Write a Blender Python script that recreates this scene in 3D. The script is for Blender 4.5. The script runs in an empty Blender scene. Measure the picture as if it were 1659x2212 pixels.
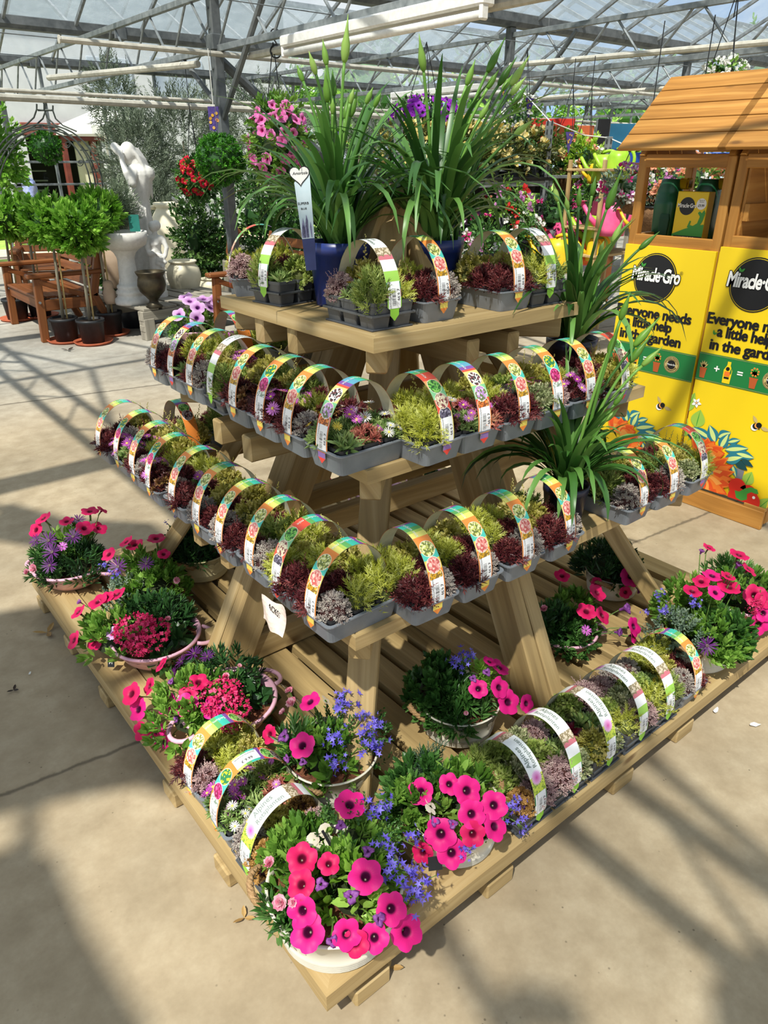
import bpy, math, random
import numpy as np
from mathutils import Vector, Matrix
rs = np.random.RandomState(7)
R = math.radians
scene = bpy.context.scene
C = scene.collection

def lin(h):
    h = h.lstrip('#')
    o = []
    for i in (0, 2, 4):
        c = int(h[i:i+2], 16) / 255
        o.append(c / 12.92 if c <= .04045 else ((c + .055) / 1.055) ** 2.4)
    return (o[0], o[1], o[2], 1.0)

# ------------------------------------------------------------------ camera, sky, sun, exposure
IW, IH, FPX = 1659.0, 2212.0, 1555.0
PITCH = math.atan((IH / 2 - 350.0) / FPX)
CAM = np.array([-0.43077, -0.70863, 1.55])
YAW = R(45 + 6.1589)                       # heading of the view, measured from +X towards +Y
FWD = np.array([math.cos(YAW), math.sin(YAW)]); RGT = np.array([math.sin(YAW), -math.cos(YAW)])
def ray(px, py):
    a, b = (px - IW / 2) / FPX, -(py - IH / 2) / FPX
    f = math.cos(PITCH) + b * math.sin(PITCH); u = -math.sin(PITCH) + b * math.cos(PITCH)
    h = RGT * a + FWD * f
    return np.array([h[0], h[1], u])
def on(px, py, axis, val):                  # the point of the place seen at a pixel, on the plane x, y or z = val
    d = ray(px, py); t = (val - CAM[axis]) / d[axis]
    return CAM + t * d
def onz(px, py, z=0.0): return on(px, py, 2, z)
def proj(p):
    d = np.array(p, float) - CAM
    r = d[:2] @ RGT; f = d[:2] @ FWD
    fw = f * math.cos(PITCH) - d[2] * math.sin(PITCH); u = f * math.sin(PITCH) + d[2] * math.cos(PITCH)
    return IW / 2 + FPX * r / fw, IH / 2 - FPX * u / fw

cd = bpy.data.cameras.new('camera'); cam = bpy.data.objects.new('camera', cd); C.objects.link(cam)
cd.sensor_fit = 'AUTO'; cd.sensor_width = 36.0; cd.lens = 36.0 * FPX / IH; cd.clip_start = .05; cd.clip_end = 400
cam.location = CAM
fw3 = Vector((FWD[0] * math.cos(PITCH), FWD[1] * math.cos(PITCH), -math.sin(PITCH)))
cam.rotation_euler = fw3.to_track_quat('-Z', 'Y').to_euler()
scene.camera = cam

SUN_DIR = Vector((0.58, 0.31, -1.0)).normalized()
sd = bpy.data.lights.new('sun', 'SUN'); sun = bpy.data.objects.new('sun', sd); C.objects.link(sun)
sd.energy = 9.5; sd.angle = R(0.9); sd.color = (1.0, .95, .86)
sun.rotation_euler = SUN_DIR.to_track_quat('-Z', 'Y').to_euler(); sun.location = (-6, -3, 12)
scene.view_settings.view_transform = 'Standard'
try: scene.view_settings.look = 'None'
except Exception: pass
scene.view_settings.exposure = 0.0
scene.view_settings.gamma = 1.0
scene.view_settings.use_curve_mapping = False

w = bpy.data.worlds.new('sky'); scene.world = w; w.use_nodes = True
nt = w.node_tree; nt.nodes.clear()
o_ = nt.nodes.new('ShaderNodeOutputWorld'); b_ = nt.nodes.new('ShaderNodeBackground')
tc = nt.nodes.new('ShaderNodeTexCoord'); nz = nt.nodes.new('ShaderNodeTexNoise'); rp = nt.nodes.new('ShaderNodeValToRGB')
nz.inputs['Scale'].default_value = 3.5; nz.inputs['Detail'].default_value = 6
nt.links.new(tc.outputs['Generated'], nz.inputs['Vector']); nt.links.new(nz.outputs['Fac'], rp.inputs['Fac'])
rp.color_ramp.elements[0].position = .38; rp.color_ramp.elements[0].color = (.42, .60, .88, 1)
rp.color_ramp.elements[1].position = .60; rp.color_ramp.elements[1].color = (.95, .97, 1, 1)
nt.links.new(rp.outputs['Color'], b_.inputs['Color']); b_.inputs['Strength'].default_value = 1.15
nt.links.new(b_.outputs['Background'], o_.inputs['Surface'])
scene.cycles.max_bounces = 7; scene.cycles.transparent_max_bounces = 14
scene.cycles.diffuse_bounces = 3; scene.cycles.glossy_bounces = 2; scene.cycles.transmission_bounces = 4
scene.cycles.caustics_reflective = False; scene.cycles.caustics_refractive = False
scene.cycles.sample_clamp_indirect = 6
scene.cycles.use_denoising = True

# ------------------------------------------------------------------ mesh building
class MB:
    """collects vertices, faces, a material index per face and a 3-vector 'gr' per vertex"""
    def __init__(s): s.v = []; s.g = []; s.f = {}; s.n = 0
    def add(s, v, faces, mat=0, g=None):
        v = np.asarray(v, float).reshape(-1, 3)
        if g is None: g = np.zeros((len(v), 3))
        else:
            g = np.asarray(g, float)
            if g.ndim == 1: g = np.tile(g, (len(v), 1))
        s.v.append(v); s.g.append(g)
        by = {}
        if isinstance(faces, np.ndarray): by[faces.shape[1]] = faces
        else:
            for f in faces: by.setdefault(len(f), []).append(f)
        for k, fl in by.items():
            fl = np.asarray(fl, int) + s.n
            s.f.setdefault((k, mat), []).append(fl)
        s.n += len(v)
        return s
    def mesh(s, name, mats, smooth=False):
        me = bpy.data.meshes.new(name)
        if not s.v: return me
        V = np.concatenate(s.v); G = np.concatenate(s.g)
        me.vertices.add(len(V)); me.vertices.foreach_set('co', V.astype(np.float32).ravel())
        loops = []; starts = []; mi = []; c = 0
        for (k, m), fl in s.f.items():
            a = np.concatenate(fl); loops.append(a.ravel())
            starts.append(c + np.arange(len(a)) * k); c += a.size
            mi.append(np.full(len(a), m))
        L = np.concatenate(loops); S_ = np.concatenate(starts); M_ = np.concatenate(mi)
        me.loops.add(len(L)); me.loops.foreach_set('vertex_index', L.astype(np.int32))
        me.polygons.add(len(S_)); me.polygons.foreach_set('loop_start', S_.astype(np.int32))
        me.polygons.foreach_set('material_index', M_.astype(np.int32))
        me.polygons.foreach_set('use_smooth', np.full(len(S_), smooth))
        at = me.attributes.new('gr', 'FLOAT_VECTOR', 'POINT'); at.data.foreach_set('vector', G.astype(np.float32).ravel())
        for m in (mats if isinstance(mats, (list, tuple)) else [mats]): me.materials.append(m)
        me.update(calc_edges=True); me.validate()
        return me
    def build(s, name, mats, parent=None, smooth=False, loc=None):
        o = bpy.data.objects.new(name, s.mesh(name, mats, smooth)); C.objects.link(o)
        if parent is not None: o.parent = parent
        if loc is not None: o.location = loc
        return o
    # ---- shapes
    def box(s, c, size, rot=None, mat=0, b=.003, shear=None):
        """chamfered box; gr = (metres along the longest side, metres across, random) for wood grain"""
        sx, sy, sz = [q / 2 for q in size]; b = min(b, sx * .6, sy * .6, sz * .6)
        h = np.array([sx, sy, sz]); idx = {}; V = []; G = []; F = []
        la = int(np.argmax(h)); rnd = rs.rand() * 20
        for ax in range(3):
            o1, o2 = [q for q in range(3) if q != ax]
            for sg in (-1, 1):
                for s1 in (-1, 1):
                    for s2 in (-1, 1):
                        p = np.zeros(3); p[ax] = sg * h[ax]; p[o1] = s1 * (h[o1] - b); p[o2] = s2 * (h[o2] - b)
                        key = (ax, (sg, s1, s2)); idx[key] = len(V); V.append(p)
                        oth = [q for q in range(3) if q != la]
                        G.append([p[la] + rnd, p[oth[0]] + p[oth[1]] * .7 + rnd * 3, rnd])
        def vid(ax, sg3):
            o1, o2 = [q for q in range(3) if q != ax]
            return idx[(ax, (sg3[ax], sg3[o1], sg3[o2]))]
        for ax in range(3):
            o1, o2 = [q for q in range(3) if q != ax]
            for sg in (-1, 1):
                q = []
                for s1, s2 in ((-1, -1), (1, -1), (1, 1), (-1, 1)):
                    t = [0, 0, 0]; t[ax] = sg; t[o1] = s1; t[o2] = s2; q.append(vid(ax, t))
                fl = (sg > 0) ^ (ax == 1)
                F.append(q if fl else q[::-1])
        for ax in range(3):               # edge chamfers along axis ax
            o1, o2 = [q for q in range(3) if q != ax]
            for s1 in (-1, 1):
                for s2 in (-1, 1):
                    t0 = [0, 0, 0]; t0[o1] = s1; t0[o2] = s2; t1 = list(t0); t0[ax] = -1; t1[ax] = 1
                    F.append([vid(o1, t0), vid(o1, t1), vid(o2, t1), vid(o2, t0)])
        for a in (-1, 1):
            for bb in (-1, 1):
                for cc in (-1, 1):
                    F.append([vid(0, (a, bb, cc)), vid(1, (a, bb, cc)), vid(2, (a, bb, cc))])
        V = np.array(V)
        if shear is not None: V = shear(V)
        if rot is not None: V = V @ np.array(rot).T
        return s.add(V + np.asarray(c, float), F, mat, G)
    def beam(s, p0, p1, wid, thk, up=(0, 0, 1), mat=0, b=.003):
        p0 = np.array(p0, float); p1 = np.array(p1, float); d = p1 - p0; L = np.linalg.norm(d); d /= L
        u = np.array(up, float); side = np.cross(u, d); side /= np.linalg.norm(side); u2 = np.cross(d, side)
        return s.box((p0 + p1) / 2, (L, wid, thk), np.stack([d, side, u2], 1), mat, b)
    def tube(s, pts, rad, n=8, mat=0, cap=True, g=None):
        pts = [np.array(p, float) for p in pts]; m = len(pts)
        rad = [rad] * m if np.isscalar(rad) else rad
        V = []; G = []; prev = None
        for i in range(m):
            d = pts[min(i + 1, m - 1)] - pts[max(i - 1, 0)]; d /= np.linalg.norm(d) + 1e-12
            if prev is None:
                a = np.array([0, 0, 1.0]) if abs(d[2]) < .9 else np.array([1.0, 0, 0])
                u = np.cross(d, a); u /= np.linalg.norm(u)
            else:
                u = prev - d * (prev @ d); u /= np.linalg.norm(u) + 1e-12
            prev = u; vv = np.cross(d, u)
            for k in range(n):
                an = 2 * math.pi * k / n
                V.append(pts[i] + rad[i] * (math.cos(an) * u + math.sin(an) * vv)); G.append([i / (m - 1), k / n, .5])
        F = [[i * n + k, i * n + (k + 1) % n, (i + 1) * n + (k + 1) % n, (i + 1) * n + k] for i in range(m - 1) for k in range(n)]
        if cap: F += [list(range(n))[::-1], list(range((m - 1) * n, m * n))]
        return s.add(V, F, mat, G if g is None else g)
    def lathe(s, prof, n=32, c=(0, 0, 0), mat=0, sx=1, sy=1, wob=None):
        V = []; G = []; m = len(prof)
        for i, (r, z) in enumerate(prof):
            for k in range(n):
                an = 2 * math.pi * k / n; rr = r * (wob(an, i) if wob else 1)
                V.append((c[0] + rr * math.cos(an) * sx, c[1] + rr * math.sin(an) * sy, c[2] + z)); G.append([i / (m - 1), k / n, 0])
        F = [[i * n + k, i * n + (k + 1) % n, (i + 1) * n + (k + 1) % n, (i + 1) * n + k] for i in range(m - 1) for k in range(n)]
        return s.add(V, F, mat, G)
    def loft(s, rings, mat=0, caps=(True, False), c=(0, 0, 0), nseg=3):
        """rounded rectangles: rings of (width x, depth y, z, corner radius)"""
        V = []; n = 4 * (nseg + 1)
        for (wx, wy, z, r) in rings:
            for q, (cx, cy) in enumerate(((1, 1), (-1, 1), (-1, -1), (1, -1))):
                for k in range(nseg + 1):
                    an = math.pi / 2 * (q + k / nseg)
                    V.append((c[0] + cx * (wx / 2 - r) + r * math.cos(an), c[1] + cy * (wy / 2 - r) + r * math.sin(an), c[2] + z))
        m = len(rings)
        F = [[i * n + k, i * n + (k + 1) % n, (i + 1) * n + (k + 1) % n, (i + 1) * n + k] for i in range(m - 1) for k in range(n)]
        if caps[0]: F.append(list(range(n))[::-1])
        if caps[1]: F.append(list(range((m - 1) * n, m * n)))
        return s.add(V, F, mat)
    def inst(s, tv, tf, T, mat=0, tg=None, gx=None):
        """copies of a template: T = list of (3x3 matrices N,3,3 ; offsets N,3); gx = first gr component per copy"""
        A, t = T; N = len(t); tv = np.asarray(tv, float); k = len(tv)
        if N == 0: return s
        V = np.einsum('nij,kj->nki', A, tv) + t[:, None, :]
        G = np.zeros((N, k, 3)) if tg is None else np.tile(np.asarray(tg, float)[None], (N, 1, 1))
        if gx is not None: G[:, :, 0] = gx[:, None]
        by = {}
        for f in tf: by.setdefault(len(f), []).append(f)
        first = True; base = s.n
        s.v.append(V.reshape(-1, 3)); s.g.append(G.reshape(-1, 3)); s.n += N * k
        for kk, fl in by.items():
            fl = np.array(fl); FF = (fl[None] + (np.arange(N) * k)[:, None, None]).reshape(-1, kk) + base
            s.f.setdefault((kk, mat), []).append(FF)
        return s

def frames(z, spin, scale):
    """rotation matrices with local z along z (N,3), spun by spin, scaled (N,) or (N,3)"""
    z = z / (np.linalg.norm(z, axis=1, keepdims=True) + 1e-12)
    a = np.where(np.abs(z[:, 2:3]) < .95, np.array([[0, 0, 1.0]]), np.array([[1.0, 0, 0]]))
    x = np.cross(a, z); x /= np.linalg.norm(x, axis=1, keepdims=True) + 1e-12
    y = np.cross(z, x)
    c, s_ = np.cos(spin)[:, None], np.sin(spin)[:, None]
    X = c * x + s_ * y; Y = -s_ * x + c * y
    sc = np.asarray(scale, float)
    if sc.ndim == 1: sc = np.stack([sc] * 3, 1)
    return np.stack([X * sc[:, 0:1], Y * sc[:, 1:2], z * sc[:, 2:3]], 2)
def rotz(a): return np.array([[math.cos(a), -math.sin(a), 0], [math.sin(a), math.cos(a), 0], [0, 0, 1.0]])

def tag(o, label, cat, group=None, kind=None):
    if label: o['label'] = label
    if cat: o['category'] = cat
    if group: o['group'] = group
    if kind: o['kind'] = kind
    return o
def thing(name, label, cat, loc=(0, 0, 0), rz=0, group=None):
    o = bpy.data.objects.new(name, None); C.objects.link(o); o.empty_display_size = .05
    o.location = loc; o.rotation_euler = (0, 0, rz)
    return tag(o, label, cat, group)
def link(name, me, parent=None, loc=(0, 0, 0), rot=(0, 0, 0), sc=1):
    o = bpy.data.objects.new(name, me); C.objects.link(o)
    if parent is not None: o.parent = parent
    o.location = loc; o.rotation_euler = rot; o.scale = (sc, sc, sc) if np.isscalar(sc) else sc
    return o
def struct(o): o['kind'] = 'structure'; return o

# ------------------------------------------------------------------ materials
class NT:
    def __init__(s, name):
        s.m = bpy.data.materials.new(name); s.m.use_nodes = True; s.t = s.m.node_tree; s.t.nodes.clear()
        s.out = s.t.nodes.new('ShaderNodeOutputMaterial')
    def n(s, t, **kw):
        x = s.t.nodes.new('ShaderNode' + t)
        for k, v in kw.items():
            if hasattr(x, k) and k not in ('inputs',):
                try: setattr(x, k, v); continue
                except Exception: pass
            x.inputs[k.replace('_', ' ')].default_value = v
        return x
    def l(s, a, b): s.t.links.new(a, b)
    def math(s, op, a, b=None):
        x = s.t.nodes.new('ShaderNodeMath'); x.operation = op
        for i, q in enumerate((a, b)):
            if q is None: continue
            if isinstance(q, (int, float)): x.inputs[i].default_value = q
            else: s.l(q, x.inputs[i])
        return x.outputs[0]
    def mix(s, f, a, b, bt='MIX'):
        x = s.t.nodes.new('ShaderNodeMix'); x.data_type = 'RGBA'; x.blend_type = bt
        for i, q in ((0, f), (6, a), (7, b)):
            if isinstance(q, (int, float)): x.inputs[i].default_value = q
            elif isinstance(q, tuple): x.inputs[i].default_value = q
            else: s.l(q, x.inputs[i])
        return x.outputs[2]
    def ramp(s, f, stops):
        x = s.t.nodes.new('ShaderNodeValToRGB'); e = x.color_ramp.elements
        while len(e) < len(stops): e.new(.5)
        for q, (p, c) in zip(e, stops): q.position = p; q.color = lin(c) if isinstance(c, str) else c
        s.l(f, x.inputs[0]); return x.outputs[0]
    def attr(s, name='gr'):
        x = s.t.nodes.new('ShaderNodeAttribute'); x.attribute_name = name; return x.outputs['Vector']
    def sep(s, v):
        x = s.t.nodes.new('ShaderNodeSeparateXYZ'); s.l(v, x.inputs[0]); return x.outputs
    def comb(s, a, b, c):
        x = s.t.nodes.new('ShaderNodeCombineXYZ')
        for i, q in enumerate((a, b, c)):
            if isinstance(q, (int, float)): x.inputs[i].default_value = q
            else: s.l(q, x.inputs[i])
        return x.outputs[0]
    def noise(s, v, scale, detail=4, rough=.55):
        x = s.t.nodes.new('ShaderNodeTexNoise'); x.inputs['Scale'].default_value = scale; x.inputs['Detail'].default_value = detail
        x.inputs['Roughness'].default_value = rough
        if v is not None: s.l(v, x.inputs['Vector'])
        return x.outputs['Fac']
    def voro(s, v, scale, out='Color'):
        x = s.t.nodes.new('ShaderNodeTexVoronoi'); x.inputs['Scale'].default_value = scale
        if v is not None: s.l(v, x.inputs['Vector'])
        return x.outputs[out]
    def obj(s): return s.n('TexCoord').outputs['Object']
    def pos(s): return s.n('NewGeometry').outputs['Position']
    def bsdf(s, color, rough=.6, metal=0, spec=.4, bump=None, bstr=.3, bdist=.01, sheen=0):
        x = s.t.nodes.new('ShaderNodeBsdfPrincipled')
        if isinstance(color, (tuple, str)): x.inputs['Base Color'].default_value = lin(color) if isinstance(color, str) else color
        else: s.l(color, x.inputs['Base Color'])
        if isinstance(rough, (int, float)): x.inputs['Roughness'].default_value = rough
        else: s.l(rough, x.inputs['Roughness'])
        x.inputs['Metallic'].default_value = metal; x.inputs['Specular IOR Level'].default_value = spec
        if bump is not None:
            b = s.t.nodes.new('ShaderNodeBump'); b.inputs['Strength'].default_value = bstr; b.inputs['Distance'].default_value = bdist
            s.l(bump, b.inputs['Height']); s.l(b.outputs[0], x.inputs['Normal'])
        return x.outputs[0]
    def done(s, sh): s.l(sh, s.out.inputs['Surface']); return s.m

def M_plain(name, c1, c2=None, scale=25, rough=.55, metal=0, spec=.4, bump=0, stretch=None):
    t = NT(name); v = t.obj()
    if stretch is not None:
        mp = t.n('Mapping'); mp.inputs['Scale'].default_value = stretch; t.l(v, mp.inputs['Vector']); v = mp.outputs[0]
    nz = t.noise(v, scale)
    col = t.ramp(nz, [(.3, c1), (.7, c2 or c1)])
    return t.done(t.bsdf(col, rough, metal, spec, nz if bump else None, bump))
def M_leaf(name, c1, c2, c3=None, rough=.42, tr=.25, spec=.4):
    """leaf: colour runs over gr.x (one random value per leaf), part of the light passes through"""
    t = NT(name); g = t.sep(t.attr())
    st = [(0, c1), (1, c2)] if c3 is None else [(0, c1), (.5, c2), (1, c3)]
    col = t.ramp(g[0], st)
    p = t.bsdf(col, rough, 0, spec)
    if tr <= 0: return t.done(p)
    tl = t.n('BsdfTranslucent'); t.l(col, tl.inputs['Color'])
    mx = t.n('MixShader'); mx.inputs[0].default_value = tr; t.l(p, mx.inputs[1]); t.l(tl.outputs[0], mx.inputs[2])
    return t.done(mx.outputs[0])
def M_wood(name, c1, c2, c3, rough=.65, ring=38.0, knots=True):
    t = NT(name); g = t.sep(t.attr())
    nz0 = t.noise(t.comb(t.math('MULTIPLY', g[0], 1.6), t.math('MULTIPLY', g[1], 9.0), g[2]), 1.0, 2)
    v = t.comb(t.math('MULTIPLY', g[0], 1.1), t.math('ADD', t.math('MULTIPLY', g[1], ring), t.math('MULTIPLY', nz0, 3.0)), g[2])
    gr = t.noise(v, 1.0, 5, .6)
    fine = t.noise(t.comb(t.math('MULTIPLY', g[0], 7), t.math('MULTIPLY', g[1], 260), g[2]), 1.0, 2)
    col = t.ramp(gr, [(.28, c1), (.5, c2), (.74, c3)])
    col = t.mix(t.math('MULTIPLY', fine, .22), col, lin(c1))
    tone = t.noise(t.comb(g[2], g[2], 0.0), 3.1, 0)
    col = t.mix(t.math('MULTIPLY', tone, .35), col, lin(c3))
    if knots:
        kv = t.n('TexVoronoi'); kv.inputs['Scale'].default_value = 1.0
        t.l(t.comb(t.math('MULTIPLY', g[0], 3.2), t.math('MULTIPLY', g[1], 8.0), g[2]), kv.inputs['Vector'])
        kf = t.ramp(kv.outputs['Distance'], [(.045, (1, 1, 1, 1)), (.12, (0, 0, 0, 1))])
        col = t.mix(t.math('MULTIPLY', kf, .75), col, lin('#5a3a1c'))
    return t.done(t.bsdf(col, rough, 0, .3, gr, .25, .002))
# ------------------------------------------------------------------ the setting
GY = [-6.4, -2.4, 2.35, 6.1, 9.85, 13.6]           # gutter lines (along X)
TX = [3.14 + 3.8 * k for k in range(-1, 6)]           # trusses (along Y)
XW, XE, YS, YN = -5.0, 24.0, -6.4, 13.6
ZB, ZT, ZG, ZR = 2.45, 2.87, 2.95, 3.95               # truss chords, gutter, ridge

def mat_floor():
    t = NT('concrete'); P = t.pos(); s = t.sep(P)
    n1 = t.noise(P, .9, 3); n2 = t.noise(P, 9, 5, .65); n3 = t.noise(P, 90, 2); vo = t.voro(P, 34, 'Distance'); n4 = t.noise(P, 5, 1)
    near = t.ramp(n2, [(.25, '#96856a'), (.5, '#ab9a7e'), (.75, '#bdad91')])
    far = t.ramp(n2, [(.25, '#97938a'), (.5, '#aeaaa0'), (.75, '#bfbbb1')])
    yy = t.math('ADD', s[1], t.math('MULTIPLY', s[0], .19))      # slab joint runs nearly along X
    fmask = t.ramp(t.math('MULTIPLY', t.math('SUBTRACT', t.math('ADD', yy, t.math('MULTIPLY', n1, .5)), 4.2), .5), [(0, (0, 0, 0, 1)), (1, (1, 1, 1, 1))])
    col = t.mix(fmask, near, far)
    col = t.mix(t.math('MULTIPLY', t.ramp(n1, [(.35, (1, 1, 1, 1)), (.6, (0, 0, 0, 1))]), .35), col, lin('#857762'))
    col = t.mix(t.math('MULTIPLY', n3, .3), col, lin('#7d705a'))
    bits = t.math('MULTIPLY', t.ramp(vo, [(.05, (1, 1, 1, 1)), (.11, (0, 0, 0, 1))]), t.ramp(n4, [(.5, (0, 0, 0, 1)), (.62, (1, 1, 1, 1))]))
    col = t.mix(t.math('MULTIPLY', bits, .65), col, lin('#4e4436'))
    wob = t.math('MULTIPLY', t.math('SUBTRACT', n2, .5), .035)
    j1 = t.math('ABSOLUTE', t.math('ADD', t.math('SUBTRACT', yy, 4.93), wob))
    j2 = t.math('ABSOLUTE', t.math('ADD', t.math('SUBTRACT', t.math('ADD', s[1], t.math('MULTIPLY', s[0], .09)), 1.02), wob))
    jl = t.math('MAXIMUM', t.ramp(j1, [(.008, (1, 1, 1, 1)), (.016, (0, 0, 0, 1))]), t.ramp(j2, [(.003, (1, 1, 1, 1)), (.010, (0, 0, 0, 1))]))
    col = t.mix(t.math('MULTIPLY', jl, .7), col, lin('#4a4236'))
    return t.done(t.bsdf(col, .85, 0, .25, n2, .15, .01))
m_floor = mat_floor()
f = MB(); f.add([(XW, YS, 0), (XE, YS, 0), (XE, YN, 0), (XW, YN, 0), (XW, YS, -.1), (XE, YS, -.1), (XE, YN, -.1), (XW, YN, -.1)],
                [[0, 1, 2, 3], [4, 7, 6, 5], [0, 4, 5, 1], [1, 5, 6, 2], [2, 6, 7, 3], [3, 7, 4, 0]])
struct(f.build('floor', m_floor))

m_galv = M_plain('galvanised_steel', '#6c7274', '#989d9e', 14, .5, .35, .4, .1)
m_galvd = M_plain('weathered_steel', '#53585a', '#777b7c', 10, .6, .25)
m_pipe = M_plain('cream_pipe', '#a9a598', '#c9c5b8', 18, .55)
m_white = M_plain('white_enamel', '#d9d8d2', '#ecebe6', 30, .4)
def mat_glass():
    t = NT('dirty_glass'); P = t.pos()
    n1 = t.noise(P, .55, 3, .5); n2 = t.noise(P, 3.0, 6, .7); n3 = t.noise(P, 40, 2)
    d = t.math('ADD', t.math('MULTIPLY', n1, .75), t.math('MULTIPLY', n2, .35))
    fac = t.ramp(d, [(.42, (.26, .26, .26, 1)), (.66, (.58, .58, .58, 1))])
    col = t.ramp(n2, [(.3, '#7f8c92'), (.7, '#a9b4b8')])
    df = t.n('BsdfDiffuse'); tl = t.n('BsdfTranslucent'); t.l(col, df.inputs['Color']); t.l(col, tl.inputs['Color'])
    m1 = t.n('MixShader'); m1.inputs[0].default_value = .6; t.l(df.outputs[0], m1.inputs[1]); t.l(tl.outputs[0], m1.inputs[2])
    tr = t.n('BsdfTransparent'); tr.inputs['Color'].default_value = (.93, .96, .97, 1)
    m2 = t.n('MixShader'); t.l(fac, m2.inputs[0]); t.l(tr.outputs[0], m2.inputs[1]); t.l(m1.outputs[0], m2.inputs[2])
    gl = t.n('BsdfGlossy'); gl.inputs['Roughness'].default_value = .08
    fr = t.n('Fresnel'); fr.inputs['IOR'].default_value = 1.35
    m3 = t.n('MixShader'); t.l(t.math('MULTIPLY', fr.outputs[0], .5), m3.inputs[0]); t.l(m2.outputs[0], m3.inputs[1]); t.l(gl.outputs[0], m3.inputs[2])
    return t.done(m3.outputs[0])
m_glass = mat_glass()
def mat_clear():
    t = NT('clear_glass'); tr = t.n('BsdfTransparent'); tr.inputs['Color'].default_value = (.93, .95, .95, 1)
    gl = t.n('BsdfGlossy'); gl.inputs['Roughness'].default_value = .03; fr = t.n('Fresnel'); fr.inputs['IOR'].default_value = 1.3
    m = t.n('MixShader'); t.l(t.math('MULTIPLY', fr.outputs[0], .5), m.inputs[0]); t.l(tr.outputs[0], m.inputs[1]); t.l(gl.outputs[0], m.inputs[2])
    return t.done(m.outputs[0])
m_clear = mat_clear()

# roof: panes, glazing bars, ridges, gutters
pan = MB(); bars = MB(); rid = MB()
for k in range(len(GY) - 1):
    y0, y1 = GY[k], GY[k + 1]; ym = (y0 + y1) / 2
    for a, b_y in ((y0 + .09, ym), (y1 - .09, ym)):
        pan.add([(XW, a, ZG + .12), (XE, a, ZG + .12), (XE, b_y, ZR), (XW, b_y, ZR)], [[0, 1, 2, 3]])
        x = XW
        while x < XE:
            bars.beam((x, a, ZG + .10), (x, b_y, ZR - .02), .032, .045, b=.002); x += .82
    rid.beam((XW, ym, ZR), (XE, ym, ZR), .06, .08)
struct(pan.build('ceiling', m_glass)); struct(bars.build('glazing_bars', m_galv)); struct(rid.build('roof_ridge', m_galv))
for k, y in enumerate(GY):
    g = MB(); prof = [(-.10, .13), (-.10, .04), (-.065, 0), (.065, 0), (.10, .04), (.10, .13), (.088, .13), (.088, .045), (.06, .012), (-.06, .012), (-.088, .045), (-.088, .13)]
    n = len(prof); V = [(X, y + p, ZG + q) for X in (XW, XE) for p, q in prof]
    g.add(V, [[i, (i + 1) % n, n + (i + 1) % n, n + i] for i in range(n)] + [list(range(n))[::-1], list(range(n, 2 * n))])
    for x in np.arange(XW + 1, XE, 3.8): g.box((x + .14, y, ZG + .06), (.16, .225, .15), b=.01)
    struct(g.build('roof_gutter', m_galvd))
for x in TX:
    t = MB()
    t.beam((x, YS, ZT), (x, YN, ZT), .05, .05); t.beam((x, YS, ZB), (x, YN, ZB), .05, .05)
    y = YN - 42 * (3.75 / 8); up = False; st = 3.75 / 8
    while y + st <= YN + .01:
        z0, z1 = (ZB, ZT) if not up else (ZT, ZB)
        t.tube([(x, y + .04, z0), (x, y + st - .04, z1)], .0125, 6); y += st; up = not up
    struct(t.build('roof_truss', m_galv))
for x in TX:
    for y in (GY[3], GY[5], GY[1]):
        if x < 3 and y < 0: continue
        p = MB(); p.box((x, y, ZG / 2), (.09, .09, ZG), b=.008); p.box((x, y, ZB + .05), (.13, .13, .12), b=.006)
        if y == GY[3]:
            p.tube([(x, y, 1.88), (x, y - .95, ZT - .05)], .026, 8); p.tube([(x, y, 1.98), (x, y + .72, ZB)], .022, 8)
        for zz in (2.3, 2.6, 2.75): p.tube([(x - .05, y - .0, zz), (x - .058, y, zz)], .012, 6)
        struct(p.build('roof_post', m_galvd))
# wind bracing, heating and irrigation pipes
t = MB(); t.tube([(3.17, 6.16, 2.4), (5.2, 6.16, .95)], .045, 8); struct(t.build('wind_brace', m_galvd))
t = MB(); t.tube([(1.75, 5.98, 2.4), (20, 5.98, 2.4)], .022, 8); t.tube([(1.75, 5.98, 2.4), (1.74, 5.98, 2.4)], .03, 8); struct(t.build('heating_pipe', m_pipe))
t = MB(); t.tube([(XW, 7.2, 2.14), (20, 7.3, 2.10)], .018, 8); t.tube([(XW, 7.6, 2.12), (14, 7.6, 2.06)], .032, 8); struct(t.build('heating_pipe', m_pipe))
t = MB(); t.tube([(2.6, 9.2, 2.42), (3.1, 6.4, 2.36)], .03, 8); t.tube([(3.2, 5.6, 2.36), (3.2, 1.0, 2.36)], .03, 8); struct(t.build('heating_pipe', m_pipe))
t = MB(); t.tube([(6.2, 5.4, 2.47), (6.6, 1.2, 2.42)], .026, 8); t.tube([(4.4, 1.7, 2.62), (6.4, 1.2, 2.1)], .028, 8); t.tube([(10.2, 9, 2.5), (10.2, -1, 2.5)], .03, 8); struct(t.build('heating_pipe', m_pipe))
t = MB()
for y, z in ((8.4, 2.55), (4.9, 2.62), (6.6, 2.5)): t.tube([(XW, y, z), (18, y, z - .05)], .004, 5)
struct(t.build('crop_wire', m_galvd))
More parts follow.
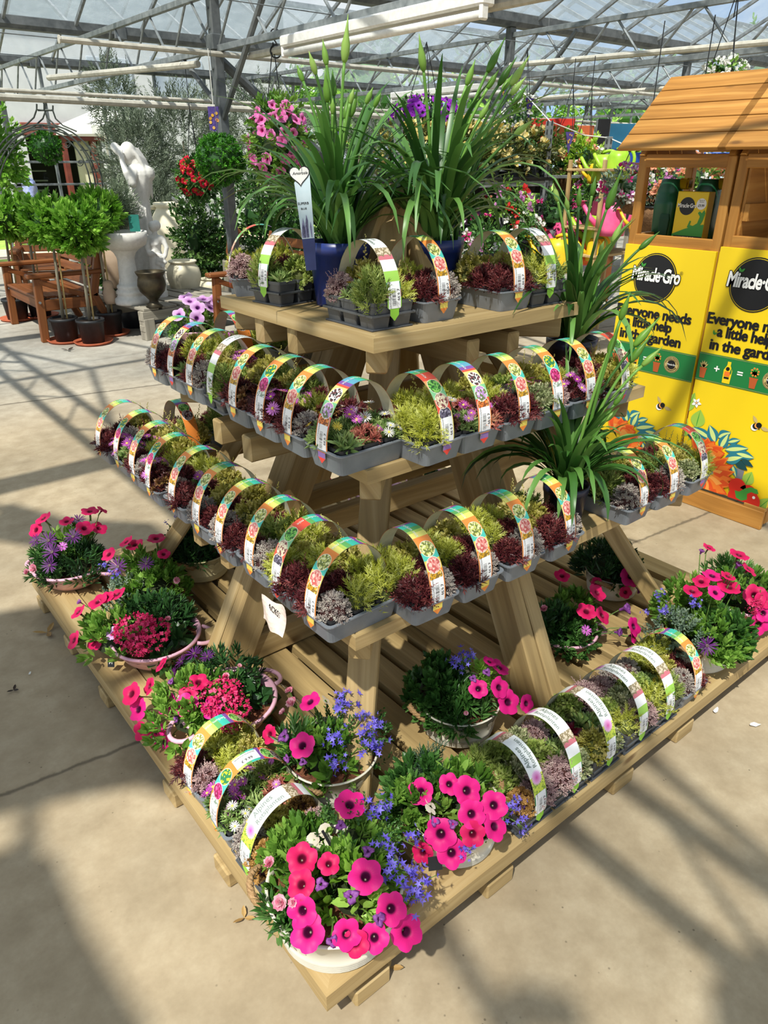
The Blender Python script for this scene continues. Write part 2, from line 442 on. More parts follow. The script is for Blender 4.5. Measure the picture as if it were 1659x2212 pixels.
# fluorescent light fittings hung below the trusses
def light_fitting(loc, L, label):
    t = thing('strip_light', label, 'light', loc)
    b = MB(); b.box((0, 0, 0), (.11, L, .075), b=.012); b.build('housing', m_white, t)
    b = MB(); b.tube([(-.02, -L / 2 + .03, -.075), (-.02, L / 2 - .03, -.075)], .026, 10); b.build('tube', m_white, t, True)
    for s in (-1, 1): b = MB(); b.box((-.02, s * (L / 2 - .02), -.06), (.06, .03, .09), b=.01); b.build('end_cap', m_white, t)
light_fitting((3.09, 3.80, 2.378), 2.15, 'white strip light slung under the truss right above the tall green flower buds')
light_fitting((6.90, 7.1, 2.378), 2.2, 'white strip light far down the roof, above the purple petunias')
light_fitting((10.4, 5.5, 2.378), 1.8, 'small distant white strip light beyond the steel racks')

# glazed end wall towards the house
g = MB(); g.add([(XW, YN, .45), (XE, YN, .45), (XE, YN, ZG), (XW, YN, ZG)], [[0, 1, 2, 3]]); struct(g.build('window_1', m_clear))
g = MB()
x = XW
while x <= XE: g.box((x, YN, ZG / 2), (.045, .06, ZG), b=.004); x += .98
for z in (1.55, 1.20): g.box(((XW + XE) / 2, YN - .03, z), (XE - XW, .03, .035), b=.004)
struct(g.build('trim_1', m_galv))
m_block = M_plain('concrete_block', '#8d8a83', '#a5a29a', 12, .9)
g = MB(); g.box((-1.2, 9.85, .11), (5.6, .2, .22), b=.01); struct(g.build('kerb', m_block))
# ground outside
def mat_ground():
    t = NT('lawn_and_path'); P = t.pos(); s = t.sep(P); n = t.noise(P, 6, 5, .7); n2 = t.noise(P, .6, 2)
    gr = t.ramp(n, [(.3, '#5b7a2c'), (.7, '#9cb85a')]); pa = t.ramp(n, [(.3, '#a89482'), (.7, '#c2b09c')])
    yy = t.math('ADD', s[1], t.math('MULTIPLY', n2, 1.2))
    m = t.math('MULTIPLY', t.math('GREATER_THAN', yy, 15.0), t.math('LESS_THAN', yy, 16.6))
    return t.done(t.bsdf(t.mix(m, gr, pa), .9, 0, .2, n, .4))
f = MB(); f.add([(-40, YN, -.03), (60, YN, -.03), (60, 70, -.03), (-40, 70, -.03)], [[0, 1, 2, 3]])
struct(f.build('lawn', mat_ground()))
f = MB(); f.add([(-40, -40, -.06), (60, -40, -.06), (60, YN, -.06), (-40, YN, -.06)], [[0, 1, 2, 3]])
struct(f.build('ground', M_plain('yard_paving', '#8f8a7e', '#a8a294', 3, .9)))

# unseen sheets added overhead, shaped to throw broad patches of shade on the concrete
m_blocker = M_plain('green_blocker', '#4a5a4a', '#5c6c5a', 60, .9)
def shade_blocker(pts, z=3.5):
    """added blocker whose shade falls on the floor polygon given in picture pixels"""
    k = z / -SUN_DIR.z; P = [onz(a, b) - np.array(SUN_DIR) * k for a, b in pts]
    e = MB(); n = len(P); e.add(P + [p + np.array([0, 0, .006]) for p in P], [list(range(n)), list(range(n, 2 * n))[::-1]] + [[i, (i + 1) % n, n + (i + 1) % n, n + i] for i in range(n)]); struct(e.build('shade_blocker', m_blocker))
shade_blocker([(-420, 1330), (0, 1322), (135, 1300), (250, 1440), (420, 1660), (440, 1740), (290, 1700), (60, 1745), (-420, 1900)])
shade_blocker([(-420, 1960), (30, 1830), (120, 1850), (190, 2010), (330, 2230), (-200, 2500)])
shade_blocker([(20, 1085), (140, 1120), (330, 1130), (470, 1230), (560, 1420), (470, 1330), (330, 1230), (120, 1190), (-60, 1160)])
shade_blocker([(1040, 2235), (1055, 2150), (1130, 2122), (1235, 2150), (1275, 2240)])
shade_blocker([(1545, 2250), (1530, 2120), (1580, 2060), (1720, 2020), (1760, 2250)])
# ------------------------------------------------------------------ wood
m_pine = M_wood('pressure_treated_pine', '#806740', '#a98e5d', '#c7af82')
m_deck = M_wood('deck_pine', '#77623f', '#9c8457', '#bfa573')
m_cedar = M_wood('stained_cedar', '#85541f', '#ad7634', '#cb9850', .5)
m_bench = M_wood('brown_stained_bench_wood', '#552c17', '#784424', '#945f31', .5)
m_grey = M_wood('weathered_grey_wood', '#6f685c', '#918a7c', '#aba494', .8, knots=False)
m_soil = M_plain('potting_soil', '#1d1510', '#3a2a1e', 160, .95, bump=.6)
m_bark = M_plain('bark_chips', '#4d2c1c', '#7d4b31', 90, .9, bump=.8)

# ------------------------------------------------------------------ the stepped display stand
DZ = .13
TIER = [(.635, .315, .19, 1.70), (.93, .47, .17, 1.55), (1.195, .565, .30, 1.30)]    # shelf top z, near edge, shelf width, far edge
stand = thing('display_stand', 'stepped pyramid display stand of pale treated pine on a slatted deck', 'display stand', (0, 0, 0))
S0, S1 = 0.0, 1.98; MID = .99
d = MB()
def mitre(mb, a, b, z0, z1, inner, mat=0):
    """board along one side of a square, mitred: a,b outer corners, inner = width"""
    a = np.array(a, float); b = np.array(b, float); dd = (b - a) / np.linalg.norm(b - a); n = np.array([-dd[1], dd[0]])
    a2 = a + dd * inner + n * inner; b2 = b - dd * inner + n * inner; L = np.linalg.norm(b - a); r = rs.rand() * 20
    V = []; G = []
    for z in (z0, z1):
        for p, u, v in ((a, 0, 0), (b, L, 0), (b2, L - inner, inner), (a2, inner, inner)): V.append((p[0], p[1], z)); G.append((u + r, v + (z - z0) + r * 3, r))
    mb.add(V, [[0, 3, 2, 1], [4, 5, 6, 7], [0, 1, 5, 4], [1, 2, 6, 5], [2, 3, 7, 6], [3, 0, 4, 7]], mat, G)
for c0, c1 in (((S0, S0), (S1, S0)), ((S1, S0), (S1, S1)), ((S1, S1), (S0, S1)), ((S0, S1), (S0, S0))):
    e = MB(); mitre(e, c0, c1, DZ - .045, DZ, .10); e.build('deck_edge_board', m_pine, stand)
x = .105
d = MB()
while x < S1 - .16:
    d.box((x + .044, MID, DZ - .022), (.088, S1 - .2, .036), b=.004); x += .1105
d.build('deck_slats', m_deck, stand)
for y in (.14, .56, .99, 1.42, 1.84):
    e = MB(); e.box((MID, y, .068), (S1 - .06, .06, .04), b=.003); e.build('deck_bearer', m_deck, stand)
for x in (.046, .12, .5, .99, 1.3, 1.92):
    for y in (.046, .45, .75, 1.25, 1.6, 1.93):
        if (x < .1 or y < .1 or x > 1.8 or y > 1.9) and not (x < .1 and y < .1) and not (x == .12 and y > .1): e = MB(); e.box((x, y, .024), (.09, .075, .048), b=.004); e.build('deck_foot', m_pine, stand)
# leaning legs to the apex
APX = 1.43; AC = .955
def leg(p0, p1, wid, thk, up): e = MB(); e.beam(p0, p1, wid, thk, up, b=.004); return e.build('leg', m_pine, stand)
for sx, sy in ((0, 0), (1, 0), (0, 1), (1, 1)):
    bx = .31 if sx == 0 else 2 * MID - .31; by = .33 if sy == 0 else 2 * MID - .33
    tx = AC + (-.02 if sx == 0 else .02); ty = AC + (-.02 if sy == 0 else .02)
    leg((bx, by, DZ - .005), (tx, ty, APX), .055, .075, (1 if sx == 0 else -1, -1 if sy == 0 else 1, 0) if sx == sy else (1, 1, 0))
def mleg(p0, p1, side):
    e = MB(); p0 = np.array(p0, float); p1 = np.array(p1, float); e.beam(p0, p1, .05, .105, np.cross(side, p1 - p0), b=.004); e.build('leg', m_pine, stand)
for off in (-.03, .03):
    mleg((.315, 1.03 + off, DZ - .03), (AC - .03, AC + off * .4, APX), (0, 1, 0))
    mleg((2 * MID - .315, .99 + off, DZ - .03), (AC + .03, AC + off * .4, APX), (0, 1, 0))
    mleg((.99 + off, .31, DZ - .03), (AC + off * .4, AC - .03, APX), (1, 0, 0))
    mleg((.99 + off, 2 * MID - .31, DZ - .03), (AC + off * .4, AC + .03, APX), (1, 0, 0))
# pointed finial cap of four boards
e = MB()
for k in range(4):
    a = k * math.pi / 2
    u = np.array([math.cos(a), math.sin(a)]); v = np.array([-u[1], u[0]])
    P0 = np.array([AC, AC])
    q = lambda r, s, z: (P0[0] + u[0] * r + v[0] * s, P0[1] + u[1] * r + v[1] * s, z)
    rr = rs.rand() * 10
    V = [q(.110, -.110, 1.20), q(.110, .110, 1.20), q(.038, .038, 1.49), q(.038, -.038, 1.49), q(.08, -.08, 1.20), q(.08, .08, 1.20), q(.0, .0, 1.50), q(.0, -.0, 1.50)]
    e.add(V, [[0, 1, 2, 3], [3, 2, 6, 7]], 0, [(0 + rr, 0, rr), (0 + rr, .27, rr), (.3 + rr, .16, rr), (.3 + rr, .1, rr)] * 2)
e.build('finial', m_pine, stand)
# ring beams under the tiers, tie rails, shelf boards
for (z, o, wd, fe) in TIER:
    for c0, c1 in (((o, o), (fe, o)), ((fe, o), (fe, fe)), ((fe, fe), (o, fe)), ((o, fe), (o, o))):
        e = MB(); mitre(e, c0, c1, z - .034, z, wd); e.build('shelf_board', m_pine, stand)
        # a bearer pair under each side, poking out towards the edge
    L = fe - o; cm = (fe + o) / 2
    for s in (-.085, .085):
        e = MB(); po = .055 if .8 < z < 1.1 else (.0 if z < .8 else -.01); e.box((cm - po / 2, 1.015 + s, z - .034 - .036), (L + po, .045, .07), b=.004); e.build('bearer', m_pine, stand)
        if z < 1.1: continue
        e = MB(); e.box((MID + s * .9, cm, z - .034 - .036 - .02), (.045, L - .05, .07), b=.004); e.build('bearer', m_pine, stand)
    for a, c in ((0, 0), (1, 0), (0, 1), (1, 1)):
        cx = o + .09 if a == 0 else fe - .09; cy = o + .09 if c == 0 else fe - .09
        e = MB(); sgn = 1 if a == c else -1
        e.box((cx, cy, z - .034 - .03), (.05, .16, .06), rotz(-sgn * math.pi / 4), b=.004); e.build('corner_block', m_pine, stand)
for y in (1.0, 1.10):
    e = MB(); e.box((MID, y, DZ + .045), (1.36, .04, .09), b=.004); e.build('foot_rail', m_pine, stand)
for x in (.94,):
    e = MB(); e.box((x, .70, DZ + .04), (.04, .62, .08), b=.004); e.build('foot_rail', m_pine, stand)
# ------------------------------------------------------------------ plant pieces
def leaf_t(w=.4, fold=.12, bend=.15, sec=2):
    """leaf along +z, length 1, folded along its midrib, tip bending towards +y"""
    V = [(0, 0, 0)]; F = []
    ss = [.35, .72] if sec == 2 else [.5]
    ws = [w / 2, w * .42] if sec == 2 else [w / 2]
    for s_, ww in zip(ss, ws):
        y = bend * s_ * s_
        V += [(-ww, y + fold * w, s_), (0, y, s_), (ww, y + fold * w, s_)]
    V.append((0, bend, 1)); t = len(V) - 1
    F += [[0, 2, 1], [0, 3, 2]]
    if sec == 2: F += [[1, 2, 5, 4], [2, 3, 6, 5], [4, 5, t], [5, 6, t]]
    else: F += [[1, 2, t], [2, 3, t]]
    return np.array(V, float), F
LEAF = leaf_t(); LEAFN = leaf_t(.22, .1, .25); LEAFS = leaf_t(.5, .1, .1, 1); LEAFR = leaf_t(.72, .1, .2)
SPIKE = (np.array([(-.09, -.05, 0), (.09, -.05, 0), (0, .1, 0), (-.07, -.04, .6), (.07, -.04, .6), (0, .08, .6), (0, 0, 1)], float),
         [[0, 1, 4, 3], [1, 2, 5, 4], [2, 0, 3, 5], [3, 4, 6], [4, 5, 6], [5, 3, 6]])
BEAD = (np.array([(0, 0, 0), (.32, 0, .45), (0, .32, .45), (-.32, 0, .45), (0, -.32, .45), (0, 0, 1)], float),
        [[0, 2, 1], [0, 3, 2], [0, 4, 3], [0, 1, 4], [1, 2, 5], [2, 3, 5], [3, 4, 5], [4, 1, 5]])
NEED = (np.array([(-.08, 0, .0), (.08, 0, .0), (0, .12, .1), (0, 0, 1)], float), [[0, 1, 3], [1, 2, 3], [2, 0, 3]])

def sprig_t(n, L, ll, tm, a0=1.2, a1=.25, start=.15, seed=1, lw=1.0):
    """a shoot along +z of length L with n leaves of length ll spiralling up"""
    r = np.random.RandomState(seed); V, F, G = [], [], []; k = 0
    for i in range(n):
        s_ = start + (1 - start) * i / max(1, n - 1); an = i * 2.4 + r.rand() * .5; el = a0 + (a1 - a0) * s_ + r.randn() * .12
        d = np.array([[math.sin(el) * math.cos(an), math.sin(el) * math.sin(an), math.cos(el)]])
        l_ = ll * (1 - .45 * s_ ** 2) * (.85 + .3 * r.rand())
        A = frames(d, np.array([r.rand() * 6.28]) if tm is not LEAF else np.array([0.0]), np.array([[l_ * lw, l_ * lw, l_]]))[0]
        v = tm[0] @ A.T + np.array([0, 0, s_ * L]); V.append(v); F += [[q + k for q in f] for f in tm[1]]; k += len(v)
        G.append(np.stack([np.zeros(len(v)), np.full(len(v), s_), np.zeros(len(v))], 1))
    return np.concatenate(V), F, np.concatenate(G)
def dome_pts(n, rx, ry, h, r, low=-.05, flat=2.0):
    """points on a half ellipsoid and their outward normals"""
    z = low + (1 - low) * r.rand(n) ** .9; an = r.rand(n) * 6.283; rr = np.sqrt(np.clip(1 - z * z, 0, 1))
    p = np.stack([rx * rr * np.cos(an), ry * rr * np.sin(an), h * z], 1)
    nn = np.stack([p[:, 0] / rx ** 2, p[:, 1] / ry ** 2, p[:, 2] / h ** 2], 1); nn /= np.linalg.norm(nn, axis=1, keepdims=True)
    return p, nn
def scatter(mb, T, n, rx, ry, h, r, up=.5, jit=.3, sc=(.8, 1.2), back=.6, mat=0, low=-.05, c=(0, 0, 0)):
    """shoots over a dome, each rooted BACK of its length inside the surface"""
    p, nn = dome_pts(n, rx, ry, h, r, low)
    d = nn + np.array([0, 0, up]) + r.randn(n, 3) * jit; d /= np.linalg.norm(d, axis=1, keepdims=True)
    s_ = sc[0] + (sc[1] - sc[0]) * r.rand(n); L = T[0][:, 2].max()
    A = frames(d, r.rand(n) * 6.28, s_)
    o = p - d * (L * s_ * back)[:, None] + np.array(c)
    mb.inst(T[0], T[1], (A, o), mat, T[2] if len(T) > 2 else None, r.rand(n))
    return mb
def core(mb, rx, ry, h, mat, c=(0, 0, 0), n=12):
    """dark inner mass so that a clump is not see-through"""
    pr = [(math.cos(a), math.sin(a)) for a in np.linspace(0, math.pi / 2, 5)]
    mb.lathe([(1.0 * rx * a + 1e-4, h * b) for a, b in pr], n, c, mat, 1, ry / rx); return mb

m_stem = M_plain('plant_stem', '#4a6a28', '#6a8a3a', 40, .6)
m_lime = M_leaf('lime_sedum', '#b9be40', '#dadd66', '#f0f2a0', .45, .42)
m_olive = M_leaf('olive_sedum', '#97923c', '#bfb85a', '#ddd188', .45, .35)
m_red = M_leaf('dark_red_sedum', '#3e161a', '#682a30', '#96504c', .4, .2)
m_mauve = M_leaf('mauve_grey_sedum', '#85736f', '#b3a79e', '#d8d0c2', .6, .15)
m_green = M_leaf('green_sedum', '#728a3a', '#98aa50', '#c0cc76', .45, .25)
m_pale = M_leaf('pale_sedum', '#7f8a58', '#aab083', '#cdc8a0', .5, .2)
m_pinkp = M_leaf('pinkish_sedum', '#9c7a7c', '#c6a3a2', '#dcc4ba', .55, .2)
m_bronze = M_leaf('bronze_sedum', '#6a4a24', '#a0783e', '#c79a5a', .4, .15)
m_iceg = M_leaf('ice_plant_leaf', '#5c7a3c', '#86a35a', '#b5c47c', .4, .2)
m_icer = M_leaf('red_succulent_leaf', '#8a4038', '#b8685c', '#d09a78', .4, .2)
m_semp = M_leaf('dark_houseleek', '#3a1c1c', '#5f2f28', '#8a6a3a', .4, .1)
m_wine = M_leaf('wine_red_houseleek', '#5a1024', '#8a1c38', '#b0486a', .4, .1)
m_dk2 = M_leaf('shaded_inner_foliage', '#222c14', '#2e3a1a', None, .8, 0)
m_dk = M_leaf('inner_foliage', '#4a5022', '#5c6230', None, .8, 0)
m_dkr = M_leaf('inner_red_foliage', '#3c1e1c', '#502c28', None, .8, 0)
m_pinkd = M_leaf('pink_daisy_petal', '#c445b8', '#d968cf', '#e79ae0', .5, .3)
m_whited = M_leaf('white_daisy_petal', '#e8e6e0', '#f6f4ee', '#fffdf8', .5, .3)
m_eye = M_plain('daisy_eye', '#d9b83a', '#ecd870', 60, .6)
m_yelf = M_leaf('yellow_petal', '#d9a812', '#ecc52a', '#f5dd55', .5, .3)

SP_LIME = sprig_t(20, .040, .0155, NEED, 1.25, .3, .05, 1, 1.3)
SP_FERN = sprig_t(28, .062, .014, NEED, 1.35, .4, .05, 2, 1.3)
SP_RED = sprig_t(11, .022, .013, SPIKE, 1.2, .3, .1, 3)
SP_ROUND = sprig_t(9, .024, .014, LEAFS, 1.2, .35, .25, 4, 1.2)
SP_TIGHT = sprig_t(10, .014, .0068, BEAD, 1.3, .3, .2, 5, .7)
SP_BEAD = sprig_t(6, .010, .009, BEAD, 1.1, .3, .3, 6)
SP_FING = sprig_t(7, .006, .036, SPIKE, 1.0, .15, .0, 7, 1.15)
SP_FINGS = sprig_t(8, .006, .020, SPIKE, 1.2, .2, .0, 8, 1.3)
SP_ROS = sprig_t(20, .004, .017, LEAFS, 1.45, .35, 0, 9, 1.0)
SP_ROSB = sprig_t(34, .010, .032, LEAFS, 1.5, .3, 0, 10, .95)
SP_LONG = sprig_t(16, .075, .0085, BEAD, 1.2, .3, .1, 11)
def daisy_t(n=18, r0=.15, seed=2):
    V, F, G = [], [], []; k = 0; r = np.random.RandomState(seed)
    for i in range(n):
        a = 2 * math.pi * i / n + r.randn() * .08; ca, sa = math.cos(a), math.sin(a); w_ = .075; z = .12 + r.rand() * .12
        for (q, ww, zz) in ((r0, .03, 0), (.65, w_, z * .8), (1, .03, z)):
            V += [(ca * q - sa * ww, sa * q + ca * ww, zz), (ca * q + sa * ww, sa * q - ca * ww, zz)]; G += [(0, q, 0)] * 2
        F += [[k, k + 1, k + 3, k + 2], [k + 2, k + 3, k + 5, k + 4]]; k += 6
    return np.array(V), F, np.array(G)
DAISY = daisy_t()
EYE = (np.array([(.22 * math.cos(a), .22 * math.sin(a), z) for z, a in [(.0, q) for q in np.arange(8) * .785] + [(.1, q) for q in np.arange(8) * .785]] + [(0, 0, .14)]),
       [[i, (i + 1) % 8, 8 + (i + 1) % 8, 8 + i] for i in range(8)] + [[8 + i, 8 + (i + 1) % 8, 16] for i in range(8)])
def daisies(mb, n, rx, ry, h, r, rad, mp, me, low=.3, lift=.008):
    p, nn = dome_pts(n, rx, ry, h, r, low); d = nn + np.array([-.15, -.2, .8]) + r.randn(n, 3) * .2
    s_ = rad * (.8 + .4 * r.rand(n)); A = frames(d, r.rand(n) * 6, s_); dn = d / np.linalg.norm(d, axis=1, keepdims=True)
    mb.inst(DAISY[0], DAISY[1], (A, p + dn * lift), mp, DAISY[2], r.rand(n)); mb.inst(EYE[0], EYE[1], (A, p + dn * lift), me)
    for i in range(n): mb.tube([p[i] * .5, p[i] + dn[i] * lift], .0008, 4, 2 if me != 2 else 0)

def clump(kind, seed):
    r = np.random.RandomState(seed); mb = MB(); mats = [m_dk]; rx = .034; ry = .034; h = .042 + r.rand() * .010
    if kind == 'L':
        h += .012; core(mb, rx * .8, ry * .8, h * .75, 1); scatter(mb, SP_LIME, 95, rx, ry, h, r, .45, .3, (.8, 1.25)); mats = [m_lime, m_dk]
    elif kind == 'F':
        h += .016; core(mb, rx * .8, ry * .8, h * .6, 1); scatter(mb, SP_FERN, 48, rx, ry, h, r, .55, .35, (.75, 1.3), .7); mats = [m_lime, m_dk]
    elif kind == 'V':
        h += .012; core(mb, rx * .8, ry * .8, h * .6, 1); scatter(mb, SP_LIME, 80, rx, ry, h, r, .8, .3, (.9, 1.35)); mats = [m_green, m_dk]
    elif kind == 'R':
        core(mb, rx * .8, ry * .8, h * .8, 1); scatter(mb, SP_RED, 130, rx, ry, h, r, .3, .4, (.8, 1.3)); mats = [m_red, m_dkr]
        scatter(mb, SP_RED, 26, rx * 1.3, ry * 1.3, h * .6, r, -.1, .3, (.9, 1.3), .5); scatter(mb, SP_LONG, 5, rx * 1.1, ry * 1.1, h, r, .1, .3, (.5, .8), .4)
    elif kind == 'O':
        h += .01; core(mb, rx * .8, ry * .8, h * .75, 1); scatter(mb, SP_ROUND, 95, rx, ry, h, r, .6, .35, (.8, 1.25)); mats = [m_olive, m_dk]
        scatter(mb, SP_LONG, 4, rx * .8, ry * .8, h, r, 1.2, .3, (.6, 1.0), .2)
    elif kind == 'G':
        core(mb, rx * .9, ry * .9, h * .85, 1); scatter(mb, SP_TIGHT, 190, rx, ry, h, r, .1, .2, (.8, 1.2), .5); mats = [m_mauve, m_dkr]
    elif kind == 'B':
        core(mb, rx * .9, ry * .9, h * .85, 1); scatter(mb, SP_TIGHT, 170, rx * 1.05, ry * 1.05, h, r, .3, .4, (.8, 1.3), .5); mats = [m_pinkp, m_dkr]
        scatter(mb, SP_LONG, 10, rx, ry, h, r, .8, .4, (.4, .6), .4)
    elif kind == 'C':
        core(mb, rx * .85, ry * .85, h * .8, 1); scatter(mb, SP_ROUND, 100, rx * 1.05, ry * 1.05, h, r, .4, .35, (.7, 1.1)); mats = [m_pale, m_dk]
    elif kind == 'N':
        core(mb, rx * .85, ry * .85, h * .8, 1); scatter(mb, SP_ROUND, 90, rx * 1.05, ry * 1.05, h, r, .4, .35, (.8, 1.2)); mats = [m_green, m_dk]
    elif kind == 'T':
        core(mb, rx * .9, ry * .9, h * .85, 1); scatter(mb, SP_BEAD, 190, rx, ry, h, r, .3, .4, (.9, 1.3), .5); mats = [m_bronze, m_dkr]
    elif kind == 'K':
        core(mb, rx * .9, ry * .9, h * .7, 1); scatter(mb, SP_ROS, 26, rx * .95, ry * .95, h, r, .5, .15, (.6, 1.0), .2); mats = [m_semp, m_dkr]
    elif kind == 'D':
        core(mb, rx * .8, ry * .8, .012, 1); scatter(mb, SP_ROSB, 1, .004, .004, .02, r, 3, .1, (1.05, 1.1), 0); scatter(mb, SP_ROS, 7, rx * .9, ry * .9, .014, r, .7, .2, (.7, .9), .1); mats = [m_wine, m_dkr]
    elif kind in 'SPWEI':
        mats = [m_icer if kind == 'E' else m_iceg, m_dk, m_stem, m_pinkd, m_eye]
        core(mb, rx * .7, ry * .7, .014, 1)
        if kind == 'S': scatter(mb, SP_FING, 9, .018, .018, .018, r, 1.2, .2, (.85, 1.15), .1)
        else: scatter(mb, SP_FINGS, 46, rx * .95, ry * .95, h * .75, r, .7, .3, (.7, 1.1), .3)
        if kind == 'P': daisies(mb, 8, rx * 1.05, ry * 1.05, h * 1.1, r, .0125, 3, 4)
        if kind == 'W': mats[3] = m_whited; daisies(mb, 5, rx, ry, h * 1.1, r, .012, 3, 4)
        if kind == 'E': daisies(mb, 3, rx, ry, h * 1.1, r, .011, 3, 4)
        if kind == 'I': mats[3] = m_yelf; daisies(mb, 4, rx, ry, h * 1.1, r, .010, 3, 4)
    elif kind == 'X':
        mats = [m_red, m_dkr, m_stem, m_pinkd, m_eye]
        core(mb, rx * .8, ry * .8, h * .8, 1); scatter(mb, SP_RED, 110, rx, ry, h, r, .3, .4, (.8, 1.3)); daisies(mb, 9, rx, ry, h * 1.25, r, .014, 3, 4, .4)
    me = mb.mesh('sedum_clump_' + kind, mats)
    return me
CLUMP = {}
def clump_mesh(kind, k):
    key = (kind, k % 3)
    if key not in CLUMP: CLUMP[key] = clump(kind, ord(kind) * 10 + k % 3)
    return CLUMP[key]

# ------------------------------------------------------------------ carrier trays
m_tray = M_plain('grey_tray_plastic', '#73787e', '#7f848a', 30, .42, 0, .45)
m_pot = M_plain('black_pot_plastic', '#1b1c1e', '#26272a', 30, .38, 0, .5)
m_dpot = M_plain('charcoal_pot_plastic', '#47494c', '#525558', 30, .42, 0, .45)
BW = .042; BA, BH, BZ = .1005, .136, .056
def band_path(s_):
    """point (x,z) and outward normal of the carrier band at s metres from the tip of its tail"""
    if s_ < .036: return (-BA, BZ - .036 + s_), (-1, 0)
    tab = band_path.tab; t = np.interp(s_ - .036, tab[0], tab[1])
    x, z = -BA * math.cos(t), BZ + BH * math.sin(t); nx, nz = -math.cos(t) / BA, math.sin(t) / BH; q = math.hypot(nx, nz)
    return (x, z), (nx / q, nz / q)
tt = np.linspace(0, math.pi, 400); dl = np.hypot(BA * np.sin(tt), BH * np.cos(tt)) * (tt[1] - tt[0])
band_path.tab = (np.concatenate([[0], np.cumsum((dl[1:] + dl[:-1]) / 2)]), tt); BL = .036 + band_path.tab[0][-1]
def on_band(s_, v, off=.0006):
    (x, z), (nx, nz) = band_path(s_); return (x + nx * off, v, z + nz * off)
def mat_band(name, blocks, circles, tail):
    t = NT(name); g = t.sep(t.attr()); s_, v = g[0], g[1]
    x = t.t.nodes.new('ShaderNodeValToRGB'); x.color_ramp.interpolation = 'CONSTANT'; e = x.color_ramp.elements
    bl = [(0, tail[0]), (.012, tail[1]), (.024, blocks[0][1])] + blocks[1:]
    while len(e) < len(bl): e.new(.99)
    for q, (p, c) in zip(e, bl): q.position = p / BL; q.color = lin(c)
    t.l(t.math('DIVIDE', s_, BL), x.inputs[0]); col = x.outputs[0]
    P = t.comb(s_, v, 0.0); vo = t.voro(P, 230, 'Color'); vs = t.sep(vo); vd = t.voro(P, 230, 'Distance')
    for (sc, ca, cb, cc) in circles:
        d = t.math('SQRT', t.math('ADD', t.math('POWER', t.math('SUBTRACT', s_, sc), 2), t.math('POWER', v, 2)))
        ins = t.mix(t.math('GREATER_THAN', vs[0], .45), lin(ca), lin(cb)); ins = t.mix(t.math('GREATER_THAN', vs[1], .72), ins, lin(cc))
        ins = t.mix(t.math('MULTIPLY', t.math('GREATER_THAN', vd, .0), .0), ins, lin(cc))
        col = t.mix(t.math('LESS_THAN', d, .0190), col, lin('#e9e2c8')); col = t.mix(t.math('LESS_THAN', d, .0177), col, ins)
    return t.done(t.bsdf(col, .45, 0, .4))
TXT = [(.186, '#e2d86e'), (.200, '#a9c25a'), (.208, '#5fa05a'), (.222, '#3fb5a0'), (.242, '#7a4f9a'), (.254, '#e0523c'), (.290, '#e88a3c')]
m_bandA = mat_band('sedum_band', [(0, '#e88a3c'), (.086, '#e88a3c'), (.106, '#e9c85a'), (.130, '#4fbfae'), (.150, '#e88a3c')] + TXT,
                   [(.092, '#d8a020', '#8a6a20', '#e8d080'), (.118, '#e0938a', '#c8605a', '#f0c8b8'), (.156, '#c2c468', '#6f7a3a', '#e6e6a8'), (.272, '#4f9a3c', '#9acb6a', '#2c5a24'), (.302, '#e6dcc4', '#8a7a6a', '#b0a890')], ('#e88a3c', '#e6d060'))
m_bandB = mat_band('green_and_purple_band', [(0, '#e6d878'), (.075, '#e9d878'), (.098, '#e0523c'), (.130, '#7fc08a'), (.158, '#e9a060')] + [(.180, '#e0523c')] + [(p, c) for p, c in TXT[2:5]] + [(.256, '#e2d86e'), (.280, '#e88a3c')],
                   [(.094, '#6a6478', '#3a3444', '#a8a2b0'), (.126, '#e6d8b8', '#8a4a4a', '#c8b898'), (.163, '#4f9a3c', '#8acb5a', '#2c5a24'), (.272, '#c2c468', '#6f7a3a', '#e6e6a8'), (.302, '#e0938a', '#c8605a', '#f0c8b8')], ('#e0443a', '#8a6aa8'))
m_bandC = mat_band('ice_plant_band', [(0, '#e88a3c'), (.080, '#e0523c'), (.108, '#7fc08a'), (.140, '#e9d878'), (.180, '#e0523c')] + [(.186, '#7a4f9a'), (.198, '#5fa0b8'), (.216, '#3fb5a0'), (.232, '#5fa05a'), (.25, '#e2d86e'), (.285, '#e88a3c')],
                   [(.094, '#e07a30', '#8a4a20', '#f0b060'), (.120, '#b48ac0', '#6a7a4a', '#d8c0dc'), (.158, '#2c2a2a', '#e8e0d8', '#6a3a3a'), (.272, '#e0c020', '#3a7a3a', '#3a7a3a'), (.302, '#c02c6a', '#8a1c48', '#e080a8')], ('#e0443a', '#8a6aa8'))
m_bandD = mat_band('alpine_flower_band', [(0, '#e88a3c'), (.086, '#e88a3c'), (.122, '#4fbfae'), (.152, '#e88a3c')] + TXT,
                   [(.092, '#e8ece8', '#8a9a8a', '#c8d0c8'), (.118, '#c42c72', '#8a1c48', '#d86098'), (.156, '#2f7a48', '#2f7a48', '#e8d020'), (.272, '#4f9a3c', '#9acb6a', '#2c5a24'), (.302, '#2c2a2a', '#b0a0a0', '#6a3a3a')], ('#e88a3c', '#e6d060'))
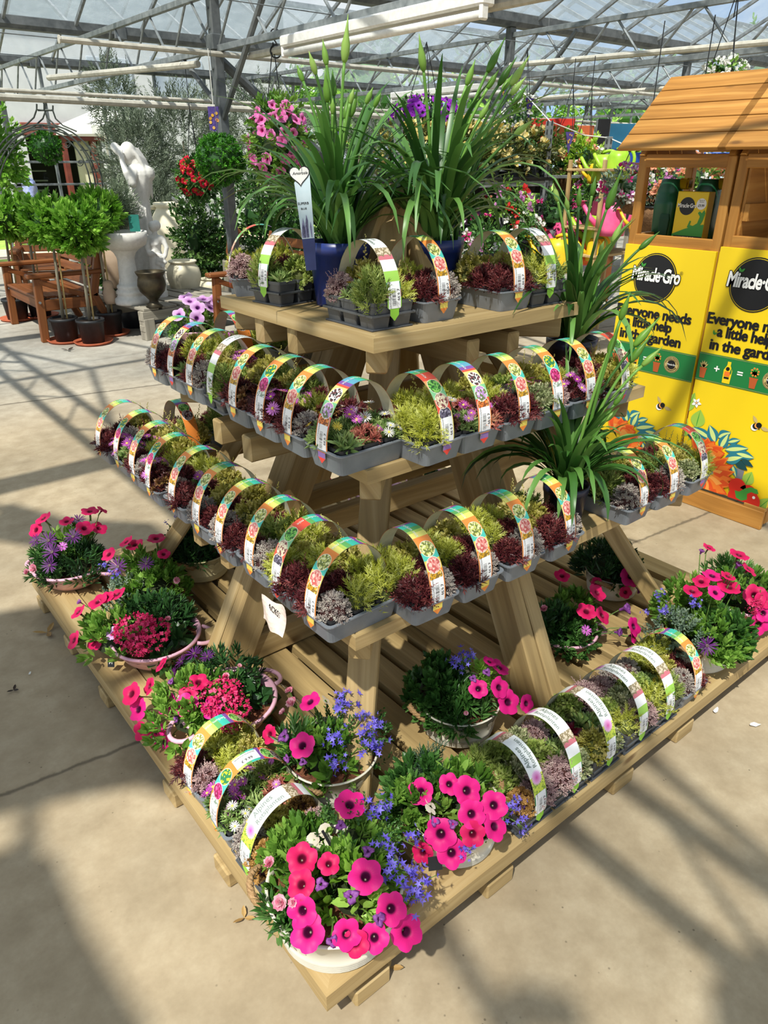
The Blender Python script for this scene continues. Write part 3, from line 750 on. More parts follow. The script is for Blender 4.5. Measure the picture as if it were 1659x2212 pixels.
def mat_alp(name, rev):
    t = NT(name); g = t.sep(t.attr()); s_, v = g[0], g[1]
    q = t.math('SUBTRACT', BL, s_) if rev else s_
    x = t.t.nodes.new('ShaderNodeValToRGB'); x.color_ramp.interpolation = 'CONSTANT'; e = x.color_ramp.elements
    bl = [(0, '#8cc83c'), (.030, '#d8d8cc'), (.058, '#2f7a50'), (.082, '#cfdc50'), (.128, '#f2f3f0'), (.236, '#cfc0a8'), (.256, '#c8707a'), (.27, '#f0f0ee'), (.296, '#9fce58'), (.322, '#2f7a50'), (.338, '#8a5a50'), (.356, '#8cc83c')]
    while len(e) < len(bl): e.new(.99)
    for k, (p, c) in zip(e, bl): k.position = p / BL; k.color = lin(c)
    t.l(t.math('DIVIDE', q, BL), x.inputs[0]); col = x.outputs[0]
    P = t.comb(s_, v, 0.0); vs = t.sep(t.voro(P, 300, 'Color'))
    mk = t.math('MULTIPLY', t.math('GREATER_THAN', q, .082), t.math('LESS_THAN', q, .124))
    col = t.mix(t.math('MULTIPLY', mk, t.math('GREATER_THAN', vs[0], .6)), col, lin('#8aa83a'))
    mk = t.math('MULTIPLY', t.math('GREATER_THAN', q, .236), t.math('LESS_THAN', q, .262))
    col = t.mix(t.math('MULTIPLY', mk, t.math('GREATER_THAN', vs[0], .5)), col, lin('#8a7a5a'))
    dx = t.math('SUBTRACT', q, .124); an = t.math('ARCTAN2', v, dx)
    d = t.math('SQRT', t.math('ADD', t.math('POWER', dx, 2), t.math('POWER', v, 2)))
    rad = t.math('ADD', .0155, t.math('MULTIPLY', t.math('SINE', t.math('MULTIPLY', an, 24.0)), .0022))
    dz = t.mix(t.math('MULTIPLY', d, 75.0), lin('#d84aa8'), lin('#eeb4e0'))
    col = t.mix(t.math('LESS_THAN', d, rad), col, dz)
    return t.done(t.bsdf(col, .4, 0, .4))
m_alp1 = mat_alp('alpine_band', False); m_alp2 = mat_alp('alpine_band_turned', True)
m_inner = M_plain('cream_band_back', '#c9c3a6', '#d6d0b6', 60, .6)
m_ink = M_plain('black_ink', '#181818', '#202020', 20, .6)
m_inkg = M_plain('grey_green_ink', '#77837a', '#8a958c', 20, .6)
def mat_label():
    t = NT('barcode_label'); g = t.sep(t.attr())
    bar = t.noise(t.comb(t.math('MULTIPLY', g[0], 900.0), 3.0, 0.0), 1.0, 0)
    m = t.math('MULTIPLY', t.math('MULTIPLY', t.math('GREATER_THAN', g[1], -.004), t.math('LESS_THAN', g[1], .007)),
               t.math('MULTIPLY', t.math('GREATER_THAN', g[0], .034), t.math('LESS_THAN', g[0], .072)))
    col = t.mix(t.math('MULTIPLY', m, t.math('GREATER_THAN', bar, .5)), lin('#f0f1f2'), lin('#222222'))
    m2 = t.math('MULTIPLY', t.math('GREATER_THAN', g[1], .010), t.math('LESS_THAN', g[1], .014))
    tx = t.noise(t.comb(t.math('MULTIPLY', g[0], 1500.0), t.math('MULTIPLY', g[1], 700.0), 0.0), 1.0, 0)
    col = t.mix(t.math('MULTIPLY', m2, t.math('GREATER_THAN', tx, .52)), col, lin('#444444'))
    return t.done(t.bsdf(col, .45))
m_label = mat_label()
def text_geo(txt, size=1.0, bold=0.0, shear=0.0, ext=0.0, spacing=1.0, xs=1.0, align='CENTER'):
    cu = bpy.data.curves.new('lettering', 'FONT'); cu.body = txt; cu.size = size; cu.offset = bold; cu.shear = shear; cu.extrude = ext
    cu.space_character = spacing; cu.align_x = align; cu.align_y = 'CENTER'; cu.resolution_u = 3
    o = bpy.data.objects.new('lettering', cu); C.objects.link(o); dg = bpy.context.evaluated_depsgraph_get(); dg.update()
    me = bpy.data.meshes.new_from_object(o.evaluated_get(dg)); V = np.array([v.co[:] for v in me.vertices]); F = [list(p.vertices) for p in me.polygons]
    bpy.data.objects.remove(o); bpy.data.curves.remove(cu); bpy.data.meshes.remove(me)
    V[:, 0] *= xs
    return V, F
def band_strip(mb, s0, s1, wd, off, mat, n, tip=False, inner=False):
    V = []; G = []
    for i in range(n + 1):
        s_ = s0 + (s1 - s0) * i / n; w_ = wd / 2
        if tip and s_ < .012: w_ = wd / 2 * max(.08, s_ / .012) * .62
        elif tip and s_ < .026: w_ = wd / 2 * .62
        for v in (-w_, w_): V.append(on_band(s_, v, off)); G.append((s_, v, 0))
    F = [[2 * i, 2 * i + 2, 2 * i + 3, 2 * i + 1] if not inner else [2 * i, 2 * i + 1, 2 * i + 3, 2 * i + 2] for i in range(n)]
    mb.add(V, F, mat, G)
def band_mesh(m):
    mb = MB(); band_strip(mb, 0, BL, BW, .0004, 0, 66, True); band_strip(mb, 0, BL, BW, -.0004, 1, 66, True, True)
    return mb.mesh('carrier_band', [m, m_inner])
def map_text(txt, size, s0, v0, flip, bold=.01, off=.0011, mat=None, across=False):
    V, F = text_geo(txt, size, bold * size)
    sg = -1 if flip else 1
    if across: W = [on_band(s0 + sg * p[1], v0 - sg * p[0], off) for p in V]
    else: W = [on_band(s0 + sg * p[0], v0 + sg * p[1], off) for p in V]
    mb = MB(); mb.add(W, F); return mb.mesh('lettering', mat or m_ink)
def tile_label():
    mb = MB(); band_strip(mb, .028, .088, .036, .0009, 0, 8); return mb.mesh('price_label', m_label)
def alp_label():
    mb = MB(); band_strip(mb, .090, .125, .0315, .0010, 0, 8)
    m = mb.mesh('price_label', m_label); return m
LBL = tile_label(); PRICE = map_text('£ 9.99', .0105, .058, -.0115, True)
TXTE = {0: [map_text('Alpines', .0185, .178, .009, False, mat=m_inkg), map_text('Rotsplanten', .0165, .185, -.008, False, mat=m_inkg)],
        1: [map_text('Alpines', .0185, BL - .178, -.009, True, mat=m_inkg), map_text('Rotsplanten', .0165, BL - .185, .008, True, mat=m_inkg)]}
BAND = {'A': band_mesh(m_bandA), 'B': band_mesh(m_bandB), 'C': band_mesh(m_bandC), 'D': band_mesh(m_bandD), 'E': band_mesh(m_alp1), 'e': band_mesh(m_alp2)}
m_wt = M_plain('white_print', '#dfe6d8', '#eef2ea', 30, .6)
WTXT = map_text('Sedum mix', .0125, .216, .005, True, .0, mat=m_wt)
def tray_mesh():
    mb = MB(); L, W, H = .198, .130, .052
    mb.loft([(L - .022, W - .022, 0, .012), (L - .004, W - .004, H - .004, .012), (L + .008, W + .008, H - .003, .014), (L + .008, W + .008, H, .014), (L - .006, W - .006, H, .011), (L - .010, W - .010, H - .006, .011), (L - .028, W - .028, .003, .010), (.02, .02, .003, .004)], 0, (True, True))
    return mb.mesh('tray', m_tray)
def pot_mesh(m, w=.0605, h=.055):
    mb = MB(); mb.loft([(w * .74, w * .74, 0, .005), (w - .003, w - .003, h - .008, .006), (w, w, h - .008, .006), (w, w, h, .006), (w - .005, w - .005, h, .005), (w - .007, w - .007, h - .008, .005), (.004, .004, h - .007, .001)], 0, (True, True))
    mb.add([(-w * .44, -w * .44, h - .005), (w * .44, -w * .44, h - .005), (w * .44, w * .44, h - .005), (-w * .44, w * .44, h - .005)], [[0, 1, 2, 3]], 1)
    return mb.mesh('pot', [m, m_soil])
TRAY = tray_mesh(); POT = pot_mesh(m_pot); DPOT = pot_mesh(m_dpot, .0645, .064)
def frame_mesh():
    mb = MB()
    for (x0, x1, y0, y1) in ((-.1, .1, -.067, -.063), (-.1, .1, .063, .067), (-.1, -.096, -.067, .067), (.096, .1, -.067, .067), (-.034, -.031, -.067, .067), (.031, .034, -.067, .067), (-.1, .1, -.002, .002)):
        mb.box(((x0 + x1) / 2, (y0 + y1) / 2, .034), (x1 - x0, y1 - y0, .006), b=.001)
    mb.box((0, 0, .002), (.19, .125, .004), b=.001)
    return mb.mesh('carry_frame', m_dpot)
FRAME = frame_mesh()
NT_ = [0]
def tray(loc, rz, band, plants, label, group, tilt=0.0):
    """carrier tray: long side along local x, outer end at -x"""
    if not 4 <= len(label.split()) <= 16: print('LONGLABEL', label)
    NT_[0] += 1; k = NT_[0]; alp = band in 'Ee'
    t = thing('alpine_tray' if alp else 'sedum_tray', label, 'plant tray', loc, rz, group)
    if tilt: t.rotation_euler = (tilt, 0, rz)
    link('carry_frame' if alp else 'tray', FRAME if alp else TRAY, t)
    i = 0
    for ix in range(3):
        for iy in range(2):
            sp = .0655 if alp else .0620
            p = link('pot', DPOT if alp else POT, t, ((ix - 1) * sp, (iy - .5) * (.0645 if alp else .0605), .001 if alp else .006))
            kd = plants[i]; i += 1
            if kd != '.':
                c = link('plant', clump_mesh(kd, k + i), p, (0, 0, (.064 if alp else .055) - .010), (0, 0, (k * 7 + i * 3) % 6), .98 + .24 * ((k * 5 + i * 3) % 7) / 6)
    zo = .0 if not alp else -.0
    b = link('carrier_band', BAND[band], t, (0, 0, zo))
    if alp:
        for q in TXTE[0 if band == 'E' else 1]: link('lettering', q, b)
    else:
        link('title_print', WTXT, b)
    l = link('price_label', LBL, b); link('price_print', PRICE, b)
    return t
ORD = ['first', 'second', 'third', 'fourth', 'fifth', 'sixth', 'seventh', 'eighth', 'ninth', 'tenth', 'eleventh']
GL = R(0); GR = R(90)
# lowest shelf, side towards the wooden bench (outer ends face -x): distance along the shelf, band, plants
T1L = [(.385, 'A', 'GRFRFL', 'ferny lime and grey sedums'), (.525, 'B', 'RLLOOO', 'golden sedums behind a note'), (.660, 'A', 'GRFVLF', 'grey and ferny lime sedums'), (.795, 'A', 'RGOORO', 'olive, red and grey sedums'),
       (.938, 'A', 'RGROOL', 'red and olive sedums'), (1.095, 'A', 'RGRPOL', 'grey sedum and pink daisies'), (1.243, 'D', 'KXRLLL', 'pink daisies over red sedum'), (1.380, 'A', 'GRRLOL', 'red, grey and lime sedums'), (1.520, 'D', 'PXPROO', 'many lilac daisies'), (1.665, 'A', 'RRGRRO', 'trailing dark red sedums')]
for i, (y, b, pl, ds) in enumerate(T1L):
    tray((.352 + .004 * ((i * 7) % 3 - 1), y, TIER[0][0] + .0005), GL + R([1, -2, 1, -1, 2, 0, -2, 1, -1, 1][i]), b, pl,
         f'grey tray of {ds}, {ORD[i]} from front corner, lowest shelf, bench side', 'sedum trays along the lowest shelf')
T1R = [(.497, 'A', 'GRRLOL', 'trailing red and lime sedums'), (.640, 'A', 'GRRLOL', 'dark red and golden sedums'), (.790, 'A', 'GRRLLL', 'red sedum and golden needles'), (.945, 'A', 'GRROVO', 'red and mossy olive sedums')]
for i, (x, b, pl, ds) in enumerate(T1R):
    tray((x, .352, TIER[0][0] + .0005), GR + R([-2, 1, -1, 2][i]), b, pl, f'grey tray of {ds}, {ORD[i]} from front corner, lowest shelf, panel side', 'sedum trays along the lowest shelf')
for i, (x, b, pl, ds) in enumerate([(1.27, 'A', 'RGRVVO', 'dark red sedums right beside the lowest flower-stem pot'), (1.425, 'A', 'GRVROO', 'red and mossy sedums, second beyond the lowest tall plant'), (1.585, 'B', 'LCOOOR', 'olive sedums, at the far end by the yellow panels')]):
    tray((x, .352, TIER[0][0] + .0005), GR + R([1, -1, 2][i]), b, pl, f'grey tray of {ds}', 'sedum trays along the lowest shelf')
# middle shelf
T2L = [(.535, 'C', 'SIEPWW', 'succulents and lilac-white daisies'), (.672, 'A', 'GRKLRF', 'grey beady and lime sedums'), (.802, 'D', 'XRPRRV', 'purple daisies over red sedum'), (.938, 'A', 'KRKOOV', 'dark beady and olive sedums')]
for i, (y, b, pl, ds) in enumerate(T2L):
    tray((.492, y, TIER[1][0] + .0005), GL + R([2, -1, 1, 0][i]), b, pl, f'grey tray of {ds}, {ORD[i]} from front corner, middle shelf, bench side', 'sedum trays along the middle shelf')
tray((.500, 1.075, TIER[1][0] + .0005), R(-4), 'e', 'VSNIOT', 'charcoal six-pot alpine tray under a white band, between grey trays on the middle shelf', 'sedum trays along the middle shelf')
for i, (y, b, pl, ds) in enumerate([(1.195, 'A', 'GROVXO', 'grey and olive sedums just beyond the white-banded tray'), (1.318, 'C', 'SRRLLL', 'bright lime and red sedums, last but one on middle shelf'), (1.445, 'A', 'RGRRLO', 'dark trailing sedums at the far bench end of middle shelf')]):
    tray((.492, y, TIER[1][0] + .0005), GL + R([1, -1, 0][i]), b, pl, f'grey tray of {ds}', 'sedum trays along the middle shelf')
T2R = [(.636, 'B', 'KLLLLR', 'lime sedum and dark houseleek'), (.763, 'C', 'EPEWLO', 'pink daisies and yellow sedum'), (.898, 'A', 'RRGLLO', 'dark red and golden sedums'), (1.028, 'D', 'BCEPON', 'pink daisies and grey rosettes')]
for i, (x, b, pl, ds) in enumerate(T2R):
    tray((x, .495, TIER[1][0] + .0005), GR + R([3, -1, 1, 0][i]), b, pl, f'grey tray of {ds}, {ORD[i]} from front corner, middle shelf, panel side', 'sedum trays along the middle shelf')
for i, (x, b, pl, ds) in enumerate([(1.165, 'A', 'RXCLRO', 'red sedum and one lilac daisy behind tall flower stems'), (1.315, 'B', 'LOOROR', 'olive sedums ending the middle shelf by the yellow panels')]):
    tray((x, .495, TIER[1][0] + .0005), GR + R([-1, 2][i]), b, pl, f'grey tray of {ds}', 'sedum trays along the middle shelf')
# far sides of the two shelves, seen through the stand
for (x, y, z, rz, b, pl, ds) in [(.50, 1.56, 0, -90, 'D', 'PROVVO', 'lilac daisies behind the bench-side row of lowest shelf'), (.68, 1.585, 0, -90, 'C', 'RVVLVO', 'mossy green sedums low behind the stand, beside a leaning leg'),
                                 (.66, 1.43, 1, -90, 'D', 'PXLVVL', 'purple and lime sedums just under the top shelf end'), (.86, 1.44, 1, -90, 'C', 'VVLOVV', 'green sedums in shade behind the leaning legs')]:
    tray((x, y, TIER[z][0] + .0005), R(rz), b, pl, f'grey tray of {ds}', 'sedum trays on the far sides')
# top shelf
Z3 = TIER[2][0] + .0005
tray((.664, .712, Z3), GR, 'e', 'FVRIOB', 'charcoal alpine tray with yellow flowers at the front corner of the top shelf', 'trays on the top shelf')
tray((.812, .706, Z3), GR + R(2), 'A', 'GRRRLO', 'grey tray of dark red sedum on top shelf, beside the corner alpine tray', 'trays on the top shelf')
tray((1.075, .69, Z3), GR + R(-3), 'A', 'RRRROO', 'grey tray of dark red sedums on top shelf, right of the blue pots', 'trays on the top shelf')
tray((1.195, .685, Z3), GR + R(-2), 'e', 'VFVSOO', 'charcoal alpine tray of green needles at the yellow-panel end of top shelf', 'trays on the top shelf')
tray((.690, 1.10, Z3), GL + R(8), 'e', 'SVNRFR', 'charcoal alpine tray on top shelf, between blue pot and lime sedum tray', 'trays on the top shelf')
tray((.695, 1.262, Z3), GL + R(-24), 'B', 'BLLLRL', 'grey tray of bright lime sedum at the bench end of the top shelf', 'trays on the top shelf')
# trays on the deck
for i, (y, b, pl, ds) in enumerate([(.600, 'A', 'BRLLOL', 'lime and mauve sedums'), (.452, 'D', 'WPSPEV', 'daisies and finger-leaved succulents'), (.312, 'E', 'TGNOBT', 'bronze beady sedum, white-banded')]):
    t_ = tray((.105, y, DZ + .001), R([4, -3, 1][i]), b, pl, f'deck tray of {ds}, along the shaded bench-side edge', 'trays along the deck edges')
for i, (x, b, pl, ds) in enumerate([(.612, 'E', 'BTCNNV', 'bronze beads, nearest the corner tubs'), (.748, 'e', 'CBSNBC', 'pale pinkish sedums, second from the front'), (.885, 'E', 'COSDNN', 'a wine red rosette in its middle'), (1.030, 'e', 'BFCNBB', 'pinkish sedums and one golden cushion'), (1.160, 'e', 'VFINGG', 'yellow star flowers and mossy cushion')]):
    tray((x, .105, DZ + .001), GR + R([1, -1, 1, 0, -1][i]), b, pl, f'white-banded alpine tray on deck edge with {ds}', 'trays along the deck edges')
tray((1.300, .105, DZ + .001), GR + R(1), 'A', 'RGROLL', 'grey tray of dark red sedums on the deck, last before the white tub', 'trays along the deck edges')
bnd = [o for o in [q for q in C.objects if q.get('label', '').startswith('deck tray of daisies')][0].children if o.name.startswith('carrier_band')][0]
mb = MB(); band_strip(mb, .186, .246, .030, .0012, 0, 8); V = mb.g[-1]; link('sale_label', mb.mesh('sale_label', m_white), bnd)
link('price_print', map_text('£ 9.99', .011, .216, -.006, False, off=.0016), bnd); link('label_print', map_text('Sempervivum mix 6-PACKS', .0044, .216, .010, False, off=.0016), bnd)
# the handwritten note pinned under the second tray
t = thing('handwritten_note', 'crumpled pink paper note tucked under a tray on the lowest shelf', 'note', (.235, .49, .655))
m_paper = M_plain('pink_paper', '#d9c5b8', '#e6d6ca', 40, .7)
mb = MB(); V = []; G = []; nx_, nz_ = 8, 6
for j in range(nz_ + 1):
    for i in range(nx_ + 1):
        u, v = i / nx_, j / nz_; V.append((-.012 + .006 * math.sin(u * 5 + v * 3) - .012 * v, -.045 + .09 * u, .02 - .065 * v + .004 * math.sin(u * 9)))
mb.add(V, [[j * (nx_ + 1) + i, j * (nx_ + 1) + i + 1, (j + 1) * (nx_ + 1) + i + 1, (j + 1) * (nx_ + 1) + i] for j in range(nz_) for i in range(nx_)])
note = mb.build('sheet', m_paper, t); sm = note.modifiers.new('thick', 'SOLIDIFY'); sm.thickness = .0008
V, F = text_geo('PACKS', .020, .0003); mb = MB(); mb.add([(-.0185 - .0 - .012 * ((.0 - p[1]) / .065), -p[0] * .9 , .004 + p[1]) for p in V], F); mb.build('lettering', m_ink, t)
# ------------------------------------------------------------------ flowers
def mat_petunia(name, edge, mid, vein, throat, back=.25):
    t = NT(name); g = t.sep(t.attr())
    wv = t.math('ABSOLUTE', t.math('SINE', t.math('MULTIPLY', g[1], math.pi * 25)))
    vm = t.math('MULTIPLY', t.ramp(wv, [(.0, (1, 1, 1, 1)), (.16, (0, 0, 0, 1))]), t.ramp(g[0], [(.25, (1, 1, 1, 1)), (.85, (0, 0, 0, 1))]))
    col = t.ramp(g[0], [(.04, '#e8e0d0'), (.07, throat), (.24, throat), (.36, mid), (1, edge)])
    col = t.mix(t.math('MULTIPLY', vm, .6), col, lin(vein))
    p = t.bsdf(col, .5, 0, .25); tl = t.n('BsdfTranslucent'); t.l(col, tl.inputs['Color'])
    m = t.n('MixShader'); m.inputs[0].default_value = back; t.l(p, m.inputs[1]); t.l(tl.outputs[0], m.inputs[2])
    return t.done(m.outputs[0])
m_pet = mat_petunia('magenta_petunia', '#e8248a', '#dc187a', '#80105a', '#4a0a34')
m_petr = mat_petunia('crimson_pink_petunia', '#dc1c64', '#c81654', '#8a0f3c', '#6a0a2c')
m_petp = mat_petunia('pale_pink_trumpet', '#e88ac4', '#e46ab0', '#b8408a', '#c02c78')
m_petv = mat_petunia('violet_petunia', '#a22cc4', '#8a1fae', '#4a0f6a', '#2c0a44')
m_petl = mat_petunia('lilac_petunia', '#d9b4dc', '#c48ac8', '#8a4a94', '#6a2c74')
m_petred = mat_petunia('red_trumpet', '#d8203c', '#c41a34', '#7a0f1c', '#e0b040')
m_wilt = M_leaf('wilted_purple_flower', '#6a2c7a', '#8f4a9c', '#a86ab0', .6, .3)
m_kal = M_leaf('crimson_kalanchoe', '#b0144a', '#d02060', '#e04a7c', .5, .2)
m_ost = M_leaf('purple_african_daisy', '#3a0e48', '#581866', '#7a2c8a', .5, .25)
m_bell = M_leaf('violet_blue_bellflower', '#5646bc', '#7262d6', '#978aec', .5, .3)
m_dia = M_leaf('pink_dianthus', '#d8708c', '#eaa0b4', '#f6d8dc', .6, .3)
m_f_mid = M_leaf('petunia_leaf', '#476f24', '#6a9636', '#92b852', .45, .28)
m_f_lt = M_leaf('lime_petunia_leaf', '#6a9a2c', '#8fbf45', '#b0d868', .45, .3)
m_f_dk = M_leaf('dark_leaf', '#2a4f20', '#426f2e', '#648f48', .4, .25)
m_f_dd = M_leaf('deep_green_leaf', '#1f3c1e', '#31562b', '#4a743c', .35, .15)
m_f_gy = M_leaf('grey_green_leaf', '#4a6050', '#6a8068', '#94a58a', .55, .2)
m_f_rosem = M_leaf('rosemary_leaf', '#2c4a34', '#456048', '#6a8062', .5, .15)
m_lob = M_leaf('pale_lobelia', '#7a86b0', '#a0a8c4', '#c4c8d8', .6, .2)
def petunia_t(seed=0, wav=.09, tube=1.0):
    r = np.random.RandomState(seed); n = 30; rings = [(0.03, -.62), (.10, -.55), (.17, -.30), (.27, -.10), (.50, -.01), (.78, .0), (1.0, -.03)]
    V, G = [], []; ph = r.rand(3) * 6
    for q, z in rings:
        for k in range(n):
            a = 2 * math.pi * k / n; lob = 1 - .10 * q ** 3 * (1 - abs(math.cos(2.5 * a))) ** 1.5 * 1.6 + .02 * math.sin(7 * a + ph[0]) * q
            zz = z * (tube if q < .4 else 1) + wav * q ** 2 * (math.cos(5 * a) * .6 + math.sin(3 * a + ph[1]) * .5 + math.sin(11 * a + ph[2]) * .22)
            V.append((q * lob * math.cos(a), q * lob * math.sin(a), zz)); G.append((q, k / n, r.rand() * 0))
    m = len(rings)
    F = [[i * n + k, i * n + (k + 1) % n, (i + 1) * n + (k + 1) % n, (i + 1) * n + k] for i in range(m - 1) for k in range(n)]
    V.append((0, 0, -.56 * tube)); G.append((0, 0, 0)); F += [[k, (k + 1) % n, len(V) - 1] for k in range(n)]
    return V, F, G
def flower_mesh(m, seed, wav=.09, tube=1.0):
    mb = MB(); V, F, G = petunia_t(seed, wav, tube); mb.add(V, F, 0, G)
    mb.tube([(0, 0, -.62 * tube), (0, .02, -1.0 * tube), (0, .08, -1.3 * tube)], [.12, .10, .05], 6, 1)
    return mb.mesh('petunia_flower', [m, m_stem], True)
FLW = {c: [flower_mesh(m, i, wv, tb) for i in range(3)] for c, m, wv, tb in
       (('p', m_pet, .10, 1), ('r', m_petr, .10, 1), ('k', m_petp, .12, 1.6), ('v', m_petv, .12, 1), ('l', m_petl, .1, 1), ('d', m_petred, .12, 1.8))}
def wilt_mesh(seed):
    r = np.random.RandomState(seed); mb = MB(); pr = [(.15, -.8), (.22, -.3), (.5, .05), (.72, .3), (.55, .45), (.2, .2)]
    mb.lathe(pr, 14, wob=lambda a, i: 1 + .25 * math.sin(3 * a + seed + i) + .15 * math.sin(5 * a + i * 2)); mb.g[-1][:, 0] = r.rand(len(mb.g[-1]))
    return mb.mesh('wilted_flower', [m_wilt], True)
FLW['w'] = [wilt_mesh(1), wilt_mesh(2)]
def ost_mesh(m, n=16):
    mb = MB(); T = daisy_t(n, .12, 4); g = T[2].copy(); g[:, 0] = rs.rand(len(g)); mb.add(T[0], T[1], 0, g); mb.add(EYE[0] * np.array([.8, .8, 1]), EYE[1], 1)
    return mb.mesh('daisy_flower', [m, m_eye2])
m_eye2 = M_plain('dark_daisy_eye', '#3a1f4a', '#6a5a3a', 60, .6)
FLW['o'] = [ost_mesh(m_ost)]; FLW['a'] = [ost_mesh(m_pinkd, 22)]
def dianthus_mesh(seed):
    mb = MB(); r = np.random.RandomState(seed)
    for lay in range(3):
        n = 9 - lay * 2
        for i in range(n):
            a = 2 * math.pi * (i + lay * .4) / n; el = 1.25 - lay * .45
            A = frames(np.array([[math.sin(el) * math.cos(a), math.sin(el) * math.sin(a), math.cos(el)]]), np.array([r.rand()]), np.array([.9 - lay * .15]))
            mb.inst(LEAFR[0] * np.array([1.3, 1, 1]), LEAFR[1], (A, np.zeros((1, 3))), 0, None, r.rand(1))
    mb.tube([(0, 0, -.1), (0, 0, -.9)], [.25, .12], 6, 1)
    return mb.mesh('dianthus_flower', [m_dia, m_stem])
FLW['n'] = [dianthus_mesh(1), dianthus_mesh(2)]
STAR = (np.array([(0, 0, 0)] + [((1 if k % 2 == 0 else .38) * math.cos(k * math.pi / 5), (1 if k % 2 == 0 else .38) * math.sin(k * math.pi / 5), .35 if k % 2 == 0 else .12) for k in range(10)]), [[0, 1 + k, 1 + (k + 1) % 10] for k in range(10)])
def bell_mesh(seed):
    r = np.random.RandomState(seed); mb = MB(); n = 18; z = r.rand(n) * 2.0 - .9
    p = np.stack([r.randn(n) * .55, r.randn(n) * .55, z], 1); d = p * .6 + np.array([0, 0, .5]) + r.randn(n, 3) * .3
    mb.inst(STAR[0], STAR[1], (frames(d, r.rand(n) * 6, .30 + .16 * r.rand(n)), p), 0, None, r.rand(n))
    for q in p[:6]: mb.tube([(0, 0, -1.2), q], .03, 4, 1)
    return mb.mesh('bellflower_cluster', [m_bell, m_stem])
FLW['b'] = [bell_mesh(1), bell_mesh(2), bell_mesh(3)]
def kal_mesh(seed):
    r = np.random.RandomState(seed); mb = MB(); p, nn = dome_pts(120, 1, .8, .55, r, -.1); p += r.randn(120, 3) * .05
    FL = (np.array([(0, 0, 0), (1, 0, .1), (.45, .45, 0), (0, 1, .1), (-.45, .45, 0), (-1, 0, .1), (-.45, -.45, 0), (0, -1, .1), (.45, -.45, 0)]), [[0, 1, 2], [0, 2, 3], [0, 3, 4], [0, 4, 5], [0, 5, 6], [0, 6, 7], [0, 7, 8], [0, 8, 1]])
    mb.inst(FL[0], FL[1], (frames(nn + r.randn(120, 3) * .3, r.rand(120) * 6, .10 + .03 * r.rand(120)), p), 0, None, r.rand(120))
    mb.inst(BEAD[0], BEAD[1], (frames(nn, r.rand(120), .12 + .05 * r.rand(120)), p - nn * .05 + r.randn(120, 3) * .06), 0, None, r.rand(120) * .5)
    for q in p[::5]: mb.tube([(0, 0, -.6), q], .015, 4, 1)
    return mb.mesh('kalanchoe_cluster', [m_kal, m_stem])
FLW['K'] = [kal_mesh(1), kal_mesh(2)]

# leafy shoots
SH_PET = sprig_t(9, .05, .040, LEAF, 1.25, .45, .2, 21, 1.1)
SH_DIA = sprig_t(16, .06, .042, LEAFN, 1.0, .25, .1, 22, .8)
SH_OST = sprig_t(10, .045, .034, LEAF, 1.1, .35, .15, 23, 1.15)
SH_ROS = sprig_t(26, .07, .014, NEED, 1.2, .5, .05, 24, 1.6)
SH_SML = sprig_t(14, .05, .013, LEAFS, 1.3, .4, .1, 25, 1.3)
SH_KAL = sprig_t(7, .03, .062, LEAFR, 1.35, .7, .2, 26, 1.2)
FOL = {'m': (SH_PET, m_f_mid), 'l': (SH_PET, m_f_lt), 'd': (SH_DIA, m_f_dk), 'o': (SH_OST, m_f_dk), 'O': (SH_OST, m_f_mid), 'D': (SH_OST, m_f_dd), 'x': (SH_DIA, m_f_dd),
       'r': (SH_ROS, m_f_rosem), 's': (SH_SML, m_f_gy), 'S': (SH_SML, m_f_dk), 'k': (SH_KAL, m_f_dd), 'g': (SH_DIA, m_f_gy)}
m_enam = M_plain('pink_enamel', '#cf9c9a', '#dcaeaa', 8, .3, 0, .5)
m_enamr = M_plain('pink_enamel_rim', '#d9a4b8', '#e2b0c2', 8, .3, 0, .5)
m_zinc = M_plain('cream_painted_zinc', '#d2cbb8', '#e2dccb', 9, .45, .0, .45)
m_creamz = M_plain('old_cream_zinc', '#bcae82', '#cdc094', 9, .45, 0, .45)
m_rope = M_plain('jute_rope', '#8a6a42', '#b8946a', 120, .9, bump=.6, stretch=(1, 1, 4))
m_black = M_plain('black_plastic', '#141416', '#1c1c1e', 30, .4)
m_wood_tag = M_plain('painted_wood_tag', '#d8c8ac', '#ece4d4', 30, .7)

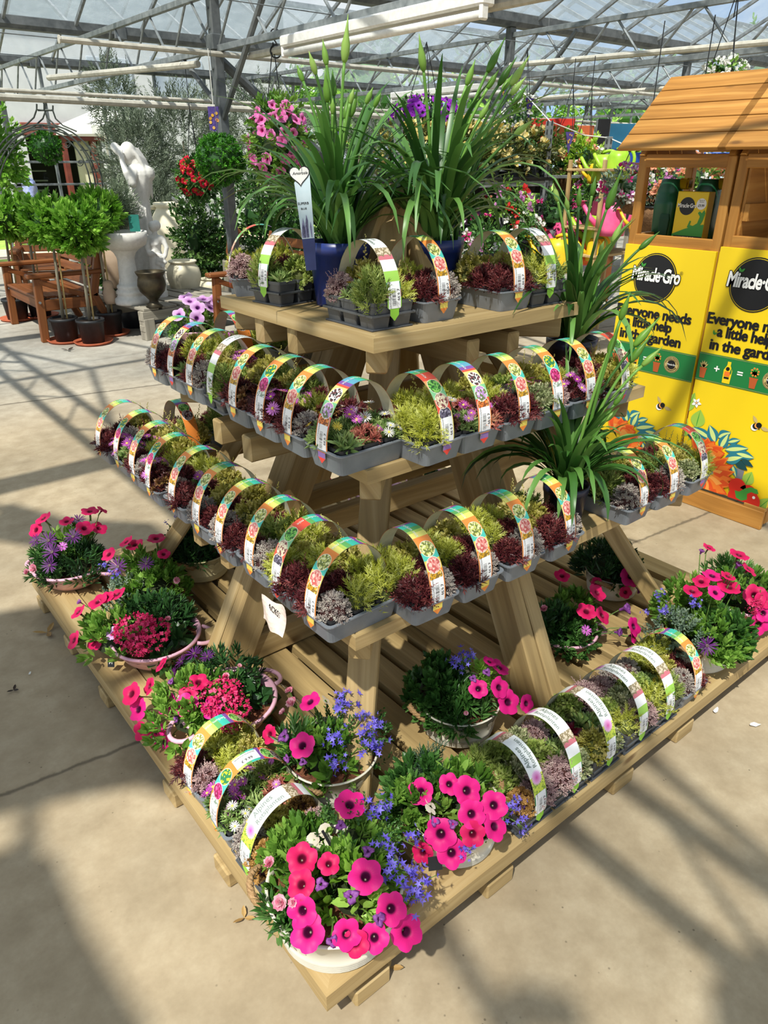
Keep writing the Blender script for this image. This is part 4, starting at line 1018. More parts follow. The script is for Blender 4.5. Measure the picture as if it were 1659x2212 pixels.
def vessel(kind, t, Rr):
    """pink enamel bowl or zinc tub of top radius Rr; returns rim height"""
    if kind == 'bowl':
        H = .52 * Rr; mb = MB()
        mb.lathe([(.001, 0), (.60 * Rr, 0), (.66 * Rr, .004), (.80 * Rr, .18 * Rr), (.92 * Rr, .40 * Rr), (.965 * Rr, H)], 40); mb.lathe([(.965 * Rr, H), (1.0 * Rr, H + .004), (1.035 * Rr, H + .001), (1.04 * Rr, H + .008), (1.0 * Rr, H + .012), (.95 * Rr, H + .006), (.90 * Rr, H - .02)], 40, mat=1)
        mb.build('bowl', [m_enam, m_enamr], t, True)
        for s in (-1, 1):
            h = MB(); h.tube([(s * Rr * (1.0 + .34 * math.sin(a)), Rr * .34 * math.cos(a), H - .012 * math.sin(a)) for a in np.linspace(0, math.pi, 12)], .0065, 8); h.build('handle', m_enamr, t, True)
    else:
        H = .86 * Rr; mz = m_creamz if kind == 'cream' else m_zinc; mb = MB()
        pr = [(.001, 0), (.80 * Rr, 0), (.81 * Rr, .003)]
        for k in range(4): z = .06 * H + k * .065 * H; r0 = (.81 + .17 * z / H) * Rr; pr += [(r0, z), (r0 + .004, z + .02 * H), (r0 + .001, z + .045 * H)]
        pr += [(.93 * Rr, .62 * H), (.975 * Rr, .96 * H), (1.0 * Rr, .965 * H), (1.012 * Rr, .985 * H), (1.0 * Rr, H), (.965 * Rr, H), (.95 * Rr, .8 * H)]
        mb.lathe(pr, 44)
        # embossed butterflies on the side
        for a0 in np.arange(0, 6.28, 1.05):
            for sx in (-1, 1):
                for dz, rr in ((.010, .014), (-.006, .010)):
                    V = []
                    for q in range(10):
                        a = 2 * math.pi * q / 10; u = sx * (.011 + rr * .8 * math.cos(a)); zz = .60 * H + dz + rr * .6 * math.sin(a) + abs(u) * .3; rad = (.81 + .17 * zz / H) * Rr + .0035; an = a0 + u / rad
                        V.append((rad * math.cos(an), rad * math.sin(an), zz))
                    mb.add(V, [list(range(10))])
        mb.build('tub', mz, t, True)
        for s in (-1, 1):
            h = MB(); pts = []
            for a in np.linspace(-.15, math.pi + .15, 26): pts.append((s * Rr * (.93 + .30 * math.sin(a)), Rr * .36 * math.cos(a), H * .78 + Rr * .22 * math.sin(a)))
            for ph in (0, 2.1, 4.2):
                h.tube([(p[0] + .004 * math.cos(i * 1.3 + ph), p[1] + .004 * math.sin(i * 1.3 + ph), p[2] + .004 * math.cos(i * 1.3 + ph + 1)) for i, p in enumerate(pts)], .0048, 5)
            h.build('rope_handle', m_rope, t, True)
    mb = MB(); mb.lathe([(.001, H - .012), (.4 * Rr, H - .010), (.93 * Rr, H - .016)], 24); mb.build('compost', m_bark, t)
    return H
PL = {}
def planter(name, kind, c, Rr, rz, label, leaves, flowers, dome=(1.15, .75), group=None, cat=None, zoff=DZ):
    """leaves: (type, count, angle deg, offset, radius, height) in units of Rr; flowers: (kind, px, py, r px of the picture)"""
    t = thing('enamel_bowl_planter' if kind == 'bowl' else 'zinc_tub_planter', label, 'planter', (c[0], c[1], zoff + .001), rz, group); PL[name] = t
    H = vessel(kind, t, Rr); r = np.random.RandomState(sum(map(ord, name)))
    for (ty, n, ang, off, rad, hh) in leaves:
        a = R(ang) - rz; mb = MB(); T, m = FOL[ty]; cc = (off * Rr * math.cos(a), off * Rr * math.sin(a), H - .015)
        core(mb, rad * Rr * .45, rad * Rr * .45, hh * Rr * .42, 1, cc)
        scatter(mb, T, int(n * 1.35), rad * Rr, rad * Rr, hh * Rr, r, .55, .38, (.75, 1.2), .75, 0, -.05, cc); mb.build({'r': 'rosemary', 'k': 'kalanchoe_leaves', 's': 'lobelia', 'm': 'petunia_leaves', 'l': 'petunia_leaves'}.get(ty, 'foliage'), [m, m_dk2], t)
    ctr = np.array([c[0], c[1], zoff + H - .02]); E = np.array([dome[0] * Rr, dome[0] * Rr, dome[1] * Rr]); n_ = rotz(-rz)
    for i, (k, px, py, rp) in enumerate(flowers):
        d = ray(px, py); d /= np.linalg.norm(d); o = (CAM - ctr) / E; dd = d / E
        A = dd @ dd; B = o @ dd; Cc = o @ o - 1; D = B * B - A * Cc
        tt_ = (-B - math.sqrt(D)) / A if D > 0 else -B / A
        p = CAM + d * tt_; nn = (p - ctr) / E ** 2; nn /= np.linalg.norm(nn)
        size = rp * tt_ / FPX * 1.04
        v = nn * .75 + np.array([-.22, -.30, .42]) + r.randn(3) * .16
        me = FLW[k][i % len(FLW[k])]
        p2 = n_ @ (p - np.array([c[0], c[1], zoff])); v2 = n_ @ v
        f = bpy.data.objects.new(me.name.split('.')[0], me); C.objects.link(f); f.parent = t; f.location = p2
        f.rotation_euler = Vector(v2).to_track_quat('Z', 'Y').to_euler(); f.scale = (size,) * 3
        f.rotation_euler.rotate_axis('Z', r.rand() * 6)
    # stalks up to the flowers, one part
    mb = MB()
    for f in t.children:
        if f.name.split('.')[0] in ('petunia_flower', 'daisy_flower', 'dianthus_flower', 'wilted_flower', 'bellflower_cluster', 'kalanchoe_cluster'):
            p = np.array(f.location); b = np.array([p[0] * .45, p[1] * .45, H]); q = f.rotation_euler.to_matrix() @ Vector((0, 0, -1)); e = p + np.array(q) * f.scale[0] * .9
            mb.tube([b, (b + e) / 2 + np.array([0, 0, .01]), e], .0016, 5)
    if mb.v: mb.build('stalks', m_stem, t)
    return t
def Z2(l): return [(k, 380 + x * .4822, 1400 + y * .4822, q * .4822) for k, x, y, q in l]
def Z1(l): return [(k, x * .42194, 1050 + y * .42194, q * .42194) for k, x, y, q in l]
def Z3_(l): return [(k, 860 + x * .4816, 1130 + y * .4816, q * .4816) for k, x, y, q in l]
G1 = 'cream zinc tubs of summer flowers'; G2 = 'pink enamel bowls of summer flowers'
planter('T1', 'zinc', (.105, .115), .138, R(-40), 'cream zinc tub with eleven large magenta petunias at the very front corner of the deck',
        [('l', 30, -70, .35, .7, .85), ('m', 26, 60, .2, .9, .9), ('O', 46, 110, .62, .62, .8), ('d', 22, 175, .62, .5, .5), ('S', 60, 25, .6, .75, .95), ('m', 14, 0, .7, .45, .45)],
        Z2([('p', 780, 700, 65), ('r', 565, 945, 62), ('r', 685, 968, 45), ('p', 850, 1023, 70), ('r', 560, 1060, 58), ('p', 565, 1180, 60), ('p', 588, 1275, 70), ('p', 765, 1285, 58), ('r', 805, 1325, 52), ('p', 890, 1300, 56), ('p', 965, 1170, 62), ('p', 1035, 1275, 66),
            ('w', 740, 800, 28), ('w', 650, 1060, 32), ('w', 785, 1115, 36), ('w', 860, 915, 30), ('w', 905, 1215, 34), ('w', 700, 1310, 30),
            ('b', 885, 715, 45), ('b', 940, 890, 48), ('b', 1050, 840, 42), ('b', 975, 1005, 45), ('b', 1045, 1000, 55), ('b', 1085, 1060, 50), ('b', 1060, 1125, 50), ('b', 940, 690, 40),
            ('n', 470, 1140, 38), ('n', 420, 965, 30), ('n', 525, 1140, 24)]), (1.35, 1.15), G1)
planter('T2', 'zinc', (.440, .115), .112, R(0), 'cream zinc tub of magenta petunias on the front deck edge, second tub from the corner',
        [('m', 30, 0, .1, .9, .95), ('o', 50, 120, .7, .9, 1.0), ('r', 40, 80, .8, .6, .95), ('O', 30, 160, .9, .6, 1.0)],
        Z2([('p', 1095, 645, 56), ('p', 1225, 610, 45), ('p', 1305, 640, 60), ('p', 1325, 745, 57), ('p', 1425, 705, 57), ('p', 1430, 800, 57), ('p', 1185, 835, 66), ('r', 1330, 835, 52), ('p', 1235, 920, 60), ('r', 1105, 920, 44),
            ('w', 1160, 780, 25), ('w', 1240, 790, 25), ('b', 1500, 730, 40), ('b', 1560, 795, 36), ('b', 1310, 910, 28), ('b', 1530, 690, 28)]), (1.3, 1.25), G1)
planter('T3', 'zinc', (.318, .432), .118, R(25), 'cream zinc tub of pink petunias and blue bellflowers behind the front post foot',
        [('m', 26, 190, .3, .85, .9), ('S', 70, 0, .5, .9, 1.05), ('d', 16, 150, .7, .5, 1.0)],
        Z2([('p', 600, 240, 48), ('p', 565, 437, 57), ('r', 418, 388, 40), ('w', 490, 400, 36), ('w', 500, 495, 22), ('w', 570, 512, 22), ('n', 522, 250, 34), ('n', 508, 195, 24), ('n', 480, 290, 22),
            ('b', 760, 230, 48), ('b', 720, 395, 42), ('b', 735, 250, 42), ('b', 890, 380, 50), ('b', 870, 440, 48), ('b', 715, 500, 38), ('b', 840, 310, 34), ('b', 900, 330, 34), ('a', 432, 492, 28)]), (1.3, 1.3), G1)
planter('T4', 'zinc', (.705, .375), .116, R(-20), 'cream zinc tub with green mounds and five magenta petunias under the lowest shelf',
        [('o', 60, 140, .5, .85, 1.0), ('d', 50, 230, .35, .8, .75), ('l', 16, 0, .6, .6, .85), ('o', 30, 100, .6, .7, 1.0)],
        Z2([('p', 1450, 85, 47), ('p', 1355, 183, 42), ('p', 1450, 178, 47), ('p', 1490, 243, 54), ('p', 1572, 250, 40), ('w', 1392, 112, 24), ('w', 1330, 140, 22), ('p', 1405, 60, 30), ('b', 1280, 50, 40), ('b', 1310, 30, 32), ('n', 1300, 290, 14)]), (1.3, 1.25), G1)
planter('T6', 'zinc', (1.515, .125), .115, R(10), 'cream zinc tub of green foliage and one purple daisy on the far front deck edge',
        [('O', 50, 250, .35, 1.05, .8), ('o', 60, 300, .5, .9, .85), ('s', 70, 170, 1.0, .85, 1.0), ('m', 34, 60, .8, .9, 1.35)],
        Z3_([('p', 1410, 235, 40), ('r', 1485, 285, 47), ('p', 1425, 312, 34), ('r', 1360, 262, 34), ('r', 1320, 305, 38), ('r', 1480, 238, 30), ('r', 1530, 142, 38), ('r', 1575, 208, 34), ('r', 1395, 110, 26), ('w', 1360, 128, 16), ('w', 1525, 190, 20),
             ('o', 1385, 550, 40), ('b', 1170, 322, 22), ('b', 1195, 385, 24), ('b', 1330, 348, 22), ('b', 1110, 400, 16)]), (1.5, 1.55), G1)
planter('T8', 'zinc', (1.64, .53), .10, R(10), 'cream zinc tub of dark foliage and magenta petunias behind the far leaning leg',
        [('x', 60, 140, .4, 1.1, 1.3), ('D', 26, 0, .4, .8, 1.0)],
        Z3_([('p', 1045, 240, 45), ('r', 1052, 182, 28), ('r', 1110, 266, 30), ('r', 1020, 312, 26), ('r', 890, 268, 24), ('w', 1080, 300, 18)]), (1.3, 1.4), G1)
planter('T5', 'cream', (.53, 1.60), .115, R(30), 'old cream tub of dark green foliage beneath the bench side of the lowest shelf',
        [('D', 60, 90, .2, 1.05, 1.15), ('x', 40, 200, .4, .8, 1.0)], Z1([('n', 875, 398, 16), ('b', 850, 185, 12), ('b', 900, 160, 12)]), (1.2, 1.2), G1)
planter('T7', 'cream', (.285, 1.47), .11, R(-25), 'cream tub with rope handle, dark purple daisies and pink petunias on the shaded deck edge',
        [('O', 60, 270, .3, 1.1, 1.05), ('s', 50, 190, .9, .7, .8), ('m', 26, 100, .5, .9, 1.3)],
        Z1([('r', 800, 267, 45), ('r', 690, 300, 42), ('r', 645, 285, 36), ('r', 555, 350, 38), ('r', 838, 348, 32), ('o', 605, 415, 48), ('o', 750, 400, 40), ('b', 525, 410, 20), ('b', 590, 457, 20), ('b', 560, 440, 16), ('n', 902, 485, 22)]), (1.35, 1.4), G1)
planter('B1', 'bowl', (.125, 1.845), .135, R(-50), 'pink enamel bowl of purple daisies and pink petunias at the far bench-side deck corner',
        [('x', 60, 270, .2, .95, .85), ('d', 30, 180, .5, .7, .9), ('m', 26, 80, .4, .8, 1.2)],
        Z1([('r', 220, 165, 40), ('r', 182, 225, 38), ('r', 432, 215, 40), ('r', 508, 215, 38), ('r', 460, 128, 40), ('r', 525, 122, 28), ('r', 340, 180, 34), ('o', 250, 280, 45), ('o', 268, 340, 45), ('o', 375, 260, 42), ('o', 255, 408, 38), ('o', 400, 175, 36), ('o', 185, 280, 34), ('a', 320, 312, 24), ('n', 176, 425, 28), ('n', 140, 442, 20)]), (1.15, 1.3), G2)
planter('B2', 'bowl', (.185, 1.205), .135, R(-35), 'pink enamel bowl with a crimson kalanchoe cluster, middle of the shaded deck edge',
        [('k', 12, 270, .25, .6, .5), ('m', 40, 150, .95, .85, .85), ('x', 40, 40, .5, .7, .9), ('D', 30, 90, .4, .8, 1.0)],
        Z1([('r', 398, 645, 42), ('r', 500, 590, 48), ('r', 600, 553, 44), ('r', 500, 735, 50), ('r', 483, 785, 52), ('r', 375, 790, 46), ('r', 545, 570, 36), ('w', 590, 630, 22), ('w', 408, 595, 16), ('l', 575, 755, 34), ('K', 690, 745, 100), ('K', 760, 760, 100), ('K', 720, 810, 60), ('n', 860, 682, 18)]), (1.25, 1.0), G2)
planter('B3', 'bowl', (.215, .790), .135, R(10), 'pink enamel bowl of twelve magenta petunias and kalanchoe, nearest the deck trays',
        [('m', 60, 175, .65, 1.05, .95), ('x', 30, 60, .5, .8, 1.0), ('k', 8, 340, .4, .5, .5)],
        Z1([('r', 670, 1065, 56), ('r', 762, 1025, 45), ('p', 705, 1145, 55), ('p', 855, 1118, 52), ('r', 962, 1068, 48), ('p', 955, 1122, 57), ('p', 1082, 1135, 55), ('r', 1015, 1003, 48), ('r', 720, 1258, 46), ('p', 800, 1258, 50), ('p', 838, 1318, 57), ('r', 825, 915, 44), ('w', 905, 1195, 20), ('w', 880, 1005, 24),
            ('K', 1130, 1080, 100), ('K', 1190, 1130, 85), ('K', 1180, 1215, 55), ('o', 995, 860, 46), ('o', 1062, 875, 40), ('o', 930, 900, 38), ('o', 890, 960, 30), ('n', 1158, 975, 22), ('n', 1226, 922, 14)]), (1.35, 1.15), G2)
planter('B4', 'bowl', (1.235, .43), .105, R(-30), 'pink enamel bowl of grey-green foliage with pink petunias beside the leaning leg',
        [('o', 50, 250, .3, .9, .95), ('x', 40, 160, .5, .8, 1.2), ('m', 30, 20, .6, .9, 1.2)],
        Z3_([('r', 895, 312, 42), ('r', 845, 396, 42), ('r', 918, 415, 40), ('r', 735, 236, 34), ('p', 1060, 465, 42), ('p', 1055, 505, 34), ('w', 1020, 385, 32), ('w', 990, 492, 24), ('a', 842, 483, 24), ('n', 655, 385, 20), ('n', 630, 395, 16)]), (1.45, 1.5), G2)
planter('B5', 'bowl', (1.86, .155), .13, R(0), 'pink enamel bowl cut off by the picture edge, last on the deck',
        [('m', 50, 200, .3, 1.0, 1.1), ('d', 40, 90, .4, .9, 1.1)], Z3_([('p', 1618, 458, 44), ('p', 1640, 405, 36), ('r', 1600, 325, 44), ('r', 1640, 345, 36), ('K', 1600, 375, 30)]), (1.35, 1.4), G2)
planter('B6', 'bowl', (1.44, 1.66), .115, R(0), 'dusky pink bowl of bare compost in shade under the stand', [('S', 8, 60, .4, .3, .4)], [], (1, 1), G2)
planter('B7', 'bowl', (1.72, 1.62), .11, R(0), 'small pink bowl deep in shade at the back of the deck', [('D', 20, 60, .3, .6, .7)], [], (1, 1), G2)
planter('T9', 'cream', (.98, 1.80), .11, R(0), 'cream tub of deep crimson petunias seen through the stand at the back deck edge', [('m', 40, 250, .2, 1.1, 1.2), ('s', 30, 0, 1.0, .7, 1.0)],
        [('r', 440 + x * .3737, 700 + y * .3737, 15) for x, y in ((615, 890), (690, 830), (655, 850), (705, 895), (665, 880), (640, 840))] + [('n', 735, 1037 - 8, 8)], (1.4, 1.6), G1)
# butterfly stakes and plant labels pushed into the tubs belong to the tubs
def stake(pl, px, py, depth_z, size):
    t = PL[pl]; p = onz(px, py, depth_z); q = rotz(-t.rotation_euler.z) @ (p - np.array(t.location)); mb = MB()
    for sx in (-1, 1):
        for dy, a, l in ((.35, .5, 1.25), (-.3, -.5, .95)):
            V = [(0, 0, 0)] + [(sx * l * (.5 + .5 * math.cos(k / 9 * 6.283 + math.pi)), dy * l + .38 * l * math.sin(k / 9 * 6.283 + math.pi) * 1, .12) for k in range(10)]
            mb.add(np.array(V) * size, [list(range(1, 11))] + [list(range(1, 11))[::-1]])
    mb.tube([(0, -.5 * size, .02), (0, .6 * size, .02)], .1 * size, 6, 1); o = mb.build('butterfly_stake', [m_wood_tag, m_black], t); o.location = q; o.rotation_euler = (.7, .2, rs.rand())
    mb = MB(); mb.tube([(0, 0, 0), (0, 0, -.10)], .0015, 5); s2 = mb.build('stake_rod', m_wood_tag, t); s2.location = q
stake('T1', 694, 1818, .31, .030); stake('T2', 930, 1745, .30, .02); stake('T4', 1003, 1450, .27, .018); stake('T3', 705, 1515, .28, .016)
def plant_label(pl, px, py, z, wd, ht, txt, rz, mcol):
    t = PL[pl]; p = onz(px, py, z); q = rotz(-t.rotation_euler.z) @ (p - np.array(t.location)); mb = MB(); mb.box((0, 0, 0), (wd, .0012, ht), b=.0004)
    o = mb.build('plant_label', mcol, t); o.location = q; o.rotation_euler = (R(-25), 0, rz - t.rotation_euler.z)
    if not txt: return
    V, F = text_geo(txt, ht * .42, ht * .01); mb = MB(); mb.add([(p_[0], -.0008, p_[1]) for p_ in V], F); mb.build('lettering', m_white, o)
plant_label('B2', 240, 1432, .165, .021, .026, 'PT', R(-40), m_black)
plant_label('T2', 940, 1865, .22, .03, .03, '', R(-30), m_black)
plant_label('T3', 625, 1668, .20, .035, .05, '', R(-50), m_black)

# ------------------------------------------------------------------ tall strap-leaved plants with budded stems
m_strap = M_leaf('strap_leaf', '#2a4e20', '#44722f', '#6f9c4c', .36, .22)
m_bud = M_leaf('green_bud', '#4a7a28', '#74a33c', '#a8c868', .4, .3)
m_stalk = M_leaf('green_stalk', '#3a6426', '#5a8a34', '#7aa84a', .4, .1)
m_bluepot = M_plain('navy_blue_pot', '#182a66', '#20347a', 20, .35, 0, .5)
m_darkpot = M_plain('dark_navy_pot', '#17192e', '#20233c', 20, .35, 0, .5)
def strap(mb, base, az, L, lean, droop, w, r):
    n = 9; p = np.array(base, float); el = lean; V = []; G = []; h = np.array([math.cos(az), math.sin(az), 0]); sd_ = np.array([-math.sin(az), math.cos(az), 0]); g = r.rand()
    for i in range(n + 1):
        s_ = i / n; ww = w * (.55 + .9 * s_ - 1.35 * s_ ** 2.6) * .5 if s_ < 1 else .0005
        nr = h * math.cos(el) - np.array([0, 0, 1]) * math.sin(el)
        V += [p - sd_ * ww + np.array([0, 0, ww * .25]), p - np.array([0, 0, ww * .1]), p + sd_ * ww + np.array([0, 0, ww * .25])]; G += [(g, s_, 0)] * 3
        p = p + (h * math.sin(el) + np.array([0, 0, math.cos(el)])) * L / n; el += droop / n * (.4 + 1.2 * s_)
    F = []
    for i in range(n): a = 3 * i; F += [[a, a + 1, a + 4, a + 3], [a + 1, a + 2, a + 5, a + 4]]
    mb.add(V, F, 0, G)
def agapanthus(loc, label, pot_r, pot_h, mpot, nleaf, L, stems, seed, lab=None):
    """stems: (px, py of the bud tip, bud length m, dist offset): each runs from the crown to a bud"""
    t = thing('potted_agapanthus', label, 'potted plant', loc, 0, 'potted plants with tall flower buds'); r = np.random.RandomState(seed)
    mb = MB(); mb.lathe([(.001, 0), (pot_r * .78, 0), (pot_r * .80, .004), (pot_r * .97, pot_h * .80), (pot_r * 1.0, pot_h * .80), (pot_r * 1.02, pot_h), (pot_r * .95, pot_h), (pot_r * .93, pot_h * .8)], 36); mb.build('pot', mpot, t, True)
    mb = MB(); mb.lathe([(.001, pot_h - .012), (pot_r * .95, pot_h - .014)], 20); mb.build('soil', m_soil, t)
    mb = MB()
    for i in range(nleaf):
        a = r.rand() * 6.283; b = (pot_r * .45 * math.sqrt(r.rand()) * math.cos(a), pot_r * .45 * math.sqrt(r.rand()) * math.sin(a), pot_h - .012)
        q = r.rand(); strap(mb, b, a + r.randn() * .5, L * (.65 + .6 * r.rand()), .10 + .55 * q, .7 + 2.3 * q + .4 * r.rand(), .020 + .010 * r.rand(), r)
    mb.build('strap_leaves', m_strap, t, True)
    base = np.array(loc)
    for (px, py, bl, off) in stems:
        # the bud tip stands near the plant's own depth: plane facing the view through the crown
        d = ray(px, py); f = d[:2] @ FWD; depth = (base[:2] - CAM[:2]) @ FWD + off; tip = CAM + d * (depth / f) - base
        b0 = np.array([tip[0] * .12 + r.randn() * .012, tip[1] * .12 + r.randn() * .012, pot_h - .01])
        ctrl = b0 + np.array([0, 0, (tip[2] - b0[2]) * .55]) + (tip - b0) * np.array([.15, .15, 0])
        P = [(1 - s_) ** 2 * b0 + 2 * s_ * (1 - s_) * ctrl + s_ * s_ * tip for s_ in np.linspace(0, 1, 16)]
        cut = [p for p in P if np.linalg.norm(tip - p) > bl]; nb = tip - cut[-1]; nb /= np.linalg.norm(nb); e = tip - nb * bl
        cut.append(e); mb = MB(); mb.tube(cut, [.0052 - .0016 * i / len(cut) for i in range(len(cut))], 7, g=(r.rand(), 0, 0)); s_o = mb.build('flower_stem', m_stalk, t, True)
        mb = MB(); pts = [e + nb * bl * q for q in (0, .06, .2, .38, .55, .75, 1)]; mb.tube(pts, [.0036, .0062 * (bl / .07) ** .5, .0088 * (bl / .07) ** .5, .0090 * (bl / .07) ** .5, .0066, .0032, .0005], 8, g=(r.rand(), 0, 0)); mb.build('bud', m_bud, s_o, True)
    return t
agapanthus((.762, .965, Z3), 'blue pot of strap leaves on the top shelf with a heart-topped plant label', .083, .165, m_bluepot, 108, .42,
           [(752, 30, .10, 0), (697, 85, .055, .02), (667, 110, .05, -.03), (641, 140, .04, .05), (702, 150, .07, 0), (718, 150, .06, .06), (719, 212, .035, 0), (753, 205, .06, .08), (764, 190, .035, 0), (773, 190, .07, .05), (806, 188, .04, 0), (823, 200, .035, -.03)], 5)
agapanthus((1.012, .862, Z3), 'blue pot of strap leaves on the top shelf, buds leaning towards the wooden hut', .083, .165, m_bluepot, 108, .42,
           [(905, 72, .08, -.05), (1027, 128, .06, 0), (1092, 80, .09, .03), (1078, 150, .05, 0), (1117, 122, .08, .05), (1108, 160, .05, .1), (1145, 118, .08, 0), (1137, 165, .06, .06), (1142, 180, .07, .1), (1075, 270, .06, .05), (1153, 258, .06, 0), (1060, 215, .05, -.02)], 9)
agapanthus((1.36, .62, TIER[1][0]), 'strap-leaved plant with tall buds on the middle shelf, in front of the first yellow panel', .075, .15, m_darkpot, 75, .36,
           [(1195, 395, .05, 0), (1222, 425, .035, -.02), (1252, 400, .055, .05), (1287, 380, .05, 0), (1345, 362, .11, .02), (1348, 470, .07, 0), (1305, 520, .035, 0), (1425, 500, .07, .02)], 15)
agapanthus((1.105, .395, TIER[0][0]), 'dark pot of strap leaves standing in a gap of the lowest shelf, panel side', .062, .118, m_darkpot, 85, .33,
           [(1362, 630, .07, 0), (1338, 705, .07, .03), (1410, 720, .09, .04), (1428, 682, .10, .06), (1432, 748, .07, .05), (1353, 840, .05, 0), (1338, 880, .05, .03)], 21)
# the plant label in the first blue pot
tl = [o for o in C.objects if o.get('label', '').endswith('heart-topped plant label')][0]
m_labelb = M_plain('pale_blue_label', '#bcd3dc', '#d4e4ea', 20, .45); m_labeln = M_plain('navy_label_foot', '#2c3462', '#3a4478', 20, .45); m_lav = M_plain('lavender_print', '#6a6a94', '#9a9ab8', 300, .5)
def lab_geo():
    p0 = onz(668, 545, Z3 + .165) - np.array(tl.location); o = bpy.data.objects.new('plant_label', None)
    mb = MB(); W_ = .030
    def pan_(pts, mat, y=0): mb.add([(a, y, b) for a, b in pts] + [(a, y + .0012, b) for a, b in pts], [list(range(len(pts))), list(range(len(pts), 2 * len(pts)))[::-1]] + [[i, len(pts) + i, len(pts) + (i + 1) % len(pts), (i + 1) % len(pts)] for i in range(len(pts))], mat)
    pan_([(-.012, -.04), (.012, -.04), (.016, .03), (-.013, .03)], 1); pan_([(-.013, .03), (.016, .03), (.021, .175), (-.016, .15)], 0)
    hp = [(.0215 * math.sin(a) ** 3, .0013 * (13 * math.cos(a) - 5 * math.cos(2 * a) - 2 * math.cos(3 * a) - math.cos(4 * a))) for a in np.linspace(0, 6.283, 26)[:-1]]
    pan_([(a * 1.12 - .002, b * 1.15 + .165) for a, b in hp], 2, -.0010); pan_([(a - .002, b + .165) for a, b in hp], 3, -.0020)
    for q in range(14):
        x = -.011 + .022 * rs.rand(); z = .035 + .035 * rs.rand(); pan_([(x - .001, .032), (x + .001, .032), (x + .0022, z), (x, z + .012), (x - .0022, z)], 4, -.0008)
    o = mb.build('plant_label', [m_labelb, m_labeln, m_black, m_white, m_lav], tl); o.location = p0 + np.array([0, 0, .0]); o.rotation_euler = (R(-6), R(-4), YAW - math.pi / 2 + .15)
    for tx, z, sz in (('Amorosia', .168, .0085), ('SUPERB', .105, .0075), ('BLUE', .094, .006)):
        V, F = text_geo(tx, sz, .0001, .25 if z > .15 else 0); m2 = MB(); m2.add([(p[0] - .001, -.0024 if z > .15 else -.0006, p[1] + z) for p in V], F); m2.build('lettering', m_ink, o)
lab_geo()
# ------------------------------------------------------------------ the two wooden hut displays with yellow printed panels
PX = 2.83
def flat(name, hexc, rough=.45): return M_plain(name, hexc, None, 10, rough)
m_yel = flat('print_yellow', '#f2cf1c'); m_blk = flat('print_black', '#15161a'); m_wht = flat('print_white', '#f4f4f0'); m_grn = flat('print_green', '#1f7a3e')
m_lgr = flat('print_light_green', '#9cc24a'); m_teal = flat('print_teal', '#2a7a8a'); m_cream = flat('print_cream_green', '#cfe08a'); m_or = flat('print_orange', '#ee7a2a'); m_or2 = flat('print_deep_orange', '#e2521f'); m_redp = flat('print_red', '#d8281c'); m_terr = flat('print_terracotta', '#b85a2c'); m_gold = flat('print_gold', '#c8b070'); m_gryp = flat('print_grey', '#7d8088'); m_leafp = flat('print_leaf_green', '#3f9a3c'); m_dteal = flat('print_dark_teal', '#14454a'); m_ora = flat('print_pale_orange', '#f4a04a')
ORG = {}
def uv_of(px, py, top_left):
    p = on(px, py, 0, PX); return (top_left[0] - p[1], p[2] - top_left[1])
def clip(poly, u0, u1, v0, v1):
    for ax, val, sg in ((0, u0, 1), (0, u1, -1), (1, v0, 1), (1, v1, -1)):
        out = []
        for i in range(len(poly)):
            a, b = poly[i - 1], poly[i]; ia = (a[ax] - val) * sg >= 0; ib = (b[ax] - val) * sg >= 0
            if ia != ib: t_ = (val - a[ax]) / (b[ax] - a[ax]); out.append((a[0] + t_ * (b[0] - a[0]), a[1] + t_ * (b[1] - a[1])))
            if ib: out.append(b)
        poly = out
        if len(poly) < 3: return []
    return poly
